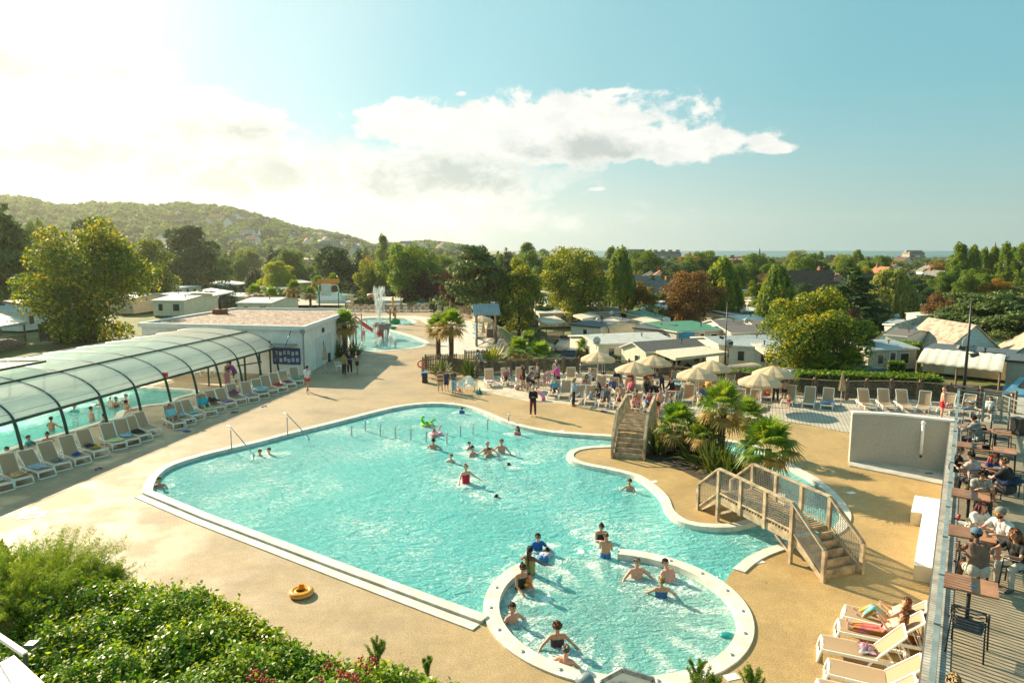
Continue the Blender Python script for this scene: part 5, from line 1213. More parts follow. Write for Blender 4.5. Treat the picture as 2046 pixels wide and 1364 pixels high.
# ---------------------------------------------------------------- fences
M_panel=glassmat('tinted_panel',(.62,.60,.52),.30,.2,(.16,.15,.12))
rail=[(952,722),(984,721),(1020,720),(1055,717.5),(1089,716),(1126,715.5),(1157,715),(1206,718),(1257,721),(1300,726),(1342,731),(1386,736),(1430,740),(1477,743),(1528,749),(1577,755),(1628,758.5),(1693,762),(1732,761),(1782,761),(1839,763.5),(1899,769),(1960,776),(2030,786)]
FP=[G(x,y,1.2) for x,y in rail]; fo_=Vector((FP[0].x,FP[0].y,0))
t=thing('glass_fence','long wooden post fence with tinted panels behind the sun loungers','fence',fo_)
for i,p in enumerate(FP):
    q=p-fo_; b=MB(); b.box((q.x,q.y,.66),(.13,.13,1.4)); obj('post',b,M_wood2,t)
    if i+1<len(FP):
        r=FP[i+1]-fo_; b=MB(); b.bar((q.x,q.y,1.2),(r.x,r.y,1.2),.13,.06); obj('top_rail',b,M_wood2,t)
        a=q.lerp(r,.08);c=q.lerp(r,.92); b=MB(); b.bar((a.x,a.y,.6),(c.x,c.y,.6),.02,1.0,up=(0,0,1)); obj('panel',b,M_panel,t)
        b=MB(); b.bar((a.x,a.y,.05),(a.x,a.y,1.17),.07,.05);b.bar((c.x,c.y,.05),(c.x,c.y,1.17),.07,.05); obj('inner_post',b,M_wood2,t)
def picket(pts,label,h=1.1,z=0.,m=None,gap=.13,top=True,zf=None):
    P=[G(x,y,h+z) for x,y in pts] if top else [G(x,y,z) for x,y in pts]; o=Vector((P[0].x,P[0].y,z)); t=thing('picket_fence',label,'fence',o)
    for i in range(len(P)-1):
        a=P[i]-o;a.z=0;c=P[i+1]-o;c.z=0; n=max(2,int((c-a).length/gap)); b=MB()
        b.bar(a+Vector((0,0,h-.18)),c+Vector((0,0,h-.18)),.05,.08);b.bar(a+Vector((0,0,.3)),c+Vector((0,0,.3)),.05,.08)
        for k in range(n+1): p=a.lerp(c,k/n); b.bar(p+Vector((0,0,.08)),p+Vector((0,0,h)),.075,.03)
        obj('pickets',b,m or M_wood,t)
        b=MB(); b.box(a+Vector((0,0,h/2)),(.12,.12,h+.08)); obj('post',b,m or M_wood2,t)
    return t
picket([(845,714),(895,712),(945,722)],'low picket fence in front of the two palms',1.15,m=M_wood2)
picket([(850,709),(880,707),(912,706)],'low picket fence behind the two palms',1.15)
picket([(929,700),(965,699),(1000,698)],'short dark picket fence below the watch hut',1.05,m=M_wood2)
picket([(690,606),(730,607),(770,608),(823,608),(860,607),(905,608),(940,614)],'far picket fence behind the loungers of the splash pool',1.1)
picket([(978,632),(987,648),(1000,665),(1018,685)],'pale picket fence running down beside the watch hut loungers',1.1)
picket([(80,662),(114,664)],'wooden deck rail beside the white home at left',1.0,.35,m=M_wood2)
picket([(170,652),(200,650),(240,647)],'picket fence under the big maple at left',1.1)
# ---------------------------------------------------------------- footbridges
def footbridge(S0,D0,D1,S1,wv,zd,label,mesh_side=True,m=None,rh=.95,steps=5):
    o=Vector((D0.x,D0.y,0)); m=m or M_wood; P=[p.to_3d()-o if len(p)==2 else p-o for p in (S0,D0,D1,S1)]
    for p in P: p.z=0
    wv=Vector((wv.x,wv.y,0)); t=thing('footbridge',label,'footbridge',o); U=Vector((0,0,1))
    ax_=(P[2]-P[1]); L=ax_.length; d=ax_.normalized()
    # deck boards
    b=MB(); n=int(L/.13)
    for i in range(n): c=P[1]+d*(L*(i+.5)/n)+wv/2+U*(zd-.02); b.bar(c-wv*.49,c+wv*.49,.115,.035,up=d)
    obj('deck_boards',b,m,t)
    for s in (0.03,.97): b=MB(); b.bar(P[1]+wv*s+U*(zd-.16),P[2]+wv*s+U*(zd-.16),.09,.24); obj('beam',b,m,t)
    for A,B in ((P[1],P[0]),(P[2],P[3])):
        dd=(B-A)
        for s in (.04,.96): b=MB(); b.bar(A+wv*s+U*(zd-.12),B+wv*s+U*.08,.07,.26); obj('stringer',b,m,t)
        for k in range(1,steps+1):
            c=A+dd*(k/(steps+.6))+wv/2+U*(zd*(1-k/(steps+.6))); b=MB(); b.bar(c-wv*.45,c+wv*.45,.27,.045,up=dd.normalized()); obj('tread',b,m,t)
    for s,nm in ((0.,'near'),(1.,'far')):
        W_=wv*s; n=max(1,round(L/1.15)); pts=[P[0]]+[P[1].lerp(P[2],k/n) for k in range(n+1)]+[P[3]]
        zs=[0]+[zd]*(n+1)+[0]
        for i,(p,z) in enumerate(zip(pts,zs)):
            b=MB(); low=0 if (i in (0,1,n+1,n+2)) else zd-.3; b.bar(p+W_+U*low,p+W_+U*(z+rh),.10,.12,up=d); obj('post',b,m,t)
        for i in range(len(pts)-1):
            a=pts[i]+W_;c=pts[i+1]+W_; za,zc=zs[i],zs[i+1]; b=MB(); b.bar(a+U*(za+rh),c+U*(zc+rh),.12,.055); obj('handrail',b,m,t)
            if mesh_side:
                b=MB(); b.bar(a+U*(za+.10),c+U*(zc+.10),.05,.05); obj('lower_rail',b,m,t)
                b=MB(); k1=int((c-a).length/.085)
                for k in range(1,k1): q=a.lerp(c,k/k1); z=za+(zc-za)*k/k1; b.bar(q+U*(z+.12),q+U*(z+rh-.03),.011,.011)
                for k in range(1,10): zz=.12+(rh-.15)*k/10; b.bar(a+U*(za+zz),c+U*(zc+zz),.011,.011)
                obj('wire_mesh',b,M_wire,t)
            else:
                k1=max(2,int((c-a).length/.36)); 
                for k in range(1,k1): b=MB(); q=a.lerp(c,k/k1); z=za+(zc-za)*k/k1; b.bar(q+U*(z-.15),q+U*(z+rh-.03),.09,.03,up=d); obj('baluster',b,m,t)
    for A in (P[1],P[2]):
        for s in (0.03,.97): b=MB(); b.bar(A+wv*s+d*(.7 if A is P[1] else -.7)+U*(zd-.3),A+wv*s+U*.25,.08,.08); obj('brace',b,m,t)
    return t
M_wire=mat('galvanised_wire',(.20,.19,.17),.5,.1,5)
M_bw=mat('silvered_bridge_wood',(.44,.335,.215),.75,.25,3.2,.35,50)
def xy(v): return Vector((v.x,v.y,0))
c0=xy(G(1223,915)); far=xy(G(1250,826,.95)); dv=(far-c0).normalized(); wv=xy(G(1290,918))-c0; wv=wv-dv*wv.dot(dv); wv=wv.normalized()*1.42
footbridge(c0,c0+dv*1.45,c0+dv*5.2,c0+dv*6.6,wv,.95,'plank footbridge with board railings leading from the island to the loungers',False,M_bw,.95)
n0=xy(G(1433,1040)); s0=xy(G(1386,1019)); e0=xy(G(1578,1124)); e1=xy(G(1640,1163)); dv=(e0-n0).normalized(); fr=xy(G(1497,925,1.88))-xy(G(1429,934,1.88)); wv=(fr-dv*fr.dot(dv)); wv=wv.normalized()*min(max(wv.length,1.2),1.7)
footbridge(n0-dv*((n0-s0).length),n0,e0,e0+dv*((e1-e0).length),wv,.93,'mesh sided footbridge over the channel at the right of the island',True,M_bw,.95)
# ---------------------------------------------------------------- pool rails and rope posts
def pool_rail(x0,y0,x1,y1,label):
    A=xy(G(x0,y0));B=xy(G(x1,y1,-.1)); t=thing('handrail',label,'handrail',A); b=B-A; U=Vector((0,0,1))
    m=MB(); m.tube([(0,0,.0),(0,0,.95)],.025,8); obj('post',m,M_steel,t)
    m=MB(); m.tube([b*-.16+U*1.12,(0,0,1.1),b*.5+U*.62,b+U*.12,b*1.02+U*.02],.026,8); obj('grab_bar',m,M_steel,t)
    m=MB(); m.tube([b*.97+U*.18,b*.97+U*-.5],.022,8); obj('post',m,M_steel,t)
pool_rail(463,898,508,918,'left steel handrail going down into the big pool'); pool_rail(575,869,618,884,'right steel handrail going down into the big pool')
def rope_post(x,y,label):
    P=xy(G(x,y,WZ)); t=thing('rope_post',label,'post',(P.x,P.y,-.7),0,'steel rope posts in the pool'); m=MB(); m.tube([(0,0,0),(0,0,1.15)],.035,8); obj('tube',m,M_steel,t); m=MB(); m.bar((-.12,0,1.1),(.12,0,1.1),.03,.03); obj('cap',m,M_steel,t)
for i,(x,y) in enumerate(((703,872),(730,860),(760,870),(790,874),(821,879),(852,884),(893,886),(920,872),(945,867),(974,858),(1016,847))):
    rope_post(x,y,'steel rope post, number %d from the left across the big pool'%(i+1) if False else ['leftmost tall','second','third','fourth','fifth','sixth','seventh','eighth','ninth','tenth','rightmost'][i]+' steel rope post in the line across the big pool')
# ---------------------------------------------------------------- shower wall, white blocks
wl=[xy(G(1697,924)),xy(G(1767,928)),xy(G(1822,935)),xy(G(1897,946))]
M_pebble=mat('pebbledash',(.33,.32,.285),.85,.3,22,.6,60,col2=(.44,.43,.385))
t=thing('shower_wall','tall curved pebbledash shower wall at the terrace corner','wall',wl[0]); P=smooth([p-wl[0] for p in wl],5,False)
b=MB(); ribbon(b,P,0,-.22,-.05,2.22,False); obj('panel',b,M_pebble,t); b=MB(); ribbon(b,P,.03,-.25,2.22,2.30,False); obj('coping',b,M_white2,t)
b=MB(); bp_=[Vector((p.x,p.y)) for p in P]; off_=[V2(xy(G(1697,932))-wl[0]),V2(xy(G(1793,951))-wl[0]),V2(xy(G(1890,971))-wl[0]),V2(xy(G(1902,974))-wl[0])]
b.prism([*bp_,*off_[::-1]][::-1],-.02,.06); obj('tray',b,mat('shower_tray',(.46,.45,.40),.6,.1,2),t)
c=wl[2]-wl[0]+Vector((.12,-.36,0)); b=MB(); b.tube([c+Vector((0,0,.75)),c+Vector((0,0,2.05))],.06,10); b.ball(c+Vector((0,0,2.1)),.09); obj('shower_column',b,M_white2,t)
b=MB(); b.tube([c+Vector((0,0,.6)),c+Vector((0,0,.68))],.05,8); b.box(c+Vector((.1,-.5,-.0)),(.3,.12,.14)); obj('tap',b,M_dark,t)
# ---------------------------------------------------------------- terrace
TZ_=2.2
e0=xy(G(1839,1364,TZ_)); e1=xy(G(1899,845,TZ_)); td_=(e1-e0).normalized(); tn=Vector((td_.y,-td_.x,0))
E0=e0-td_*9; E1=e1+td_*1.0
ta=math.atan2(td_.y,td_.x)
def tp(s,w,z=0.): # s metres along the edge from e0, w metres inwards
    return e0+td_*s+tn*w+Vector((0,0,z))
SL=(e1-e0).length+1.0
t=thing('terrace','raised cafe terrace with weathered board floor at right','terrace',tp(0,0),ta)
# local: x along the edge, -y inwards
def lp(s,w): return (s,-w)
b=MB(); b.prism([lp(-9,.02),lp(-9,26),lp(SL+2.5,26),lp(SL,.02)][::1],0,TZ_-.02,0,False); obj('retaining_wall',b,mat('terrace_render',(.45,.42,.36),.85,.12,1.2),t)
fl=mat('terrace_boards',(.37,.295,.195),.8,.16,1.6,.25,40,stripe=(0,.135,.12,.34),col2=(.28,.225,.15))
b=MB(); b.flat([[lp(-9,.40),lp(-9,26),lp(SL+2.5,26),lp(SL,.40)]],TZ_); obj('floor',b,fl,t)
b=MB(); b.prism([lp(-9,-.03),lp(-9,.40),lp(SL,.40),lp(SL,-.03)],TZ_-.10,TZ_+.012); obj('edge_paving',b,mat('edge_bricks',(.40,.38,.34),.8,.2,3,.2,40,stripe=(0,.10,.16,.30,1,.215)),t)
t=thing('terrace_railing','blue grey steel railing with flat top bar along the cafe terrace edge','railing',tp(0,0,TZ_),ta)
r_in=.30; n=11
g0=xy(G(1862,1364,3.25)); g1=xy(G(1916,779,3.25)); 
s1=(g1-e0).dot(td_); w1=(g1-e0).dot(tn); s0_=-4.; w0=(g0-e0).dot(tn)+(-4-(g0-e0).dot(td_))*0
SE=s1
def rl(s,z): w=w0+(w1-w0)*(s/SE); return (s,-w,z)
ns=13
for k in range(ns+1):
    s=s0_+(SE-s0_)*k/ns; b=MB(); b.bar(rl(s,0),rl(s,1.05),.05,.05); b.box(Vector(rl(s,1.07)),(.16,.10,.03)); obj('post',b,M_blue,t)
    if k<ns:
        s2=s0_+(SE-s0_)*(k+1)/ns; b=MB(); b.bar(rl(s+.03,1.04),rl(s2-.03,1.04),.085,.03); obj('top_bar',b,M_blue,t)
        b=MB(); q=int((s2-s)/.115)
        for j in range(1,q): ss_=s+(s2-s)*j/q; b.bar(rl(ss_,.08),rl(ss_,1.03),.034,.034)
        b.bar(rl(s,.08),rl(s2,.08),.03,.03); obj('balusters',b,M_blue,t)
fe=[G(1916,779,3.25),G(1968,785,3.25),G(2004,789,3.25),G(2019,795,3.25),G(2060,812,3.25)]; fo2=Vector((fe[0].x,fe[0].y,TZ_))
t=thing('end_railing','railing with horizontal bars closing the far end of the cafe terrace','railing',fo2)
for i,p in enumerate(fe):
    q=p-fo2; b=MB(); b.bar((q.x,q.y,-1.2),(q.x,q.y,1.08),.07,.07); obj('post',b,M_blue,t)
    if i+1<len(fe):
        r=fe[i+1]-fo2
        for z in (1.05,.85,.65,.45,.25,.05): b=MB(); b.bar((q.x,q.y,z),(r.x,r.y,z),.04 if z>1 else .02,.04 if z>1 else .02); obj('bar',b,M_blue,t)
def white_block(px,z0,z1,name,label):
    P=[xy(G(x,y,z1)) for x,y in px]; o=P[0]; b=MB(); b.prism([(p-o) for p in P],z0,z1); t=thing(name,label,'bench',o); obj('body',b,mat('cream_block',(.66,.56,.40),.7,.06,2),t)
    b=MB(); b.flat([[(p-o) for p in P]],z1+.004); obj('top_slab',b,M_white2,t); return t
white_block([(1826,1128),(1865,1135),(1882,998),(1828,989),(1820,1022),(1843,1025)][::-1],0,.45,'stepped_bench','white stepped block bench against the terrace wall')
# small white lids set in the deck and the skimmer frames
for i,(x,y,l) in enumerate(((65,1029,'white square frame set into the deck by the left shrubs'),(1516,1122,'small white lid on the deck beside the big pool channel'),(1306,962,'small white lid on the island edge'),(1700,984,'small white lid by the channel at right'),(1462,1352,'white tile on the deck by the juniper tips'),(902,805,'tiny white lid on the deck behind the big pool'),(1120,861,'tiny white lid on the deck right of the rope posts'))):
    s_=.42 if i==0 else .16; b=MB(); b.box((0,0,.008),(s_*2,s_*1.3,.012)); 
    t=obj('deck_lid',b,M_white2,None,l,'deck lid',loc=xy(G(x,y)),rz=.3)
    if i==0: c_=MB(); c_.box((0,0,.017),(.45,.3,.006)); obj('inset',c_,M_resin,t)
for k in range(16):
    a=R(70-k*19); 
    if k in (0,15): continue
    p=JC+Vector((math.cos(a),math.sin(a)))*(JR+.22); b=MB(); b.lathe([(.055,.045),(.055,.062),(.01,.064)],12); obj('air_button',b,M_steel,None,'grey air button set in the round basin rim','button','air buttons on the round basin rim',loc=(p.x,p.y,0))
# ---------------------------------------------------------------- loungers
def sling(w,L,sag=.025,n=10,thick=.012):
    vs=[];
    for i in range(n+1):
        y=L*i/n
        for j in range(5): x=(j/4-.5)*w; z=-sag*(1-(2*j/4-1)**2); vs+=[(x,y,z)]
    fs=[(i*5+j,i*5+j+1,(i+1)*5+j+1,(i+1)*5+j) for i in range(n) for j in range(4)]
    return vs,fs
def lounger_proto(back):
    f=MB(); w=.62; hz_=.30; ys=1.12
    for s in (-1,1):
        x=s*w/2; f.bar((x,.04,hz_),(x,1.72,hz_),.05,.07)
        f.tube([(x,.02,hz_),(x*1.04,-.03,.16),(x*1.08,-.06,.0)],[.035,.03,.03],6)
        f.tube([(x,1.30,hz_),(x*1.05,1.42,.14),(x*1.08,1.52,.0)],[.035,.03,.03],6); f.tube([(x,1.05,hz_),(x*1.05,.95,.14),(x*1.08,.86,.0)],[.03,.028,.028],6)
    f.bar((-w/2-.02,-.05,.02),(w/2+.02,-.05,.02),.05,.05); f.bar((-w/2,.02,hz_),(w/2,.02,hz_),.06,.07); f.bar((-w/2,1.72,hz_),(w/2,1.72,hz_),.05,.06); f.bar((-w/2,1.5,.03),(w/2,1.5,.03),.04,.04)
    frame=f.mesh('frame',M_wp)
    s_=MB(); vs,fs=sling(w-.02,ys-.02); s_.add([(x,y+.02,z+hz_+.05) for x,y,z in vs],fs,0,True); s_.add([(x,y+.02,z+hz_+.035) for x,y,z in vs],[q[::-1] for q in fs],0,True); seat=s_.mesh('seat_sling',M_taupe)
    a=R(back); vs,fs=sling(w-.05,.80); bk=MB(); tr=lambda x,y,z,dz=0: (x,ys+y*math.cos(a)-(z+dz)*math.sin(a),hz_+.05+y*math.sin(a)+(z+dz)*math.cos(a))
    bk.add([tr(x,y,z) for x,y,z in vs],fs,0,True); bk.add([tr(x,y,z,-.02) for x,y,z in vs],[q[::-1] for q in fs],0,True)
    br_=MB()
    for s in (-1,1): br_.bar(tr(s*w/2*.97,0,0),tr(s*w/2*.97,.84,0),.035,.035); br_.tube([tr(s*w/2*.9,.5,-.02),(s*w/2*.9,ys+.55,hz_)],.012,5)
    br_.bar(tr(-w/2*.97,.84,0),tr(w/2*.97,.84,0),.04,.04)
    return [('frame',frame,[]),('seat_sling',seat,[]),('backrest',bk.mesh('backrest',M_taupe),[('back_frame',br_.mesh('back_frame',M_wp))])]
LP={b:lounger_proto(b) for b in (58,50,42,12)}
LOUN={}; jit=random.Random(17)
def lounger(key,x,y,hx,hy,label,back=50,group='white framed sun loungers around the pools',z=0.):
    P=xy(G(x,y,z));Q=xy(G(hx,hy,z)); d=Q-P; rz=math.atan2(d.y,d.x)-math.pi/2+R(jit.uniform(-4.5,4.5)); P=P+d.normalized()*jit.uniform(-.12,.12)
    if back in (58,50) and jit.random()<.22: back=42
    t=inst(LP[back],'sun_lounger',label,'sun lounger',(P.x,P.y,z),rz,1,group); LOUN[key]=(P,rz,z); return t
ORD=['first','second','third','fourth','fifth','sixth','seventh','eighth','ninth','tenth','eleventh','twelfth','thirteenth','fourteenth','fifteenth','sixteenth','seventeenth','eighteenth','nineteenth','twentieth','twenty first']
lr=[(11,980),(50,967),(92,950),(127,937),(165,924),(202,909),(241,895),(267,887),(290,877.5),(309,867),(361,854),(378,845),(398,837),(421,828),(440,821),(464,813),(483,805),(507,800),(528,792.5),(545,785),(565,779),(583,772.5),(598,766)]
for i,(x,y) in enumerate(lr):
    k=i/len(lr); lounger(('L',i),x,y+3,x-64+34*k,y-21+9*k,'%s sun lounger from the left in the row beside the covered pool'%(ORD+['twenty second','twenty third'])[i],58 if i%3 else 50)
for i,(x,y) in enumerate(((1105,797),(1127,800),(1151,809),(1179,811),(1207,816),(1236,820),(1268,826),(1296,828),(1332,824),(1373,810),(1404,813),(1447,815),(1478,818),(1506,818))):
    lounger(('A',i),x,y,x+9-i*.4,y-16,ORD[i]+' sun lounger from the left in the front row facing the pool',50 if i%2 else 42)
for i,(x,y) in enumerate(((1168,788),(1196,790),(1224,794),(1254,797),(1290,800),(1345,796),(1375,795),(1402,797),(1436,799),(1470,803),(1500,800),(1530,803))):
    lounger(('B',i),x,y,x+8-i*.3,y-15,ORD[i]+' sun lounger from the left in the middle row under the parasols',58 if i%2 else 50)
for i,(x,y) in enumerate(((1180,773),(1232,777),(1257,779),(1292,779),(1350,780),(1385,782),(1425,784),(1455,786))):
    lounger(('C',i),x,y,x+7-i*.3,y-14,ORD[i]+' sun lounger from the left in the back row nearest the glass fence',58)
for i,(x,y) in enumerate(((982,774),(1014,772),(1043,771),(1070,770),(1140,768))):
    lounger(('D',i),x,y,x-4,y-15,ORD[i]+' sun lounger from the left along the glass fence by the palms',58)
for i,(x,y,hx,hy) in enumerate(((1572,812,1584,797),(1614,817,1620,801),(1651,819,1655,803),(1740,823,1708,803),(1776,823,1746,803),(1814,824,1784,804),(1842,826,1846,809),(1884,829,1900,812),(1925,832,1945,812),(1965,838,1985,815))):
    lounger(('E',i),x,y,hx,hy,ORD[i]+' sun lounger from the left in the right hand row on the timber deck',58)
for i,(x,y,hx,hy,l,b) in enumerate(((1688,1243,1843,1278,'sun lounger with a dark towel over its back at lower right',42),(1672,1272,1832,1304,'sun lounger with a striped towel at lower right, second from the top',42),(1638,1307,1798,1340,'empty sun lounger holding crumpled clothes at lower right',50),(1650,1356,1815,1392,'empty sun lounger at lower right beside the terrace wall',42),(1630,1400,1800,1436,'sun lounger cut off by the bottom edge',42))):
    lounger(('R',i),x,y,hx,hy,l,b)
for i in range(17):
    x=700+i*14.6; y=624 if i<11 else 624+(i-11)*2.2; lounger(('F',i),x,y,x+1.0+max(0,i-9)*1.6,y-6,ORD[i]+' sun lounger from the left by the far picket fence',58)
for i in range(11):
    f=i/10; x=972+22*f; y=664+52*f; lounger(('G',i),x,y,x+16,y-5,ORD[i]+' lounger from the top beside the pale picket fence',50)
for i in range(7):
    f=i/6; x=955+6*f; y=640+38*f; lounger(('Hh',i),x,y,x-10,y-4,ORD[i]+' lounger from the top left of the watch hut',12)
# ---------------------------------------------------------------- parasols
def parasol_proto(r=1.28,h=2.15,open_=True):
    p=MB(); p.tube([(0,0,0),(0,0,h)],.024,8); pole=p.mesh('pole',M_wp); bs=MB(); bs.lathe([(.24,0),(.24,.05),(.05,.09),(.04,.2)],12); base=bs.mesh('base',M_conc)
    c=MB(); n=8; vs=[(0,0,h+.03)]
    if open_:
        rings=((.33,-.11),(.66,-.27),(1.0,-.50)); seg=4
        for rr,dz in rings:
            for k in range(n*seg):
                a=2*math.pi*k/(n*seg); f=abs((k%seg)/seg-.5)*2; sc=1-.045*(1-f)*1.4; sagz=-.035*(1-f)*rr; vs.append((r*rr*sc*math.cos(a),r*rr*sc*math.sin(a),h+dz*r*.78+sagz))
        N=n*seg; fs=[(0,1+k,1+(k+1)%N) for k in range(N)]
        for q in range(2): fs+=[(1+q*N+k,1+(q+1)*N+k,1+(q+1)*N+(k+1)%N,1+q*N+(k+1)%N) for k in range(N)]
        b0=len(vs)
        for k in range(N): x,y,z=vs[1+2*N+k]; vs.append((x*1.01,y*1.01,z-.13-.02*math.sin(k*1.7)))
        fs+=[(1+2*N+k,b0+k,b0+(k+1)%N,1+2*N+(k+1)%N) for k in range(N)]
        c.add(vs,fs); ribm=MB()
        for k in range(n): a=2*math.pi*k/n; ribm.tube([(0,0,h-.02),(r*.66*math.cos(a),r*.66*math.sin(a),h-.27*r*.78-.02),(r*math.cos(a),r*math.sin(a),h-.5*r*.78-.02)],.009,4)
        return [('pole',pole,[]),('base',base,[]),('canopy',c.mesh('canopy',M_cream),[('ribs',ribm.mesh('ribs',M_wood2))])]
    vs=[];N=16
    for z,rr in ((h+.05,.015),(h-.15,.07),(h-.55,.13),(h-.95,.19),(h-1.15,.23)):
        for k in range(N): a=2*math.pi*k/N; q=rr*(1 if k%2 else .66); vs.append((q*math.cos(a),q*math.sin(a),z-(0 if k%2 else .0)))
    c.add(vs,[(q*N+k,(q+1)*N+k,(q+1)*N+(k+1)%N,q*N+(k+1)%N) for q in range(4) for k in range(N)])
    return [('pole',pole,[]),('base',base,[]),('canopy',c.mesh('canopy',mat('folded_canvas',(.50,.36,.20),.8,.1,4)),[])]
PO=parasol_proto(); PC=parasol_proto(open_=False)
def par_at(x,ytop,label,op=True,h=2.18,z=0.,sc=1.):
    P=xy(G(x,ytop,h*sc+z)); return inst(PO if op else PC,'parasol',label,'parasol',(P.x,P.y,z),rnd.uniform(0,1),sc,'open beige parasols' if op else 'folded beige parasols')
for x,y,l in ((1195,702,'leftmost open beige parasol, before the white tiled home'),(1268,722,'open parasol above the reclining bathers, second from the left'),(1306,709,'open parasol third from the left, near the large cream cover'),(1393,733,'open parasol fourth from the left, lower of the middle pair'),(1423,719,'open parasol fifth from the left, upper of the middle pair'),(1519,745,'lower open parasol of the right hand pair'),(1545,730,'upper open parasol of the right hand pair, rightmost open one'),(963,630,'open parasol beside the watch hut')): par_at(x,y,l)
for x,y,l in ((1684,741,'folded parasol among the right hand loungers'),(648,688,'folded parasol at the corner of the white building'),(801,594,'folded parasol by the far fence, leftmost'),(859,594,'folded parasol by the far fence, second from the left'),(899,598,'folded parasol by the far fence, third from the left'),(931,602,'folded parasol by the far fence, fourth from the left'),(966,642,'left folded parasol of the two by the watch hut'),(976,645,'right folded parasol of the two by the watch hut')): par_at(x,y,l,False)
# ---------------------------------------------------------------- chairs, tables, bins
def mono_proto():
    t_=MB(); t_.box((0,0,.43),(.46,.44,.03)); 
    b=MB(); vs=[]
    for i in range(7):
        for j in range(7):
            a=(j/6-.5)*1.9; z=.44+.42*i/6; w=.27*(1-.12*(i/6)**2); vs.append((w*math.sin(a)*1.05,-.22-.10*(i/6)+.10*(1-math.cos(a)),z-.06*(abs(a)**2)*(i/6)))
    fs=[(i*7+j,i*7+j+1,(i+1)*7+j+1,(i+1)*7+j) for i in range(6) for j in range(6)]; b.add(vs,fs,0,True); b.add([(x,y-.015,z) for x,y,z in vs],[f[::-1] for f in fs],0,True)
    L=[]
    for sx in (-1,1):
        for sy in (-1,1): l=MB(); l.tube([(sx*.20,sy*.18,.43),(sx*.25,sy*.24,0)],[.03,.02],6); L.append(('leg',l.mesh('leg',M_wp),[]))
        l=MB(); l.tube([(sx*.25,-.2,.66),(sx*.28,.1,.66),(sx*.25,.2,.44)],.022,6); L.append(('armrest',l.mesh('armrest',M_wp),[]))
    return [('seat',t_.mesh('seat',M_wp),[]),('backrest',b.mesh('backrest',M_wp),[])]+L
MC=mono_proto()
def mono(x,y,rz,label):
    P=xy(G(x,y)); inst(MC,'garden_chair',label,'garden chair',P,rz,1.05,'white plastic garden chairs')
mono(920,786,R(160),'white plastic chair partly behind the green shirted boy'); mono(941,783,R(190),'white plastic chair in the middle of the trio by the flax'); mono(934,778,R(170),'white plastic chair nearest the tall flax'); mono(677,742,R(-60),'white plastic chair beside the group of three staff')
mono(394,755,R(120),'left white chair under the far end of the canopy'); mono(420,752,R(150),'right white chair under the far end of the canopy'); mono(470,770,R(60),'white chair between the canopy posts and the loungers')
def tchair_proto():
    s=MB(); 
    for i in range(8): s.box((0,-.2+.055*i,.45),(.42,.042,.015))
    b=MB()
    for i in range(5): z=.55+.065*i; b.tube([(-.22,-.19,z),(-.12,-.25-.02*i*.3,z),(.12,-.25-.02*i*.3,z),(.22,-.19,z)],.017,5,flat=.5)
    fr_=MB()
    fr_.tube([(-.26,.23,0),(-.25,.2,.45),(-.25,.18,.66),(-.25,-.15,.68),(-.24,-.22,.84),(0,-.28,.87),(.24,-.22,.84),(.25,-.15,.68),(.25,.18,.66),(.25,.2,.45),(.26,.23,0)],.016,6)
    L=[]
    for sx in (-1,1): l=MB(); l.tube([(sx*.24,-.18,.66),(sx*.25,-.22,.4),(sx*.27,-.30,0)],.015,6); L.append(('leg',l.mesh('leg',M_dark),[]))
    return [('seat',s.mesh('seat',M_dark),[]),('backrest',b.mesh('backrest',M_dark),[]),('arm_frame',fr_.mesh('arm_frame',M_dark),[])]+L
TC=tchair_proto()
def tch(x,y,rz,label,z=.45,sc=1.05):
    P=xy(G(x,y,TZ_+z)); return inst(TC,'terrace_chair',label,'terrace chair',(P.x,P.y,TZ_),rz,sc,'dark metal terrace chairs')
M_ttop=mat('slatted_table_wood',(.40,.195,.105),.5,.14,3,.2,40,stripe=(1,.115,.06,.35))
def ttable(x,y,rz,label,L=.9,Wd=.72):
    P=xy(G(x,y,TZ_+.75)); t=thing('terrace_table',label,'table',(P.x,P.y,TZ_),rz,'wooden topped terrace tables',1)
    b=MB(); b.box((0,0,.74),(L,Wd,.035)); obj('table_top',b,M_ttop,t); b=MB(); b.tube([(0,0,.03),(0,0,.72)],.035,8); obj('leg',b,M_dark,t); b=MB(); b.bar((-.3,0,.02),(.3,0,.02),.06,.03); b.bar((0,-.3,.022),(0,.3,.022),.06,.03); obj('foot',b,M_dark,t)
    b=MB(); b.box((.05,-.1,.762),(.12,.06,.004)); obj('table_number_plate',b,mat('blue_plate',(.05,.25,.42),.4),t); return P
TA=ta-math.pi/2   # table tops lie square to the terrace edge
ttable(1938,1167,TA,'empty wooden table in front of the lone dark chair'); ttable(1942,1065,TA,'wooden table with drinks in front of the red haired woman'); ttable(1937,987,TA,'wooden table below the woman with the phone'); ttable(1985,930,TA,'table in the middle of the family group')
ttable(1945,890,TA,'left wooden table of the joined pair'); ttable(1996,898,TA,'right wooden table of the joined pair'); ttable(1942,853,TA,'left table by the man in the grey hoodie'); ttable(1990,862,TA,'right table by the man in the grey hoodie')
tch(1936,1252,TA-R(8),'lone empty dark chair at the bottom of the terrace')
tch(1944,1125,TA-R(5),'chair of the man in the brown tank top'); tch(2032,1135,TA+R(75),'chair of the long haired woman at the right edge')
tch(1960,880,TA,'chair behind the left table of the joined pair'); tch(2000,878,TA+R(6),'chair behind the right table of the joined pair'); tch(1962,918,TA+math.pi,'empty chair facing the joined pair from the near side'); tch(2008,915,TA+math.pi,'empty chair at the right near side of the joined pair')
tch(1998,845,TA+math.pi,'chair at the far right table by the bin'); tch(1940,842,TA+math.pi,'chair at the far left table'); tch(2020,965,TA+R(10),'chair with a navy jacket over its back'); tch(1938,962,TA+math.pi,'chair half hidden below the woman in pale pink')
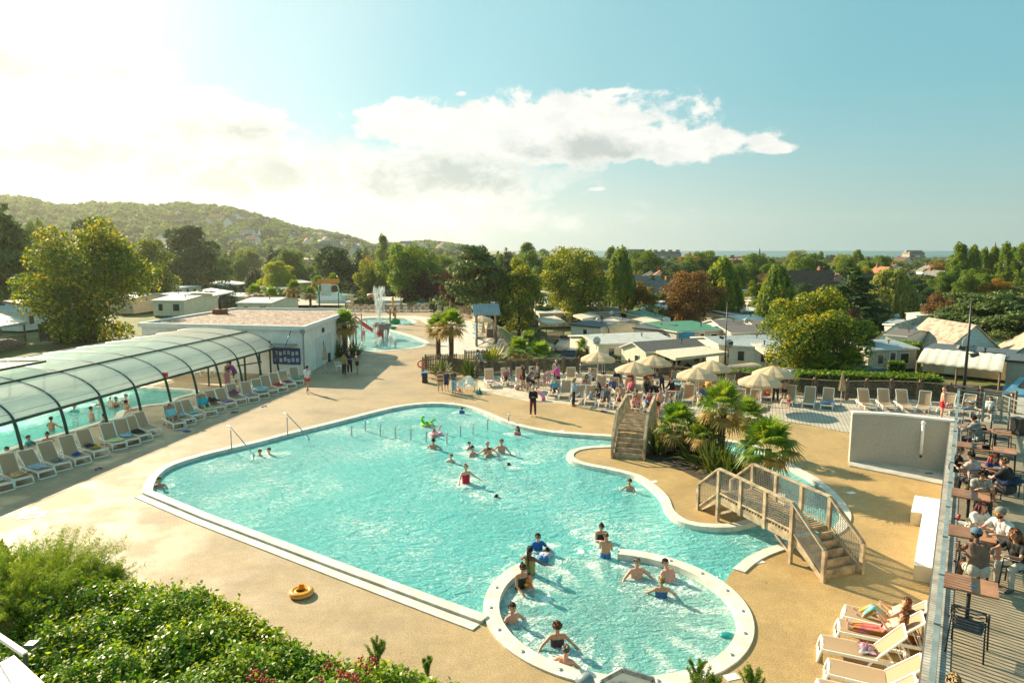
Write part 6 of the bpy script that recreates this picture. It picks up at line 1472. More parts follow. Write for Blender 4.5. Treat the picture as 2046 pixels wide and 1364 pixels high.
tch(1958,975,TA+math.pi,'chair of the woman with the phone'); tch(1950,868,TA,'chair of the man in the grey hoodie')
def drink(x,y,label,col,z=.76,h=.12,name='glass'):
    P=G(x,y,TZ_+z); b=MB(); b.lathe([(.028,0),(.036,h),(.03,h),(.022,.01)],10); obj(name,b,mat('drink_'+name+str(col),col,.15,.02),None,label,name,loc=P)
drink(1916,1037,'red drinks can on the table of the red haired woman',(.5,.02,.02),name='drinks_can'); drink(1932,1044,'half full glass beside the red drinks can',(.55,.42,.2)); drink(1945,883,'empty tumbler on the left joined table',(.5,.55,.55)); drink(1930,976,'glass of yellow juice on the table below the phone woman',(.6,.5,.2)); drink(1952,880,'second tumbler on the left joined table',(.45,.5,.5)); drink(1987,925,'glass in the middle of the family table',(.5,.5,.5))
def bin_(P,label,s=1.,lid=M_dark,wheels=True):
    t=thing('rubbish_bin',label,'bin',P,rnd.uniform(-.3,.3),None,s); b=MB(); b.box((0,0,.45),(.46,.5,.85),0,0,1.12); obj('body',b,M_dark,t); b=MB(); b.box((0,0,.91),(.56,.6,.05)); b.tube([(-.26,-.3,.9),(.26,-.3,.9)],.03,6); obj('lid',b,lid,t)
    b=MB(); b.cyl((-.27,.22,.08),(.27,.22,.08),.08,12); obj('wheels',b,M_black,t)
P=xy(G(2033,868,TZ_)); bin_(Vector((P.x,P.y,TZ_)),'dark wheeled bin with black sack at the far end of the terrace',.72)
bin_(xy(G(849,764)),'black bin with bright blue liner by the low picket fence',.8,mat('blue_liner',(.02,.22,.55),.4)); bin_(xy(G(655,722)),'dark bin with blue lid behind the folded parasol',.8,MATS['blue_liner'])
t=thing('life_buoy','orange and white life buoy hung on the low picket fence post','life buoy',xy(G(842,752))); b=MB(); b.torus((0,0,.95),.25,.06,20,8,0,Matrix.Rotation(R(90),3,'X')); obj('ring',b,mat('buoy_orange',(.75,.16,.06),.5),t); b=MB(); b.box((0,.12,.5),(.08,.08,1.2)); obj('stand',b,M_white2,t)
# orange baby float
c=xy(G(602,1188)); t=thing('baby_float','orange inflatable baby seat ring on the deck','pool float',c,0,None,.74); b=MB(); b.torus((0,0,.11),.34,.11,28,12); obj('ring',b,M_orange,t); b=MB(); b.torus((0,0,.15),.21,.05,24,8); obj('inner_ring',b,mat('yellow_pvc',(.85,.45,.03),.35,.04),t); b=MB(); b.box((-.02,.16,.27),(.20,.06,.16),0,0,.85); obj('seat_back',b,M_orange,t); b=MB(); b.torus((0,0,.115),.345,.112,28,10,sc=(1,1,.35)); obj('stripe',b,mat('pale_stripe',(.8,.62,.3),.4),t)
def ring(P,r,col,label,rot=None,tube=.12):
    b=MB(); b.torus((0,0,tube),r,tube,24,10,0,rot); return obj('swim_ring',b,mat('pvc_%0.2f_%0.2f_%0.2f'%col,col,.3,.25,3,col2=tuple(min(1,.3+x) for x in col)),None,label,'swim ring',loc=P)
ring(xy(G(1073,800))+Vector((0,0,.0)),.42,(.75,.08,.22),'pink and white swim ring beside the woman in the black jumper',Matrix.Rotation(R(50),3,'X'))
b=MB(); b.ball((0,0,.0),.13,14,8,0,(1.5,1,.45)); obj('swim_board',b,mat('teal_foam',(.01,.25,.25),.4),None,'white and teal float drifting in the round basin','pool toy',loc=G(1453,1268,WZ+.03))
# ---------------------------------------------------------------- splash pool toys
M_jet=glassmat('spray_water',(.95,.97,.97),.34,.4,(.85,.88,.88))
def spray(P,h,r,n,seed,label,sp=.06):
    rs=np.random.RandomState(seed); b=MB()
    for i in range(n):
        a=rs.uniform(0,6.28); q=abs(rs.normal())*sp; z=h*rs.uniform(0,1)**.8; s=rs.uniform(.02,.06)*(1+z/h); x_=math.cos(a)*(q+r*z/h*.4);y_=math.sin(a)*(q+r*z/h*.4); b.tube([(x_,y_,z-s*3.5),(x_,y_,z),(x_*1.05,y_*1.05,z+s*3.5)],[s*.15,s*.45,s*.1],4)
    return obj('water_jet',b,M_jet,None,label,'fountain jet',loc=P)
pb=xy(G(752,681)); 
t=thing('fountain_tub','grey stone tub fountain in the splash pool','fountain',pb+Vector((0,3.0,-.2))); b=MB(); b.lathe([(.62,0),(.98,1.5),(1.0,1.75),(.85,1.76),(.7,1.5)],20); obj('tub',b,mat('tub_stone',(.26,.24,.20),.8,.3,4,.6,12),t)
spray(pb+Vector((-.2,3.0,1.4)),3.9,.75,420,1,'tall white water jet rising from the stone tub',.20)
for i,(x,y,h) in enumerate(((751,690,1.6),(771,693,1.4),(781,692,1.0),(790,694,.7),(760,694,.8))): spray(xy(G(x,y,-.05)),h,.25,90,i+3,['leftmost','second','middle','fourth','rightmost'][i]+' small jet in the front of the splash pool',.07)
s_e=G(762,674,.08); s_t=G(716,644,1.95); t=thing('water_slide','red water slide running down into the splash pool','slide',xy(s_e)); b=MB(); top=xy(s_t)-xy(s_e)+Vector((0,0,1.95)); end=Vector((0,0,.08)); N_=14; vs=[]; sd2=Vector((-top.y,top.x,0)).normalized()
for i in range(N_+1):
    f=i/N_; p=top.lerp(end,f); p.z=.1+1.85*(1-f)**1.1
    for j in range(7): a=math.pi*j/6; vs.append(tuple(p+sd2*(-math.cos(a)*.36)+Vector((0,0,.28-math.sin(a)*.26))))
fs=[(i*7+j,(i+1)*7+j,(i+1)*7+j+1,i*7+j+1) for i in range(N_) for j in range(6)]; b.add(vs,fs,0,True); b.add([(x,y,z-.05) for x,y,z in vs],[f[::-1] for f in fs],0,True); obj('chute',b,M_red,t)
b=MB(); dd=top.copy(); dd.z=0; dn=dd.normalized()
for q in (0,1.1):
    for s in (-1,1): b.tube([dd+dn*q+sd2*s*.5,dd+dn*q+sd2*s*.5+UPZ*2.9],.06,6)
b.bar(dd+UPZ*1.9,dd+dn*1.1+UPZ*1.9,1.0,.08); b.bar(dd+dn*.0+sd2*.5+UPZ*2.8,dd+dn*1.1+sd2*.5+UPZ*2.8,.06,.06); b.bar(dd-sd2*.5+UPZ*2.8,dd+dn*1.1-sd2*.5+UPZ*2.8,.06,.06); obj('tower',b,mat('slide_tower',(.30,.20,.15),.7,.3,2,col2=(.35,.20,.22)),t)
t=thing('palm_arch_toy','red and brown arched spray toy behind the slide','water toy',xy(G(706,668)),0,None,.62); b=MB(); b.tube([(-.2,0,0),(-.3,0,2.2),(.6,0,3.2),(1.3,0,2.6)],[.3,.25,.22,.14],8); obj('arch',b,mat('toy_brown',(.32,.14,.10),.6,.3,2),t); b=MB(); b.ball((0,-.1,.9),.5,10,6,0,(1,.6,.8)); obj('leaf',b,mat('toy_green',(.01,.25,.05),.4),t)
t=thing('spray_figure','orange and purple upright spray toy on a green mound','water toy',xy(G(789,645)),0,None,.56); b=MB(); b.ball((0,0,.3),1.05,14,8,0,(1.2,.9,.75)); obj('mound',b,MATS['toy_green'],t); b=MB(); b.tube([(.1,0,.4),(.1,0,2.4),(-.3,0,3.4)],[.22,.32,.3],8); b.tube([(-.6,0,2.6),(-1.3,0,2.5)],.12,6); obj('body',b,M_orange,t); b=MB(); b.tube([(-.1,.1,1.6),(0,.1,3.6)],[.4,.36],8); obj('mane',b,mat('toy_purple',(.20,.12,.15),.6),t); b=MB(); b.tube([(-.3,0,3.6),(-.4,0,5.6)],[.2,.28],8); b.ball((-.4,0,5.7),.35); obj('neck',b,M_orange,t)
t=thing('spinning_spray_toy','small brown spray wheel on a post in the splash pool','water toy',xy(G(780,654))); b=MB(); b.tube([(0,0,-.2),(0,0,2.2)],.1,6); obj('post',b,M_wood2,t); b=MB(); b.torus((0,0,2.2),.5,.05,16,6,0,Matrix.Rotation(R(90),3,'X')); b.bar((-.5,0,2.2),(.5,0,2.2),.05,.05); obj('wheel',b,M_wood2,t)
t=thing('striped_mast','green and white twisted mast with a red top behind the fountain','water toy',xy(G(748,640)),0,None,.6); b=MB(); b.tube([(1.2,0,0),(1.2,0,5.4)],.16,8); obj('mast',b,mat('striped_mast',(.65,.68,.62),.5,.1,3,stripe=(2,.5,.45,.25)),t); b=MB(); b.lathe([(.2,5.2),(1.5,5.3),(1.5,5.9),(.3,6.1)],14); obj('bucket',b,mat('faded_red_panel',(.50,.22,.16),.6),t)
b=MB(); b.ball((0,0,.2),.35,10,6,0,(1.4,.7,.5)); obj('toy_frog',b,MATS['toy_green'],None,'green toy on the inner rim of the splash pool','water toy',loc=xy(G(785,658)))
t=thing('party_tent','small pale green and white tent beyond the gravel roof','tent',base_at(662,618)); b=MB(); b.prism([(-2.2,-1.6),(2.2,-1.6),(2.2,1.6),(-2.2,1.6)],0,1.9); obj('wall',b,M_white2,t); b=MB(); b.add([(-2.4,-1.8,1.88),(2.4,-1.8,1.88),(2.4,1.8,1.88),(-2.4,1.8,1.88),(-1.6,0,3.1),(1.6,0,3.1)],[(0,1,5,4),(2,3,4,5),(1,2,5),(3,0,4)]); obj('roof',b,M_white,t)
t=thing('play_sign','orange signboard with a white wheel frame above the small tent','sign',base_at(658,622)); b=MB(); b.box((0,0,5.0),(3.6,.2,.7)); obj('board',b,M_orange,t); b=MB(); b.box((-.4,0,3.6),(1.6,.2,2.0)); b.torus((1.0,-.1,3.7),.75,.06,18,6,0,Matrix.Rotation(R(90),3,'X')); obj('wheel_frame',b,M_white2,t); b=MB(); b.tube([(-1.6,0,0),(-1.6,0,4.7)],.12,6); b.tube([(1.6,0,0),(1.6,0,4.7)],.08,6); obj('posts',b,mat('toy_green',(0,0,0)),t)
# watch hut
p=[xy(G(953,693)),xy(G(986,690))]; wx=(p[1]-p[0]).length; t=thing('watch_hut','wooden lifeguard lookout with tilted metal roof','lookout',p[0],math.atan2(p[1].y-p[0].y,p[1].x-p[0].x)*.3)
for x in (0,wx):
    for y in (0,.7): b=MB(); b.bar((x,y,0),(x,y,3.2 if y==0 else 3.9),.14,.14); obj('post',b,M_wood2,t)
b=MB(); b.add([(-.35,-.5,3.1),(wx+.35,-.5,3.1),(wx+.35,.7,4.05),(-.35,.7,4.05),(-.35,-.5,3.2),(wx+.35,-.5,3.2),(wx+.35,.7,4.15),(-.35,.7,4.15)],[(0,3,2,1),(4,5,6,7),(0,1,5,4),(1,2,6,5),(2,3,7,6),(3,0,4,7)]); obj('roof',b,R_metal,t)
b=MB(); b.box((wx/2,.9,.9),(wx,1.7,.12)); obj('platform',b,M_wood,t); b=MB(); b.box((wx*.7,.5,1.35),(.7,.6,.75)); obj('desk',b,M_wood2,t); b=MB(); b.bar((0,0,.1),(wx,0,.85),.06,.06); b.bar((0,0,.85),(wx,0,.1),.06,.06); obj('cross_brace',b,M_wood2,t)
b=MB(); b.box((-.12,-.1,1.6),(.12,.5,1.5)); obj('rescue_board',b,mat('pale_blue_foam',(.28,.50,.62),.4),t)
# ---------------------------------------------------------------- masts, dishes, flags
def mast(x,by,ty,label,r=.07,lamps=2,z=None,side=1):
    P=base_at(x,by) if z is None else G(x,by,z); px=F/(P.y*math.cos(PT)+(H-P.z)*math.sin(PT)); h=(by-ty)/px; t=thing('lamp_mast',label,'lamp mast',P); b=MB(); b.tube([(0,0,0),(0,0,h*.5),(0,0,h)],[r,r*.85,r*.5],8); obj('pole',b,M_dark,t)
    for k in range(lamps):
        z_=h*(.55-.07*k); s=(-1,1)[k%2]*side; b=MB(); b.bar((0,0,z_),(s*.35,0,z_),.04,.04); b.box((s*.45,-.05,z_-.05),(.42,.24,.22),0,rot=Matrix.Rotation(R(-20*s),3,'Y')); obj('floodlight',b,M_dark,t)
mast(1069,707,600,'black lamp mast left of the parked silver car'); mast(1447,757,603,'tall black lamp mast behind the parasols'); mast(1924,800,600,'tall black mast with floodlights in front of the scalloped awning',.10); mast(1205,722,655,'thin grey pole beside the white tiled home',.04,0); mast(235,672,643,'small dark street lamp under the big maple',.05,1); mast(1180,610,580,'short pole in front of the broad maple',.04,0)
def dish(x,y,z,r,label,pole=1.0):
    P=G(x,y,z); t=thing('satellite_dish',label,'satellite dish',P-Vector((0,0,pole)),rnd.uniform(-.3,.3)); b=MB(); b.tube([(0,0,0),(0,0,pole)],.03,6); obj('pole',b,M_conc,t); b=MB(); M_=Matrix.Translation((0,-.1,pole))@Matrix.Rotation(R(80),4,'X'); b.M=M_; b.lathe([(.02,.10),(r*.6,.05),(r,0),(r,-.03),(r*.6,.02),(.02,.07)],18); obj('reflector',b,mat('dish_grey',(.52,.52,.48),.5,.08,3),t); b=MB(); b.tube([(0,-.15,pole-.3),(0,-.55,pole-.1)],.02,5); b.box((0,-.6,pole-.08),(.1,.1,.1)); obj('receiver',b,M_dark,t)
for x,y,r,l in ((1285,618,.42,'satellite dish left of the faded green roof'),(1332,640,.5,'satellite dish at the left corner of the green sheet roof'),(1196,640,.4,'satellite dish above the cream cover in the middle of the camp'),(1222,625,.35,'small satellite dish under the tall birch'),(1192,680,.42,'satellite dish in front of the white tiled home'),(1456,686,.45,'satellite dish beside the black mast behind the parasols'),(1936,688,.85,'large satellite dish behind the scalloped awning'),(1792,632,.42,'satellite dish left of the bleached gable roof'),(1484,622,.4,'dark satellite dish below the flags'),(1493,640,.4,'satellite dish left of the golden maple')): dish(x,y,-.0 if r<.8 else .4,r,l)
for x,c,l in ((1488,(.65,.12,.04),'red and yellow flag beside the flagpoles'),(1500,(.35,.38,.6),'blue white red flag beside the flagpoles')):
    P=base_at(x,598); px=F/P.y; h=(598-566)/px; t=thing('flagpole',l,'flag',P); b=MB(); b.tube([(0,0,0),(0,0,h)],.06,6); obj('pole',b,M_white2,t); b=MB(); b.add([(0.05,0,h),(1.1,.2,h-.3),(1.1,.2,h-1.4),(.05,0,h-1.1)],[(0,1,2,3)]); obj('flag',b,mat('flag_cloth_%.2f'%c[0],c,.7,.3,1.2,col2=(.6,.45,.1) if c[0]>.5 else (.6,.6,.6)),t)
# blue banner on the green roofed home, banner letters kept tiny like the photograph's
P=G(1369.5,673,-.9); t=thing('blue_banner','bright blue banner with a small orange and white logo under the green sheet roof','banner',P,R(-6)); b=MB(); b.box((0,0,0),(2.1,.04,1.15)); obj('cloth',b,mat('banner_blue',(.01,.22,.42),.5,.1,2),t); b=MB(); b.lathe([(.13,0),(.13,.01),(.01,.012)],14); o_=obj('logo',b,mat('logo_orange',(.75,.35,.02),.5),t); o_.location=(-.65,-.03,-.32); o_.rotation_euler=(R(90),0,0); b=MB()
for k in range(5): b.box((-.40+k*.11,-.03,-.32),(.07,.01,.10))
obj('lettering',b,M_white2,t)
# ---------------------------------------------------------------- vehicles
def car(x,y,rz,label,col,L=4.5,Wd=1.8,Hh=1.5,kind='car',z=None,box=False):
    P=G(x,y,GZ if z is None else z); t=thing('parked_'+kind,label,kind,P,rz); m=mat('car_paint_%s'%label[:14],col,.28,.05,1,metal=.35)
    hb_=.82*Hh/1.5; b=MB()
    prof_=[(-L/2,.35),(-L/2+.05,hb_*.85),(-L*.28,hb_),(-L*.14,Hh*.97),(L*.20,Hh),(L*.42,Hh*.80 if not box else Hh*.97),(L/2-.03,hb_),(L/2,.4),(L/2-.1,.25),(-L/2+.1,.25)] if not box else [(-L/2,.35),(-L/2+.05,hb_*.95),(-L*.36,hb_*1.15),(-L*.24,Hh*.97),(L*.2,Hh),(L/2-.08,Hh*.97),(L/2,hb_),(L/2,.4),(L/2-.1,.25),(-L/2+.1,.25)]
    n=len(prof_); vs=[]
    for s,w in ((-1,1),(-.5,1),(.5,1),(1,1)):
        for (a,z_) in prof_: ww=Wd/2*(1 if z_<=hb_*1.05 else .80); vs.append((a,s*ww,z_))
    fs=[]
    for k in range(3): fs+=[(k*n+i,k*n+(i+1)%n,(k+1)*n+(i+1)%n,(k+1)*n+i) for i in range(n)]
    fs+=[tuple(range(n-1,-1,-1)),tuple(range(3*n,4*n))]; b.add(vs,fs); body=b.mesh('body',m); obj('body',body,None,t)
    for s in (-1,1):
        b=MB(); y_=s*(Wd/2*.87+.012); b.add([(-L*.24,y_+s*.05,hb_+.04),(-L*.14,y_-s*.06,Hh*.93),(L*.30,y_-s*.06,Hh*.93),(L*.40,y_+s*.05,hb_+.04)],[(0,1,2,3)] if s<0 else [(0,3,2,1)]); obj('side_window',b,M_glassd,t)
        for a in (-L*.31,L*.31):
            b=MB(); b.cyl((a,s*(Wd/2-.2),.32),(a,s*(Wd/2+.01),.32),.32,16); wh_=obj('wheel',b,M_black,t); b=MB(); b.cyl((a,s*(Wd/2),.32),(a,s*(Wd/2+.025),.32),.19,12); obj('hub_cap',b,M_steel,wh_)
        b=MB(); b.box((-L/2+.04,s*Wd*.34,hb_*.72),(.10,.34,.14)); obj('headlight',b,M_frame,t); b=MB(); b.box((L/2-.02,s*Wd*.38,hb_*.85),(.08,.2,.2)); obj('tail_light',b,M_red,t)
    b=MB(); b.add([(-L*.27,-Wd*.38,hb_+.04),(-L*.15,-Wd*.36,Hh*.94),(-L*.15,Wd*.36,Hh*.94),(-L*.27,Wd*.38,hb_+.04)],[(0,1,2,3),(3,2,1,0)]); o_=obj('windscreen',b,M_glassd,t); o_.location=(-.05,0,.02)
    b=MB(); x1=L*.43 if not box else L/2+.0; b.add([(x1+.06,-Wd*.36,hb_+.06),(x1-(.1 if not box else .06),-Wd*.34,Hh*.82),(x1-(.1 if not box else .06),Wd*.34,Hh*.82),(x1+.06,Wd*.36,hb_+.06)],[(0,1,2,3),(3,2,1,0)]); obj('rear_window',b,M_glassd,t)
    return t
t=car(1128,702,R(4),'silver grey estate car with black roof box on the camp road',(.36,.38,.38),4.7,1.85,1.5); b=MB(); b.box((.25,0,1.78),(1.9,.8,.32),0,0,.85); obj('roof_box',b,M_black,t)
car(1140,724,R(70),'dark blue hatchback parked below the silver estate car',(.05,.08,.10),4.2,1.8,1.5); car(1050,722,R(75),'white car half hidden behind the fence palms',(.6,.6,.58),4.3,1.8,1.5)
car(1200,751,R(10),'pale blue grey car seen through the glass fence',(.42,.48,.48),4.5,1.8,1.5); car(1170,756,R(12),'white car with red cushions in front, behind the glass fence',(.6,.62,.6),4.2,1.8,1.45); car(1390,756,R(8),'white car roof between the parasols behind the fence',(.62,.62,.6),4.4,1.8,1.5)
car(1578,768,R(20),'white car under the golden maple',(.62,.62,.6),4.3,1.8,1.5); car(1742,764,R(190),'dark blue car behind the hedge right of the golden maple',(.03,.05,.09),4.4,1.8,1.45)
car(2075,806,R(-80),'blue and white camper van at the right edge',(.03,.14,.26),4.9,1.95,2.0,'van',box=True); car(1485,616,R(0),'white camper van below the birches',(.62,.62,.6),5.5,2.1,2.5,'van',box=True)
t=thing('barrel_sauna','beige rounded cabin trailer behind the fence below the parasols','cabin',G(1478,790,GZ),R(30)); b=MB(); b.prism([(-1.6,-1.1),(1.6,-1.1),(1.6,1.1),(-1.6,1.1)],.3,2.0); obj('wall',b,mat('beige_cabin',(.50,.36,.20),.7,.1,2,stripe=(0,.22,.07,.7)),t); b=MB(); vs=[]
for i in range(9): a=math.pi*i/8; vs+=[(-1.75,-1.2*math.cos(a),2.0+.65*math.sin(a)),(1.75,-1.2*math.cos(a),2.0+.65*math.sin(a))]
b.add(vs,[(2*i,2*i+2,2*i+3,2*i+1) for i in range(8)]+[tuple(range(0,18,2))],0,True); obj('roof',b,mat('beige_cabin_roof',(.46,.33,.19),.7,.1,2),t)
# ---------------------------------------------------------------- bottom edge: lamp globe, sign, parapet
P=G(1168,1362,4.0); t=thing('wall_lamp','grey cylindrical lamp head at the bottom edge','lamp',P); b=MB(); b.M=Matrix.Rotation(R(60),4,'Y'); b.lathe([(.085,-.09),(.10,-.02),(.10,.06),(.07,.11),(.0,.125)],16); obj('lamp_shade',b,M_blue,t); b=MB(); b.tube([(0,0,-.05),(0,.0,-2.2)],.025,6); obj('pole',b,M_blue,t)
a_=G(1243,1337,3.8); l_=G(1190,1375,3.8); r_=G(1330,1375,3.8); t=thing('depth_sign','white sign in a galvanised gabled frame cut by the bottom edge','sign',a_); L_=l_-a_;R_=r_-a_
M_galv=mat('galvanised_steel',(.30,.32,.31),.5,.25,9)
Rd=Vector((.42,.0,-.14)); Ld=Vector((-.27,0,-.16))
b=MB(); b.bar((0,0,0),Ld,.06,.035,up=(0,1,0)); b.bar((0,0,0),Rd,.06,.035,up=(0,1,0)); b.bar(Ld,Ld+Vector((0,0,-1.6)),.05,.035,up=(0,1,0)); b.bar(Rd,Rd+Vector((0,0,-1.6)),.05,.035,up=(0,1,0)); obj('frame',b,M_galv,t)
b=MB(); b.add([(0,.01,-.03),(Ld.x,.01,Ld.z-.03),(Ld.x,.01,-.9),(Rd.x,.01,-.9),(Rd.x,.01,Rd.z-.03)],[(0,1,2,3,4)]); obj('panel',b,M_white2,t)
tx=bpy.data.curves.new('lettering','FONT'); tx.body='0,90 m'; tx.size=.13; tx.extrude=.002; to=bpy.data.objects.new('lettering',tx); COL.objects.link(to); to.parent=t; to.location=(-.14,-.01,-.27); to.rotation_euler=(R(90),0,0); tx.materials.append(M_dark)
me_=bpy.data.meshes.new_from_object(to.evaluated_get(bpy.context.evaluated_depsgraph_get())); bpy.data.objects.remove(to); bpy.data.curves.remove(tx); to=obj('lettering',me_,None,t); to.location=(-.14,-.01,-.27); to.rotation_euler=(R(90),0,0)
p0=G(0,1345,5.2); t=thing('white_parapet','smooth white sloping parapet in the bottom left corner','parapet',p0); 
c1=G(28,1308,5.2)-p0; c2=G(110,1366,5.2)-p0; c3=G(150,1420,5.2)-p0; b=MB(); 
q=[Vector((-.9,-.2,0)),c1,c2,c3]; b.prism([(q[1].x,q[1].y),(q[1].x-.05,q[1].y-.13),(q[3].x-.12,q[3].y-.25),(q[3].x,q[3].y)],-3.5,0); b.prism([(q[1].x-.05,q[1].y-.13),(q[1].x-.9,q[1].y-1.0),(q[3].x-.9,q[3].y-1.0),(q[3].x-.12,q[3].y-.25)],-3.5,-.05); obj('body',b,M_white2,t)
a_=G(-30,1252,4.2);b_=G(50,1306,4.2); t=thing('white_handrail','slim white handrail at the left edge above the shrubs','handrail',a_); b=MB(); b.bar((0,0,0),b_-a_,.06,.05); obj('bar',b,M_white2,t); b=MB(); b.bar(b_-a_,b_-a_+Vector((0,0,-1.4)),.04,.04); b.box(b_-a_+Vector((.06,.05,.10)),(.12,.12,.05)); obj('post',b,M_green,t)
# ---------------------------------------------------------------- people
SK={'l':mat('skin_light',(.62,.36,.24),.5,.05,5),'m':mat('skin_tan',(.46,.24,.14),.5,.05,5),'d':mat('skin_brown',(.16,.075,.045),.5,.05,5),'r':mat('skin_rosy',(.60,.29,.20),.5,.05,5)}
HC={'k':(.012,.010,.009),'b':(.055,.028,.014),'f':(.22,.13,.05),'y':(.42,.29,.12),'g':(.25,.24,.22),'r':(.30,.045,.02),'c':(.20,.07,.02),'w':(.55,.52,.48),'v':(.09,.008,.012)}
def hairmat(k): return mat('hair_'+k,HC[k],.6,.3,30,.5,60)
CM={}
def cloth(col,col2=None,sc=9,st=None):
    key='fabric_%.2f_%.2f_%.2f_%s_%s'%(*col,col2,st); return mat(key,col,.8,.1,sc,.2,60,col2=col2,stripe=st)
UP=Vector((0,0,1))
def rx(v,a): return Vector((v.x,v.y*math.cos(a)-v.z*math.sin(a),v.y*math.sin(a)+v.z*math.cos(a)))
def limbdir(a,s,side): a=R(a);s=R(s); return Vector((side*math.sin(s),math.sin(a)*math.cos(s),-math.cos(a)*math.cos(s)))
def skeleton(ht,hz,lean,legs,arms,turn=0,hy=0,hp=0,fem=0,kid=0,fat=1.):
    k=ht/1.72; q=[]; add=lambda l,a,b,r0,r1: q.append((l,a*k,b*k,r0*k,r1*k))
    pel=Vector((0,0,hz)); L=-R(lean); up=rx(UP,L); T=Matrix.Rotation(R(turn),3,up); rt=T@Vector((1,0,0)); fw=T@rx(Vector((0,1,0)),L)
    nb=pel+up*.50; f=fat
    for s in (-1,1):
        add('pelvis',pel+Vector((s*.07,0,-.02)),pel+up*.05+rt*s*.07,.10*f+.012*fem,.098*f)
        add('torso_low',pel+up*.06+rt*s*.06,pel+up*.26+rt*s*.07,.098*f-.006*fem,.096*f-.008*fem)
        add('torso_up',pel+up*.24+rt*s*.075,pel+up*.42+rt*s*.095,.095*f,.078*f)
        add('torso_up',pel+up*.44,pel+up*.44+rt*s*.16,.07,.058)
        if fem: add('torso_up',pel+up*.31+rt*s*.07+fw*.07,pel+up*.30+rt*s*.07+fw*.085,.055,.045)
    if f>1.05: add('torso_low',pel+up*.1+fw*.05,pel+up*.25+fw*.05,.11*f,.10*f)
    add('torso_up',pel+up*.28,pel+up*.42,.10*f,.085); add('neck',nb-up*.05,nb+up*.07,.056,.05)
    HM=Matrix.Rotation(R(hy),3,'Z')@T.to_3x3(); hf=HM@rx(Vector((0,1,0)),L*.35-R(hp)); hr=HM@Vector((1,0,0)); hu=hr.cross(hf).normalized()
    ks=1.14 if kid else 1.0; hc=nb+up*.10+hu*.085*ks+hf*.015
    add('head',hc-hu*.035*ks+hf*.012,hc+hu*.035*ks-hf*.008,.074*ks,.090*ks); add('head',hc-hu*.085*ks+hf*.045,hc-hu*.05*ks+hf*.035,.036*ks,.046*ks)
    add('head',hc+hf*.085*ks-hu*.005,hc+hf*.100*ks-hu*.028,.010,.016)
    for s in (-1,1): add('head',hc+hr*s*.086*ks+hu*.01,hc+hr*s*.088*ks-hu*.02,.016,.012)
    hands=[]
    for s,lg in ((-1,legs[0]),(1,legs[1])):
        a,sp,kn=lg[:3]; h=pel+Vector((s*.088,0,-.04)); d=limbdir(a,sp,s); kn_=h+d*.42; d2=limbdir(a-kn,sp*.5,s); an=kn_+d2*.40
        add('thigh',h,kn_,.088*f,.056); add('shin',kn_,kn_+d2*.16+Vector((0,-.012,0)),.054,.056); add('shin',kn_+d2*.14,an,.052,.036)
        fd_=Vector((0,-d2.z,d2.y)).normalized() if abs(d2.x)<.9 else Vector((0,1,0)); 
        add('foot',an+d2*.03-fd_*.03,an+d2*.045+fd_*.08,.036,.033); add('foot',an+d2*.045+fd_*.07,an+d2*.052+fd_*.15,.033,.022)
    for s,ar in ((-1,arms[0]),(1,arms[1])):
        a,sp,eb,tw=ar; sh=pel+up*.43+rt*s*.185; d=limbdir(a-lean*.0,sp,s); el_=sh+d*.28; d2=limbdir(a+eb,sp-tw,s); wr=el_+d2*.245
        add('uarm',sh,el_,.046*f,.036); add('farm',el_,wr,.036,.025)
        pw=wr+d2*.085; sdv=Vector((0,0,1)).cross(d2); sdv=sdv.normalized() if sdv.length>.1 else Vector((0,1,0)); nv=d2.cross(sdv).normalized()
        for o in (-.018,.018): add('hand',wr+sdv*o*.6,pw+sdv*o*1.1,.018,.017)
        for i,(o,l) in enumerate(((-.033,.060),(-.011,.074),(.011,.070),(.033,.055))):
            b0=pw+sdv*o; c1=b0+d2*l*.55-nv*.006; add('hand',b0,c1,.0095,.009); add('hand',c1,c1+(d2*.8-nv*.6)*l*.5,.009,.0075)
        t0=wr+d2*.025+sdv*.028*-s; t1=t0+(sdv*-s*.7+d2*.7)*.035; add('hand',t0,t1,.012,.010); add('hand',t1,t1+d2*.028,.010,.008)
        hands.append(pw*k)
    return q,dict(head=hc*k,hf=hf,hr=hr,hu=hu,k=k*ks,hands=hands,pel=pel*k,up=up,rt=rt,fw=fw,nb=nb*k)
def capsule(b,a,c,r0,r1,n=10):
    d=(c-a); L=d.length; d=d.normalized() if L>1e-5 else UP; pts=[];rs=[]
    for t in (-1,-.85,-.5,0): pts.append(a+d*t*r0); rs.append(max(.0008,r0*math.sqrt(max(0,1-t*t))))
    for t in (0,.5,.85,1): pts.append(c+d*t*r1); rs.append(max(.0008,r1*math.sqrt(max(0,1-t*t))))
    b.tube(pts,rs,n)
PEOPLE=[]
def person(label,x,y,pose='stand',face=0,anchor='head',z=0.,sub=None,ht=1.72,skin='l',hair='b',style='short',wear=(),near=False,at=None,rz=None,group=None,extra=None,**kw):
    P_=dict(hz=.94,lean=0,legs=((2,4,2),(-2,4,2)),arms=((3,7,12,4),(3,7,12,4)))
    P_.update(POSE.get(pose,{})); P_.update(kw); sk,inf=skeleton(ht,**P_)
    rz_=math.pi+R(face) if rz is None else rz; M3=Matrix.Rotation(rz_,3,'Z')
    if sub is not None: z=WZ-sub
    if at is not None: loc=Vector(at)
    elif anchor=='feet': loc=G(x,y,z)
    else: hw=M3@inf['head']; Q=G(x,y,z+hw.z); loc=Vector((Q.x-hw.x,Q.y-hw.y,z))
    PEOPLE.append((label,loc,rz_,sk,inf,skin,hair,style,wear,near,group,extra)); return loc
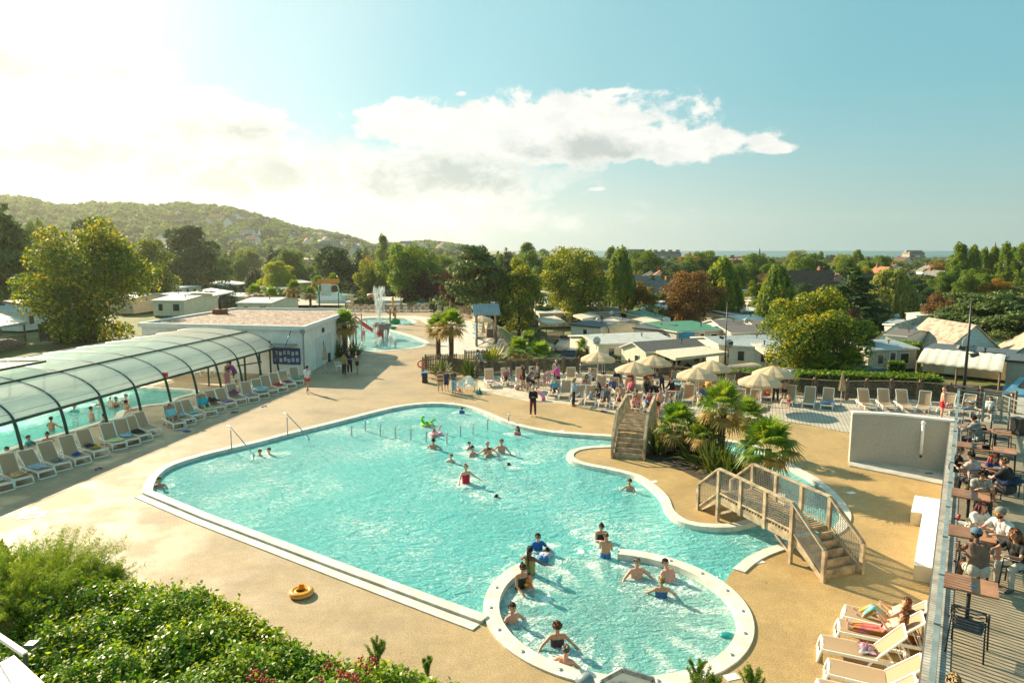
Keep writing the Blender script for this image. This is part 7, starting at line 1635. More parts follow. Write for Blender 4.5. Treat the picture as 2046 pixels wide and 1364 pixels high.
POSE={
 'stand':{}, 'walk':dict(legs=((18,3,4),(-14,3,16))),
 'cross':dict(arms=((22,6,88,62),(22,6,84,62))),
 'phone':dict(arms=((20,6,95,28),(20,6,95,28)),hp=22),
 'akimbo':dict(arms=((5,35,60,70),(5,12,15,0))),
 'water':dict(arms=((40,38,30,10),(40,38,30,10))),
 'spread':dict(arms=((28,42,42,6),(20,50,35,12))),
 'swim':dict(lean=62,hz=.70,legs=((-50,8,10),(-58,8,5)),arms=((95,30,20,10),(80,40,40,10)),hp=-45),
 'chair':dict(hz=.55,lean=10,legs=((86,8,84),(82,8,80)),arms=((38,10,58,22),(42,10,52,22))),
 'table':dict(hz=.55,lean=20,legs=((86,8,88),(86,8,88)),arms=((46,16,58,35),(50,16,50,35))),
 'recline':dict(hz=.44,lean=-44,legs=((90,6,-2),(88,8,4)),arms=((12,14,50,20),(16,14,62,30))),
 'kneeup':dict(hz=.44,lean=-40,legs=((128,6,88),(112,8,60)),arms=((20,12,70,34),(22,12,66,34))),
 'edge':dict(hz=.44,lean=12,legs=((80,8,74),(84,8,84)),arms=((30,8,50,20),(30,8,40,20))),
 'ground':dict(hz=.12,lean=-8,legs=((120,14,70),(95,14,20)),arms=((20,10,40,10),(-30,14,5,0))),
 'bend':dict(lean=72,hz=.93,legs=((-4,6,4),(6,6,8)),arms=((60,10,15,10),(70,10,10,10))),
 'lean':dict(lean=28,hz=.93,arms=((40,10,50,20),(40,10,50,20))),
}
G_={'tee':(('torso_up','torso_low','pelvis'),{'uarm':.68},.018),'tank':(('torso_up','torso_low','pelvis'),{},.014),'long':(('torso_up','torso_low','pelvis','uarm','farm','neck0'),{},.022),
 'shorts':(('pelvis',),{'thigh':.55},.024),'trunks':(('pelvis',),{'thigh':.38},.018),'trousers':(('pelvis','thigh'),{'shin':.97},.016),'suit':(('torso_low','pelvis'),{'torso_up':.62},.006),
 'bikini':(('pelvis',),{},.006),'briefs':(('pelvis',),{},.006),'dress':(('torso_up','torso_low','pelvis'),{'thigh':.75},.028),'wrap':(('torso_up','torso_low','pelvis','uarm'),{'thigh':.9},.035),'towelwrap':(('pelvis','thigh'),{'shin':.8},.035),'shoes':(('foot',),{},.010),'vest':(('torso_up','torso_low'),{},.045),'armbands':((),{},.03)}
def build_people():
    import bmesh
    tmp=[]
    for i,p in enumerate(PEOPLE):
        b=MB()
        for l,a,c,r0,r1 in p[3]: capsule(b,a,c,r0,r1)
        me=b.mesh('tmp',[]); o=bpy.data.objects.new('tmp',me); COL.objects.link(o)
        m=o.modifiers.new('r','REMESH'); m.mode='VOXEL'; m.voxel_size=.0105 if p[9] else .019; m.use_smooth_shade=True
        s=o.modifiers.new('s','SMOOTH'); s.factor=.5; s.iterations=3 if p[9] else 2; tmp.append(o)
    dg=bpy.context.evaluated_depsgraph_get(); bodies=[bpy.data.meshes.new_from_object(o.evaluated_get(dg)) for o in tmp]
    for o in tmp: me=o.data; bpy.data.objects.remove(o); bpy.data.meshes.remove(me)
    for me,(label,loc,rz,sk,inf,skin,hair,style,wear,near,group,extra) in zip(bodies,PEOPLE):
        me.name='body'; me.materials.clear(); me.materials.append(SK[skin])
        t=thing('person',label,'person',loc,rz,group)
        o=bpy.data.objects.new('body',me); COL.objects.link(o); o.parent=t
        nv=len(me.vertices); co=np.empty(nv*3,np.float32); me.vertices.foreach_get('co',co); co=co.reshape(-1,3); no=np.empty(nv*3,np.float32); me.vertices.foreach_get('normal',no); no=no.reshape(-1,3)
        best=np.full(nv,1e9); lab=np.zeros(nv,int); tt=np.zeros(nv); names=sorted({q[0] for q in sk}); shl=0
        for l,a,c,r0,r1 in sk:
            a_=np.array(a);d=np.array(c)-a_; L2=max(d@d,1e-9); t_=np.clip(((co-a_)@d)/L2,0,1); dist=np.linalg.norm(co-a_-t_[:,None]*d,axis=1)-(r0+(r1-r0)*t_)
            m=dist<best; best[m]=dist[m]; lab[m]=names.index(l)
            # position along the whole limb
            tv=t_*.5 if (l=='shin' and r0>r1 and False) else t_
            if l=='shin': tv=t_*.4 if r1>r0 else .35+.65*t_
            if l=='torso_up': tv=np.clip(((co-np.array(inf['pel']))@np.array(inf['up']))/(.5*inf['k']),0,1)*1.0; tv=(tv-.48)/.5
            tt[m]=tv[m]
        polys=[tuple(p.vertices) for p in me.polygons]
        for gname,mt in wear:
            gk=gname.split(':')[0]; full,part,off=G_[gk]; fi=[names.index(x) for x in full if x in names]; mk=np.isin(lab,fi)
            for l,th in part.items():
                if l in names: mk|=(lab==names.index(l))&(tt<th)
            if gk in('tee','tank','long'): pass
            sel=[p for p in polys if all(mk[v] for v in p)]
            if not sel: continue
            ids=sorted({v for p in sel for v in p}); mp_={v:i for i,v in enumerate(ids)}; V=co[ids]+no[ids]*off*(1 if near else 1.1)
            nm={'tee':'shirt','tank':'tank_top','long':'long_sleeved_top','suit':'swimsuit','trunks':'swim_shorts','wrap':'towel','towelwrap':'towel','vest':'swim_vest','briefs':'swim_briefs','bikini':'bikini'}.get(gk,gk)
            g=bpy.data.meshes.new(nm); g.from_pydata(V.tolist(),[],[[mp_[v] for v in p] for p in sel]); g.materials.append(mt); g.polygons.foreach_set('use_smooth',[True]*len(g.polygons)); g.update()
            go=bpy.data.objects.new(nm,g); COL.objects.link(go); go.parent=t
        # hair and headwear
        hd=inf['head'];k=inf['k'];F3=Matrix((inf['hr'],inf['hf'],inf['hu'])).transposed()
        def hp_(x,y,z): return hd+F3@Vector((x,y,z))*k
        if style not in('bald',):
            b=MB(); rr=.106 if style!='curly' else .128; n=16;m=12; vs=[]; rs_=random.Random(len(label)); fs=[]
            for i in range(m+1):
                th=math.pi*i/m
                for j in range(n):
                    a=2*math.pi*j/n; jit=1+(rs_.uniform(-.05,.05) if style!='curly' else rs_.uniform(-.16,.16)); vs.append(Vector((rr*.93*math.sin(th)*math.cos(a)*jit,-.012+rr*1.06*math.sin(th)*math.sin(a)*jit,.028-rr*1.02*math.cos(th)*-1*jit)))
            for i in range(m):
                for j in range(n):
                    q=[i*n+j,i*n+(j+1)%n,(i+1)*n+(j+1)%n,(i+1)*n+j]; c=sum((vs[v] for v in q),Vector())/4
                    lim=.045 if style in('short','cap','bun','pony') else .02
                    if (c.y>.035 and c.z<.055) or (c.z<(-.045 if style in('long','curly') else -.028)) or (abs(c.x)>.06 and c.z<(.01 if style=='short' else -.04) and c.y>-.02): continue
                    fs.append(q)
            b.add([hp_(*v) for v in vs],fs+[f[::-1] for f in fs],0,True)
            if style=='bun': b.ball(hp_(0,-.06,.125),.045*k,10,6)
            if style=='long':
                for sx in (-.055,0,.055): b.tube([hp_(sx,-.07,.02),hp_(sx*1.2,-.10,-.10),inf['nb']+inf['rt']*sx*1.3-inf['fw']*.08*k+inf['up']*-.10*k,inf['nb']+inf['rt']*sx*1.2-inf['fw']*.115*k+inf['up']*-.24*k],[.05*k,.052*k,.045*k,.02*k],8)
                for sx in (-1,1): b.tube([hp_(sx*.08,-.02,.03),hp_(sx*.095,.0,-.07),hp_(sx*.09,.02,-.17)],[.03*k,.034*k,.018*k],6)
            if style in('pony','braid'): b.tube([hp_(0,-.10,.05),hp_(0,-.15,.0),inf['nb']-inf['fw']*.11*k-inf['up']*.08*k,inf['nb']-inf['fw']*.115*k-inf['up']*(.36 if style=='braid' else .2)*k],[.03*k,.035*k,.03*k,.012*k],8)
            hm=hairmat(hair); ho=obj('hair',b,hm,t)
        if style=='cap' or (extra and 'cap' in extra):
            c1,c2=(extra or {}).get('cap',((.2,.2,.2),(.2,.2,.2))); b=MB(); vs=[];n=16
            for i in range(6):
                th=math.pi/2*(1-i/5.2)
                for j in range(n): a=2*math.pi*j/n; vs.append(hp_(.112*math.sin(th)*math.cos(a),-.008+.122*math.sin(th)*math.sin(a),.035+.105*math.cos(th)))
            b.add(vs,[(i*n+j,i*n+(j+1)%n,(i+1)*n+(j+1)%n,(i+1)*n+j) for i in range(5) for j in range(n)],0,True); cp=obj('cap',b,cloth(c1),t); b=MB()
            vs=[hp_(.075*math.sin(a),.10+.085*math.cos(a) if abs(a)<1.6 else .07,.045) for a in [(-1.5+3*i/8) for i in range(9)]]+[hp_(0,.06,.05)]; b.add(vs,[(i,i+1,9) for i in range(8)]+[(9,i+1,i) for i in range(8)]); obj('visor',b,cloth(c2),cp)
        if near:
            b=MB()
            for sx in (-1,1): b.ball(hp_(sx*.031,.079,.008),.0105*k,8,6)
            obj('eyes',b,mat('eye_dark',(.03,.02,.015),.2,.05),t); b=MB(); b.tube([hp_(-.024,.082,-.052),hp_(0,.090,-.050),hp_(.024,.082,-.052)],.006*k,5); obj('mouth',b,mat('lips',(.35,.10,.08),.5,.05),t)
            b=MB()
            for sx in (-1,1): b.tube([hp_(sx*.018,.088,.030),hp_(sx*.048,.074,.030)],.005*k,5)
            obj('eyebrows',b,hairmat(hair if style!='bald' else 'b'),t)
        if extra and extra.get('shades'):
            b=MB(); b.tube([hp_(-.075,.05,.012),hp_(-.05,.088,.010),hp_(0,.098,.012),hp_(.05,.088,.010),hp_(.075,.05,.012)],.018*k,6,flat=.9); obj('sunglasses',b,M_black,t)
        if extra and extra.get('beard'):
            b=MB(); b.tube([hp_(-.06,.03,-.05),hp_(-.035,.068,-.085),hp_(0,.082,-.092),hp_(.035,.068,-.085),hp_(.06,.03,-.05)],.024*k,8); obj('beard',b,hairmat('k'),t)
        if extra and extra.get('armbands'):
            b=MB()
            for (l,a,c,r0,r1) in sk:
                if l=='uarm': b.tube([a.lerp(c,.3),a.lerp(c,.55),a.lerp(c,.8)],[.055,.075,.055],10)
            obj('armbands',b,extra['armbands'],t)
        if extra and extra.get('hood'):
            b=MB(); b.torus(inf['nb']-inf['fw']*.05,.10*k,.045*k,14,8,0); obj('hood',b,extra['hood'],t)
cc_=cloth; rz0_=random.Random(2)
person('standing man in white shirt and red shorts seen from behind',615,784,'walk',165,'feet',ht=1.78,skin='m',hair='k',wear=(('tee',cc_((.70,.70,.68))),('trunks',cc_((.62,.02,.015)))))
person('woman in mustard patterned top and black trousers in the staff group',688,750,'akimbo',150,'feet',ht=1.72,hair='k',style='bun',wear=(('tee',cc_((.40,.30,.06),(.22,.18,.05),30)),('trousers',cc_((.015,.015,.015)))))
person('woman in navy top and black trousers facing the camera in the staff group',699,746,'cross',10,'feet',ht=1.72,hair='b',style='bun',wear=(('tee',cc_((.02,.03,.06))),('trousers',cc_((.015,.015,.015)))))
person('dark haired woman with small backpack right of the staff pair',714,747,'cross',-60,'feet',ht=1.68,skin='m',hair='k',style='long',wear=(('tee',cc_((.45,.32,.33),(.1,.08,.1),30)),('shorts',cc_((.02,.02,.025)))))
person('small girl in pink swimsuit standing in the splash pool',727,683,'stand',-20,'feet',z=-.12,ht=1.45,hair='b',wear=(('suit',cc_((.65,.12,.30))),))
for x,y,l,c in ((697,672,'child at the ladder of the water slide',(.3,.05,.1)),(733,662,'child standing behind the slide by the tub',(.1,.1,.12)),(712,676,'child wading beside the slide tower',(.12,.14,.3))): person(l,x,y,'stand',120,'feet',z=-.1,ht=1.25,hair='b',wear=(('trunks',cc_(c)),))
person('tall girl wrapped in a rainbow striped towel dress',880,784,'stand',10,'feet',ht=1.66,hair='f',skin='l',wear=(('dress',mat('rainbow_stripes',(.62,.30,.32),.8,.1,3,stripe=(2,.26,.35,.12),col2=(.55,.45,.10))),))
person('smaller girl with a navy towel round her shoulders',892,781,'stand',0,'feet',ht=1.36,hair='b',skin='l',wear=(('wrap',cc_((.035,.045,.12))),))
person('boy in dark green shirt holding a blue and white towel',907,786,'phone',-30,'feet',ht=1.62,hair='k',skin='m',wear=(('tee',cc_((.05,.08,.04))),('towelwrap',cc_((.05,.30,.50),(.5,.6,.6),5))))
person('person in grey hoodie leaning behind the corner of the glass fence',962,742,'lean',-110,'feet',ht=1.75,hair='k',wear=(('long',cc_((.36,.36,.34))),('trousers',cc_((.05,.05,.06)))))
person('woman in black jumper and beige cap standing alone by the big pool',1065,831,'cross',5,'feet',ht=1.70,hair='y',style='short',skin='l',wear=(('long',cc_((.015,.015,.017))),('trousers',cc_((.16,.035,.03),(.05,.012,.015),26))),extra=dict(cap=((.50,.42,.30),(.50,.42,.30))))
person('slim woman with long brown hair in the standing group',1045,777,'stand',60,'feet',ht=1.68,hair='c',style='long',skin='m',wear=(('tank',cc_((.03,.03,.03))),('shorts',cc_((.02,.02,.02)))))
person('man in grey tee shirt leaning over a pushchair',1055,782,'lean',70,'feet',ht=1.72,hair='b',skin='m',wear=(('tee',cc_((.13,.13,.14))),('shorts',cc_((.02,.02,.025)))))
person('woman in dark tee and black shorts with hands clasped by the pushchair',1075,775,'phone',-70,'feet',ht=1.72,hair='c',style='bun',skin='m',wear=(('tee',cc_((.12,.12,.13))),('shorts',cc_((.015,.015,.015)))))
person('toddler in a pink outfit among the loungers',1088,774,'stand',40,'feet',ht=1.05,kid=1,hair='f',wear=(('dress',cc_((.55,.25,.25))),))
person('child in a pale patterned bathrobe beside the pink toddler',1096,772,'phone',-20,'feet',ht=1.2,kid=1,hair='b',wear=(('wrap',cc_((.55,.52,.50),(.3,.3,.35),20)),))
person('woman in bright pink hoodie and black leggings',1115,776,'lean',-120,'feet',ht=1.70,hair='f',style='bun',wear=(('long',cc_((.72,.10,.32))),('trousers',cc_((.02,.02,.025)))),lean=12)
person('fair haired person in grey behind the pink hoodie woman',1111,768,'stand',-30,'feet',ht=1.74,hair='w',wear=(('long',cc_((.30,.31,.28))),('trousers',cc_((.1,.1,.1)))))
person('blonde woman in pale blue shirt and dark jeans standing at the lounger row',1146,811,'phone',80,'feet',ht=1.70,hair='y',style='long',wear=(('long',cc_((.34,.42,.52))),('trousers',cc_((.015,.02,.04))),('shoes',cc_((.35,.18,.10)))))
person('woman in pale red top sitting on a back row lounger',1169,757,'edge',10,hair='b',style='long',skin='m',wear=(('long',cc_((.50,.22,.19))),('trousers',cc_((.2,.15,.14)))))
person('woman in black tee sitting sideways on a front row lounger',1195,768,'edge',-60,hair='k',style='long',skin='m',wear=(('tee',cc_((.012,.012,.013))),('shorts',cc_((.02,.04,.18)))))
person('child in white tee shirt reclining with a blue book',1126,761,'kneeup',-60,ht=1.45,hair='b',wear=(('tee',cc_((.70,.68,.64))),('shorts',cc_((.10,.42,.40)))))
def on_lounger(label,key,pose='recline',ydist=.98,**k):
    P,rz,z=LOUN[key]; v=Matrix.Rotation(rz,3,'Z')@Vector((k.pop('dx',0),ydist,0)); return person(label,0,0,pose,at=(P.x+v.x,P.y+v.y,z),rz=rz+math.pi+R(k.pop('dr',0)),**k)
on_lounger('bearded man in grey tee lying back with crossed arms in the front row',('A',4),'recline',skin='m',hair='k',wear=(('tee',cc_((.10,.10,.11))),('shorts',cc_((.05,.055,.07)))),arms=((22,6,88,62),(22,6,84,62)))
on_lounger('bare chested dark haired man lying on a front row lounger',('A',5),'kneeup',skin='m',hair='k',wear=(('trunks',cc_((.02,.02,.025))),))
on_lounger('shirtless person sitting behind the boy in red',('A',6),'edge',ydist=1.0,skin='m',hair='k',wear=(('trunks',cc_((.02,.02,.03))),))
on_lounger('boy in red football shirt sitting on the end of a lounger',('A',6),'edge',ydist=.35,ht=1.42,kid=1,skin='m',hair='k',wear=(('tee',cc_((.62,.02,.02),(.7,.5,.5),14)),('shorts',cc_((.05,.06,.05)))))
person('grey haired shirtless man in black trunks standing by the plank footbridge',1314,837,'lean',55,'feet',ht=1.80,skin='r',hair='g',fat=1.1,wear=(('trunks',cc_((.012,.012,.014))),),lean=10)
person('man in grey tee and blue shorts seated behind the island palm',1340,790,'ground',-80,ht=1.74,skin='m',hair='g',z=.30,wear=(('tee',cc_((.08,.095,.10))),('shorts',cc_((.03,.07,.22)))))
person('bearded man sitting in black at the middle lounger row',1313,766,'edge',-20,skin='m',hair='k',wear=(('tee',cc_((.015,.015,.016))),('trousers',cc_((.02,.02,.02)))))
person('woman in black top with red skirt sitting in the middle rows',1341,758,'edge',-60,skin='l',hair='c',style='bun',wear=(('long',cc_((.014,.013,.014))),('towelwrap',cc_((.55,.04,.06)))))
person('person in dark floral dress bending over a lounger',1322,783,'bend',-70,'feet',hair='k',skin='m',wear=(('long',cc_((.02,.025,.04),(.10,.10,.11),30)),('trousers',cc_((.02,.025,.04)))),lean=45)
person('person in green and red shawl bending between the parasols',1288,780,'bend',70,'feet',hair='k',skin='m',wear=(('long',cc_((.05,.07,.03),(.35,.02,.02),6)),('shorts',cc_((.04,.05,.03)))),lean=60)
person('woman with fair hair sitting low in the middle of the loungers',1303,765,'edge',30,hair='f',style='long',wear=(('tee',cc_((.03,.03,.03))),('shorts',cc_((.25,.22,.18)))))
person('person in yellow top sitting among the right middle loungers',1416,757,'edge',110,hair='c',skin='m',wear=(('long',cc_((.60,.30,.06))),('trousers',cc_((.3,.2,.1)))))
person('person in grey jacket and red scarf sitting under the leftmost parasol',1206,746,'edge',100,hair='k',wear=(('long',cc_((.42,.42,.40))),('trousers',cc_((.2,.03,.03)))))
person('woman in grey hoodie and black leggings at the right parasols',1549,803,'lean',170,'feet',ht=1.72,hair='f',wear=(('long',cc_((.30,.31,.33))),('trousers',cc_((.012,.012,.014)))),lean=8)
person('boy in black swim shorts seen from behind at the right parasols',1566,804,'stand',190,'feet',ht=1.50,skin='m',hair='b',wear=(('trunks',cc_((.012,.012,.014))),))
person('toddler in red and blue shorts on the timber deck',1575,817,'phone',-60,'feet',ht=1.0,kid=1,hair='y',wear=(('trunks',cc_((.03,.09,.30),(.5,.04,.04),3)),))
person('bald man in red shorts standing above the shower wall',1881,838,'stand',70,'feet',ht=1.80,skin='r',hair='g',style='bald',fat=1.08,wear=(('shorts',cc_((.70,.02,.03))),))
on_lounger('dark haired woman in white lying behind the terrace railing',('E',9),'recline',skin='m',hair='k',style='long',wear=(('tee',cc_((.62,.60,.55))),('trousers',cc_((.30,.24,.17)))))
EXTRA=[(('B',0),'edge','m','k','long',(.5,.5,.48)),(('B',2),'recline','l','b','short',(.05,.1,.25)),(('B',3),'kneeup','m','k','bun',(.6,.12,.2)),(('C',0),'edge','l','y','long',(.4,.45,.5)),(('C',1),'recline','m','b','short',(.02,.02,.03)),(('C',2),'edge','m','k','short',(.35,.05,.05)),(('A',0),'recline','l','f','bun',(.1,.3,.4)),(('A',7),'edge','m','k','short',(.45,.1,.12)),(('B',4),'edge','m','k','long',(.03,.03,.04)),(('B',6),'recline','l','c','long',(.5,.42,.3)),(('C',4),'kneeup','l','b','short',(.2,.22,.26)),(('B',9),'edge','m','b','bun',(.55,.55,.5)),(('A',10),'recline','m','k','short',(.05,.12,.3)),(('D',1),'edge','l','b','short',(.4,.2,.25)),(('D',3),'edge','m','f','long',(.5,.5,.52))]
for key,ps,sk_,hr_,st_,cl_ in EXTRA:
    rw={'A':'front row','B':'middle row','C':'back row','D':'row along the glass fence'}[key[0]]
    on_lounger('%s person in %s top on the %s lounger of the %s'%({'edge':'sitting','recline':'reclining','kneeup':'lying'}[ps],'dark' if sum(cl_)<.5 else 'bright' if max(cl_)-min(cl_)>.25 else 'pale',ORD[key[1]],rw),key,ps,ydist=.95,skin=sk_,hair=hr_,style=st_,wear=(('tee',cc_(cl_)),('shorts',cc_((.03,.035,.05)))),dr=rz0_.uniform(-25,25))
# beside the covered pool
on_lounger('woman in pale turquoise top reading on a lounger by the canopy',('L',10),'kneeup',skin='m',hair='b',style='bun',wear=(('long',cc_((.25,.52,.55))),('shorts',cc_((.62,.60,.55)))))
on_lounger('person in straw hat and turquoise towel on a lounger by the canopy',('L',13),'kneeup',skin='l',hair='b',wear=(('wrap',cc_((.02,.38,.46))),),extra=dict(cap=((.40,.28,.10),(.40,.28,.10))))
person('woman with purple towel standing under the far end of the canopy',470,768,'lean',-40,'feet',hair='k',skin='m',wear=(('wrap',cc_((.35,.06,.35))),('towelwrap',cc_((.35,.25,.30),(.1,.3,.1),10))))
person('woman in dark swimsuit with orange towel under the canopy end',456,770,'stand',60,'feet',hair='k',skin='m',wear=(('suit',cc_((.05,.10,.14))),))
person('woman in pink standing behind the patterned towel lounger',455,782,'lean',20,'feet',ht=1.6,hair='f',skin='l',wear=(('dress',cc_((.65,.28,.30))),))
CPP=[(102,836,'broad shouldered man seen from behind in the covered pool','spread',170,1.0,'m','k','short',()),(182,816,'bare backed man standing in the covered pool','stand',150,.95,'r','b','short',()),(207,830,'child in navy patterned swimsuit by the canopy rib','water',-90,1.0,'l','b','bun',(('suit',cc_((.03,.06,.16),(.2,.4,.4),12)),)),(94,868,'woman with patterned strap near the edge of the covered pool','spread',20,1.15,'m','b','bun',(('suit',cc_((.1,.08,.1))),)),(57,874,'child in teal top close to the covered pool edge','water',90,1.1,'l','c','short',(('tee',cc_((.05,.35,.38))),)),(13,897,'dark head of a swimmer at the left edge of the picture','water',0,1.4,'m','b','short',()),(148,812,'swimmer in teal in the middle of the covered pool','water',10,1.3,'m','c','short',(('tee',cc_((.05,.35,.32))),)),(220,796,'toddler held up in the covered pool','stand',0,.55,'l','b','short',(('suit',cc_((.6,.55,.5))),)),(232,797,'dark haired mother beside the toddler in the covered pool','water',60,1.15,'m','b','bun',(('suit',cc_((.4,.1,.1))),)),(251,791,'child with pink armbands in the covered pool','water',-20,.95,'l','b','short',(('suit',cc_((.5,.1,.2))),)),(252,803,'child in front of the pink armband child','water',150,1.0,'m','k','short',()),(199,799,'head of a far swimmer beside a canopy rib','water',30,1.3,'m','c','short',())]
for x,y,l,ps,fc,sb_,s_,h_,st_,wr in CPP: person(l,x,y,ps,fc,sub=sb_,ht=1.72 if sb_>.9 else 1.2,skin=s_,hair=h_,style=st_,wear=wr)
# in the big pool
W_=[(318,958,'boy chest deep at the left corner of the big pool','water',20,1.12,1.55,'m','k','short',(),None),
(519,902,'left one of the two boys by the steel handrail','water',10,1.30,1.6,'m','k','short',(),None),(537,899,'right one of the two boys by the steel handrail','water',-20,1.30,1.6,'l','b','short',(),None),
(868,862,'child in a pink winged float','water',30,.85,1.2,'l','f','bun',(('suit',cc_((.6,.2,.3))),),None),(866,880,'dark haired swimmer with spread arms by the pink float','spread',170,1.2,1.7,'m','b','bun',(),None),
(923,816,'child in a blue float vest at the far side of the big pool','stand',170,.85,1.2,'m','b','short',(('vest',cc_((.01,.12,.40))),),None),
(901,911,'small fair swimmer with a green float','spread',-20,1.0,1.35,'l','f','short',(),None),(938,886,'child in orange armbands near two men','spread',60,.9,1.2,'l','k','short',(),dict(armbands=M_orange)),
(944,895,'man leaning forward beside the orange armband child','spread',60,1.25,1.7,'r','b','short',(),None),(974,886,'bald man in the middle of the big pool','spread',-160,1.18,1.8,'r','b','bald',(),None),
(1002,882,'heavy set man facing the camera in the middle of the big pool','spread',-10,1.15,1.8,'r','k','short',(),None),(977,899,'dark haired boy in front of the bald man','spread',50,1.15,1.55,'m','k','short',(),None),
(931,933,'woman in a red swimsuit standing waist deep','water',30,.93,1.70,'l','y','bun',(('suit',cc_((.60,.012,.03))),),None),
(1258,962,'boy with both hands at his head near the island','water',-30,1.0,1.45,'m','k','short',(),None),(1034,855,'girl with long dark hair by the last rope post','stand',-30,1.05,1.5,'m','k','long',(('suit',cc_((.5,.03,.2))),),None),
(1202,1052,'girl in a navy swimsuit facing the camera','phone',10,.98,1.55,'m','b','bun',(('suit',cc_((.015,.02,.06))),),None),(1211,1070,'boy in blue swim shorts seen from behind','phone',165,.72,1.50,'m','f','short',(('trunks',cc_((.01,.16,.45))),),None),
(1075,1072,'boy in blue shirt with goggles above the diving child','water',20,.95,1.45,'l','b','short',(('tee',cc_((.01,.10,.36))),),dict(shades=1)),
(1059,1098,'woman with long braid in green patterned swimsuit seen from behind','water',150,.88,1.70,'d','k','braid',(('suit',cc_((.10,.28,.08),(.45,.20,.08),26)),),None)]
for x,y,l,ps,fc,sb_,ht_,s_,h_,st_,wr,ex in W_: person(l,x,y,ps,fc,sub=sb_,ht=ht_,skin=s_,hair=h_,style=st_,wear=wr,extra=ex,near=y>1000,kid=1 if ht_<1.5 else 0)
for x,y,l,fc,c in ((1015,929,'swimmer doing breaststroke near the centre of the big pool',-80,'k'),(993,993,'boy swimming in front of the woman in red','90','k'),(1024,851,'swimmer just left of the girl with long dark hair',-90,'k'),(853,845,'small child in the green dragon float',0,'b')):
    person(l,x,y,'swim' if x!=853 else 'water',float(fc),sub=1.0 if x!=853 else .85,ht=1.6 if x!=853 else 1.15,skin='m',hair=c)
person('child in white shirt and blue shorts diving head down',1093,1100,'bend',165,'head',sub=.70,ht=1.45,skin='l',hair='b',near=True,wear=(('tee',cc_((.55,.52,.58),(.25,.2,.35),10)),('shorts',cc_((.03,.16,.38)))),lean=95)
person('woman in black swimsuit and sunglasses sitting on the basin rim',1045,1134,'edge',25,sub=.42,ht=1.68,skin='m',hair='b',style='bun',near=True,wear=(('suit',cc_((.010,.010,.012))),),extra=dict(shades=1))
person('toddler in orange armbands held by the woman in sunglasses',1056,1148,'stand',60,sub=.5,ht=.95,kid=1,skin='m',hair='b',near=True,wear=(('vest',cc_((.75,.16,.03))),),extra=dict(armbands=M_orange))
person('brown haired man shoulder deep at the left of the round basin',1024,1213,'spread',40,sub=1.28,ht=1.78,skin='r',hair='b',near=True)
person('red haired woman in sunglasses in the round basin bubbles',1114,1252,'spread',10,sub=1.10,ht=1.68,skin='m',hair='c',style='curly',near=True,wear=(('suit',cc_((.05,.03,.04))),),extra=dict(shades=1))
person('balding man seen from behind at the bottom of the round basin',1131,1297,'spread',150,sub=1.18,ht=1.74,skin='r',hair='g',near=True)
person('grey haired man with red face at the top of the round basin',1273,1122,'spread',15,sub=1.22,ht=1.8,skin='r',hair='g',near=True,fat=1.1)
person('dark haired young man floating on his back in the round basin',1330,1124,'recline',25,sub=.62,ht=1.75,skin='r',hair='k',near=True,wear=(('trunks',cc_((.02,.02,.03))),),lean=-30,hz=.45)
person('blonde woman in blue swimsuit seen from behind in the round basin',1322,1160,'water',175,sub=1.12,ht=1.66,skin='m',hair='y',style='bun',near=True,wear=(('suit',cc_((.03,.10,.28))),))
# bathers at lower right
on_lounger('upper red haired girl with knees up under a rainbow towel at lower right',('R',0),'kneeup',skin='l',hair='c',style='long',near=True,ht=1.6,wear=(('towelwrap',mat('rainbow_towel',(.80,.42,.02),.8,.1,2,stripe=(0,.12,.30,.30),col2=(.02,.45,.55))),('bikini',cc_((.1,.07,.06)))),arms=((50,8,80,30),(50,8,80,30)))
on_lounger('lower red haired girl lying under a rainbow towel at lower right',('R',1),'recline',skin='l',hair='c',style='long',near=True,ht=1.55,wear=(('towelwrap',mat('rainbow_towel_b',(.78,.30,.02),.8,.1,2,stripe=(0,.10,.35,.25),col2=(.45,.03,.35))),('bikini',cc_((.1,.07,.06)))),arms=((60,8,80,30),(60,8,80,30)))
# cafe terrace
TD=math.degrees(0)
tz=TZ_
def seat(label,x,y,face,pose='table',**k):
    k['fat']=k.get('fat',1.0)*1.12; return person(label,x,y,pose,face,z=tz,near=True,**k)
seat('man in grey hoodie seen from behind at the far terrace table',1945,836,-160,skin='l',hair='b',wear=(('long',cc_((.26,.25,.23))),('trousers',cc_((.03,.03,.04)))),extra=dict(hood=cc_((.26,.25,.23))))
seat('boy in black shirt leaning on the terrace table beside the pink top woman',1921,900,60,ht=1.45,skin='l',hair='b',wear=(('tee',cc_((.012,.012,.014))),('shorts',cc_((.05,.05,.06)))))
seat('woman in pale pink top with dark bun seen from behind',1940,910,-165,skin='m',hair='k',style='bun',fat=1.2,wear=(('tee',cc_((.55,.38,.34))),('trousers',cc_((.03,.03,.04)))))
seat('girl with bright red hair facing the camera at the family table',1987,915,5,ht=1.45,kid=1,skin='l',hair='r',style='long',wear=(('tee',cc_((.03,.04,.14))),('trousers',cc_((.05,.05,.08)))),arms=((40,10,120,30),(46,16,58,35)))
seat('heavy man in black tee with fair cropped hair at the family table',2006,922,-150,skin='r',hair='f',fat=1.25,ht=1.82,wear=(('tee',cc_((.012,.012,.013))),('shorts',cc_((.04,.04,.05)))),lean=14)
seat('curly dark haired woman in patterned shirt looking at her phone',1965,948,-15,skin='m',hair='b',style='curly',wear=(('tee',cc_((.48,.44,.36),(.16,.15,.13),22)),('trousers',cc_((.05,.05,.05)))),arms=((30,12,95,32),(30,12,95,32)),hp=18)
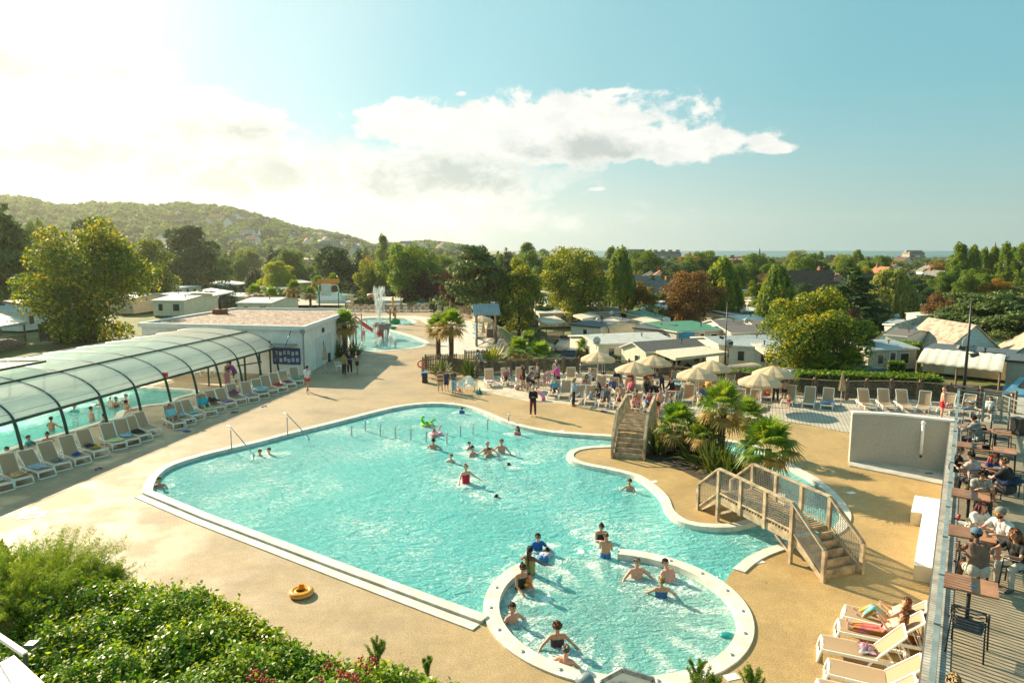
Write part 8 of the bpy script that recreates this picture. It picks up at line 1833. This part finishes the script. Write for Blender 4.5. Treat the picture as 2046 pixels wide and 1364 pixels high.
seat('woman with long wine red hair in white tee on the terrace',1965,1011,12,skin='l',hair='v',style='long',wear=(('tee',cc_((.70,.66,.58))),('trousers',cc_((.3,.3,.35)))),arms=((40,10,60,50),(40,10,60,50)))
seat('bearded man in yellow and grey cap and white tee on the terrace',1999,1024,-70,skin='r',hair='b',ht=1.8,wear=(('tee',cc_((.70,.67,.60))),('shorts',cc_((.02,.02,.025)))),extra=dict(cap=((.22,.20,.17),(.70,.40,.02)),beard=1))
seat('man in denim cap and brown tank top seen from behind on the terrace',1951,1066,165,skin='d',hair='k',ht=1.78,fat=1.08,wear=(('tank',cc_((.21,.115,.075))),('shorts',cc_((.45,.42,.36)))),extra=dict(cap=((.08,.15,.22),(.08,.15,.22))))
seat('long haired woman in black top and pale trousers at the right edge',2027,1066,-75,skin='m',hair='c',style='long',wear=(('tee',cc_((.014,.014,.015))),('trousers',cc_((.55,.50,.42))),('shoes',cc_((.10,.09,.08)))))
seat('person with pale blond hair cut by the bottom edge of the terrace',1905,1362,-30,skin='l',hair='y',style='short',ht=1.68,wear=(('tee',cc_((.68,.68,.70))),('shorts',cc_((.3,.3,.3)))))
build_people()
# ---------------------------------------------------------------- towels, bags, clothes
def towel(P,rz,w,l,m,label,seed=0,h=.06,name='towel',cat='towel'):
    rs=random.Random(seed); n=14; b=MB(); vs=[]
    ph=[rs.uniform(0,6.28) for _ in range(6)]
    for i in range(n+1):
        for j in range(n+1):
            u=i/n-.5;v=j/n-.5; x=u*w*(1+.18*math.sin(v*5+ph[0]));y=v*l*(1+.15*math.sin(u*6+ph[1])); z=h*(.6+.55*math.sin(u*13+ph[2]+v*4)*math.sin(v*11+ph[3])+.35*math.sin(u*23+v*17+ph[4])); e=max(abs(u),abs(v))*2
            vs.append((x,y,max(.006,z*(1.15-e*.9))))
    fs=[(i*(n+1)+j,(i+1)*(n+1)+j,(i+1)*(n+1)+j+1,i*(n+1)+j+1) for i in range(n) for j in range(n)]
    b.add(vs,fs,0,True); b.add([(x,y,z-.005) for x,y,z in vs],[f[::-1] for f in fs],0,True); return obj(name,b,m,None,label,cat,loc=P,rz=rz)
def on_l(key,y,w,l,col,label,seed,col2=None,h=.07,dx=0,name='towel',cat='towel',rot=0.,zz=.36):
    P,rz,z=LOUN[key]; v=Matrix.Rotation(rz,3,'Z')@Vector((dx,y,0)); return towel(Vector((P.x+v.x,P.y+v.y,z+zz)),rz+rot,w,l,cc_(col,col2,8) if isinstance(col,tuple) else col,label,seed,h,name,cat)
on_l(('L',2),.75,.5,.95,(.55,.42,.50),'pale lilac and teal towel on the third lounger by the canopy',1,(.15,.35,.35))
on_l(('L',3),.5,.35,.45,(.02,.12,.42),'blue and mustard cloth on the fourth lounger by the canopy',2,(.35,.25,.03),.1)
on_l(('L',4),.55,.32,.32,(.02,.07,.28),'small blue towel on the fifth lounger by the canopy',3,None,.12)
on_l(('L',5),.45,.38,.35,(.65,.30,.03),'orange cloth on the sixth lounger by the canopy',4,None,.1); on_l(('L',5),.95,.4,.4,(.02,.03,.07),'navy cloth on the sixth lounger by the canopy',5,None,.12); on_l(('L',5),1.3,.25,.5,(.55,.28,.20),'peach towel on the backrest of the sixth lounger by the canopy',6,None,.1,zz=.45)
on_l(('L',6),.55,.6,.7,(.70,.60,.05),'yellow white and green towel hanging off the seventh lounger by the canopy',7,(.5,.6,.5)); on_l(('L',8),.8,.45,.9,(.015,.015,.018),'black cloth across the ninth lounger by the canopy',8,None,.12)
on_l(('L',11),.8,.3,.3,(.02,.40,.50),'turquoise beach bag on a lounger by the canopy',9,(.6,.6,.6),.28,name='beach_bag',cat='bag'); on_l(('L',12),.6,.4,.5,(.01,.42,.55),'bright turquoise towel by the canopy',10,None,.05); on_l(('L',14),1.1,.6,.8,(.015,.015,.018),'black towel draped over a backrest by the canopy',11,None,.2,zz=.5)
on_l(('L',15),.7,.5,.8,(.45,.10,.22),'pink and blue towel left of the patterned towel by the canopy',12,(.10,.20,.40)); on_l(('L',16),1.2,.55,.9,(.42,.05,.22),'magenta towel over a backrest by the canopy',13,(.02,.02,.08),.15,zz=.55); on_l(('L',20),.8,.55,.7,(.65,.02,.03),'red towel on a lounger near the white building',14,None,.12); on_l(('L',21),.7,.5,.7,(.4,.1,.25),'pink and dark towel near the white building',15,(.05,.05,.1),.1)
P_,rz_,z_=LOUN[('L',18)]; v=Matrix.Rotation(rz_,3,'Z')@Vector((0,.7,0)); o=MB(); o.torus((0,0,.0),.36,.14,24,10,0,None,(1,1,.8)); obj('swim_ring',o,mat('ring_cyan',(.03,.40,.50),.3,.3,2.5,col2=(.60,.55,.45)),None,'cyan and brown doughnut ring lying on a lounger by the canopy','swim ring',loc=(P_.x+v.x,P_.y+v.y,.48))
for i_,(y_,c_,c2_,n_) in enumerate(((.7,(.60,.55,.48),(.5,.2,.2),'pale'),(.6,(.62,.12,.05),(.6,.5,.2),'orange red'),(.9,(.10,.35,.50),(.6,.6,.6),'blue striped'),(.5,(.62,.58,.20),None,'yellow'),(1.0,(.55,.10,.30),(.6,.5,.5),'pink'),(.6,(.04,.30,.24),None,'green'))):
    k_=(0,1,7,13,17,22)[i_]; on_l(('L',k_),y_,.5,.75,c_,n_+' towel on the '+(ORD+['twenty second','twenty third'])[k_]+' lounger beside the covered pool',60+i_,c2_,.08)
on_l(('A',3),.6,.35,.4,(.38,.42,.46),'grey tote bag standing on a front row lounger',16,None,.38,name='tote_bag',cat='bag'); on_l(('A',2),.8,.45,.5,(.05,.08,.14),'dark blue bundle on a front row lounger',17,(.3,.35,.4),.2,name='clothes_bundle',cat='clothes')
on_l(('A',7),1.25,.75,1.1,(.01,.24,.52),'blue towel draped over a lounger back behind the footbridge',18,None,.1,zz=.55); on_l(('A',7),1.2,.4,.7,(.70,.05,.28),'bright pink towel lying over the blue towel',19,None,.1,zz=.72); on_l(('B',3),.8,.6,1.0,(.60,.15,.18),'pink patterned towel on a middle row lounger',20,(.7,.5,.5),.12); on_l(('B',1),.8,.6,.8,(.30,.03,.08),'dark red towel on a middle row lounger',21,(.05,.05,.1),.12)
on_l(('B',5),1.35,.6,.8,(.02,.35,.55),'blue and white patterned towel over a lounger back left of the fourth parasol',22,(.55,.65,.68),.08,zz=.7); on_l(('B',8),.8,.4,.5,(.45,.36,.25),'striped straw bag on a middle row lounger',23,(.2,.15,.1),.25,name='beach_bag',cat='bag'); on_l(('A',13),.45,.45,.5,(.05,.30,.42),'teal patterned towel beneath the lower right parasol',24,(.5,.5,.4),.1); on_l(('B',11),.7,.35,.3,(.60,.02,.02),'small red cloth on a lounger under the rightmost parasol',25,None,.12)
on_l(('E',2),.6,.85,.6,(.03,.08,.35),'blue and white towel on the third lounger of the right hand row',26,(.5,.55,.6),.12); on_l(('E',7),.8,.4,.5,(.60,.15,.25),'pink bag beside the bald man',27,(.6,.5,.5),.25,name='beach_bag',cat='bag'); on_l(('E',8),1.3,.6,.7,(.45,.44,.42),'grey patterned towel over a lounger back behind the terrace railing',28,(.3,.3,.3),.1,zz=.7); on_l(('E',8),.7,.45,.3,(.03,.20,.42),'blue cloth on the lounger behind the terrace railing',29,None,.1)
on_l(('D',0),.7,.6,.7,(.55,.40,.48),'pale lilac towel on the lounger by the tall flax',30,None,.08); on_l(('D',1),.9,.35,.35,(.015,.012,.012),'black rucksack on the second lounger by the glass fence',31,None,.4,name='rucksack',cat='bag'); on_l(('D',2),.8,.3,.3,(.45,.02,.06),'red bag on the third lounger by the glass fence',32,None,.35,name='beach_bag',cat='bag'); on_l(('C',0),1.0,.4,.4,(.55,.56,.56),'white hooded bundle on a lounger left of the leftmost parasol',33,None,.4,name='clothes_bundle',cat='clothes')
on_l(('R',0),1.55,.75,.85,(.085,.07,.06),'dark brown towel over the top lounger back at lower right',34,None,.1,rot=0,zz=.62); on_l(('R',2),.95,.42,.32,(.38,.44,.44),'crumpled grey and pink clothes on the empty lounger at lower right',35,(.50,.10,.25),.14,name='clothes_pile',cat='clothes')
P_,rz_,z_=LOUN[('R',1)]; v=Matrix.Rotation(rz_,3,'Z')@Vector((-.62,1.55,0)); towel(Vector((P_.x+v.x,P_.y+v.y,.02)),rz_,.55,.5,cc_((.85,.25,.01)),'bright orange bag on the ground behind the lower right loungers',36,.38,'beach_bag','bag')
towel(xy(G(957,786))+Vector((0,0,.02)),0,.4,.4,cc_((.03,.35,.38)),'teal bag under a white chair by the flax',37,.35,'beach_bag','bag'); towel(xy(G(917,782))+Vector((0,0,.02)),0,.3,.3,cc_((.80,.20,.01)),'orange beach toy bag behind the trio by the flax',38,.3,'beach_bag','bag')
b=MB(); b.ball((0,0,.18),.2,12,8); obj('beach_ball',b,mat('ball_red',(.6,.03,.03),.4,.3,4,col2=(.7,.6,.5)),None,'small red ball between the loungers by the glass fence','ball',loc=xy(G(1033,778)))
t=thing('dragon_float','bright green dragon float around a small child','pool float',G(853,850,WZ)); b=MB(); b.torus((0,0,.05),.26,.11,20,8); obj('ring',b,mat('lime_pvc',(.12,.62,.02),.35,.1),t); b=MB(); b.tube([(-.2,.1,.1),(-.28,.12,.35),(-.18,.05,.5)],[.09,.07,.08],8); b.tube([(.15,.15,.1),(.35,.2,.3),(.5,.1,.25)],[.08,.05,.02],6); obj('neck',b,MATS['lime_pvc'],t)
t=thing('winged_float','pale pink winged float around a child','pool float',G(871,868,WZ)); b=MB(); b.torus((0,0,.05),.25,.10,20,8); obj('ring',b,mat('pink_pvc',(.75,.32,.38),.35,.1),t); b=MB()
for s in (-1,1): b.tube([(s*.1,.2,.1),(s*.22,.25,.4),(s*.30,.22,.55)],[.04,.10,.03],8,flat=.4)
obj('wings',b,MATS['pink_pvc'],t)
# pushchair, shoes
P=xy(G(1063,778)); t=thing('pushchair','black folded pushchair in the standing group by the glass fence','pushchair',P); b=MB(); b.tube([(-.3,-.3,.1),(.0,0,.55),(.35,.1,1.0)],.02,6); b.tube([(.3,-.3,.1),(0,0,.55),(-.1,.3,.1)],.02,6); obj('frame',b,M_dark,t); b=MB(); b.box((0,0,.6),(.42,.5,.16),0,0,.8,rot=Matrix.Rotation(R(25),3,'Y')); obj('seat',b,M_black,t)
for x,y in ((-.3,-.3),(.3,-.3),(-.1,.3)): b=MB(); b.cyl((x-.02,y,.1),(x+.02,y,.1),.1,12); obj('wheel',b,M_black,t)
rz0=random.Random(4)
for x,y,l in ((385,840,'dark flip flops beside the reading woman at the canopy'),(373,862,'colourful flip flops in front of the reading woman'),(196,937,'dark sandals under the sixth lounger by the canopy'),(468,824,'black sandals beside the pink towel lounger'),(527,812,'blue flip flops by the canopy loungers'),(1185,815,'navy flip flops before the front row loungers'),(1206,822,'white trainers before the front row loungers'),(1309,833,'green flip flops by the plank footbridge'),(1020,775,'pale sandals by the glass fence loungers')):
    b=MB()
    for s in (-1,1): b.box((s*.09,s*.03,.03),(.10,.27,.05),0,s*.2,.85)
    c=(rz0.uniform(.02,.3),rz0.uniform(.02,.25),rz0.uniform(.05,.35)); obj('shoes',b,cc_(c),None,l,'shoes',loc=xy(G(x,y)),rz=rz0.uniform(0,3))
on=[('navy',(.02,.035,.08))]
P=G(2016,962,TZ_+.75); towel(P,.3,.75,.5,cc_((.018,.03,.075)),'navy jacket hung over the back of a terrace chair',41,.18,'jacket','jacket')
for x,y,l,c in ((1925,1045,'paper napkin and plate on the red haired woman\'s table',(.6,.6,.56)),(1978,927,'white plate with leftovers on the family table',(.62,.60,.55)),(1993,934,'second white plate on the family table',(.62,.60,.55))):
    b=MB(); b.lathe([(.04,0),(.10,.012),(.115,.02),(.10,.016),(.03,.006)],16); obj('plate',b,cc_(c),None,l,'plate',loc=G(x,y,TZ_+.765))

# ---------------------------------------------------------------- churned water around the bathers
def foammat():
    m=bpy.data.materials.new('foam_bubbles'); m.use_nodes=True; T=NT(m.node_tree); T.n.clear(); v=T.node('ShaderNodeNewGeometry').outputs['Position']
    n=T.noise(v,7,8,.75,1.5); n2=T.noise(v,1.6,3,.5); uv=T.node('ShaderNodeVertexColor') if False else None
    f=T.m('MULTIPLY',T.mr(T.m('ADD',n,T.m('MULTIPLY',T.m('SUBTRACT',n2,.5),.5)),.48,.66),.85)
    d=T.node('ShaderNodeBsdfDiffuse'); d.inputs[0].default_value=(.80,.92,.88,1); t=T.node('ShaderNodeBsdfTransparent'); x=T.node('ShaderNodeMixShader'); T.l.new(f,x.inputs[0]); T.l.new(t.outputs[0],x.inputs[1]); T.l.new(d.outputs[0],x.inputs[2])
    T.l.new(x.outputs[0],T.node('ShaderNodeOutputMaterial').inputs[0]); return m
b=MB(); rs=random.Random(8)
for p in PEOPLE:
    if p[1].z<-.3 and 'covered' not in p[0]:
        n=18; r0=.16; vs=[]; ph=rs.uniform(0,6.28); rr=rs.uniform(.45,.8)*(1.3 if p[9] else 1)
        for i in range(n):
            a=2*math.pi*i/n; q=rr*(1+.3*math.sin(3*a+ph)+.2*math.sin(5*a)); vs.append((p[1].x+q*math.cos(a),p[1].y+q*math.sin(a),WZ+.012))
        b.add(vs+[(p[1].x,p[1].y,WZ+.014)],[(i,(i+1)%n,n) for i in range(n)])
obj('foam',b,foammat(),None,'white churned bubbles around the bathers in the pools','foam',kind='stuff')
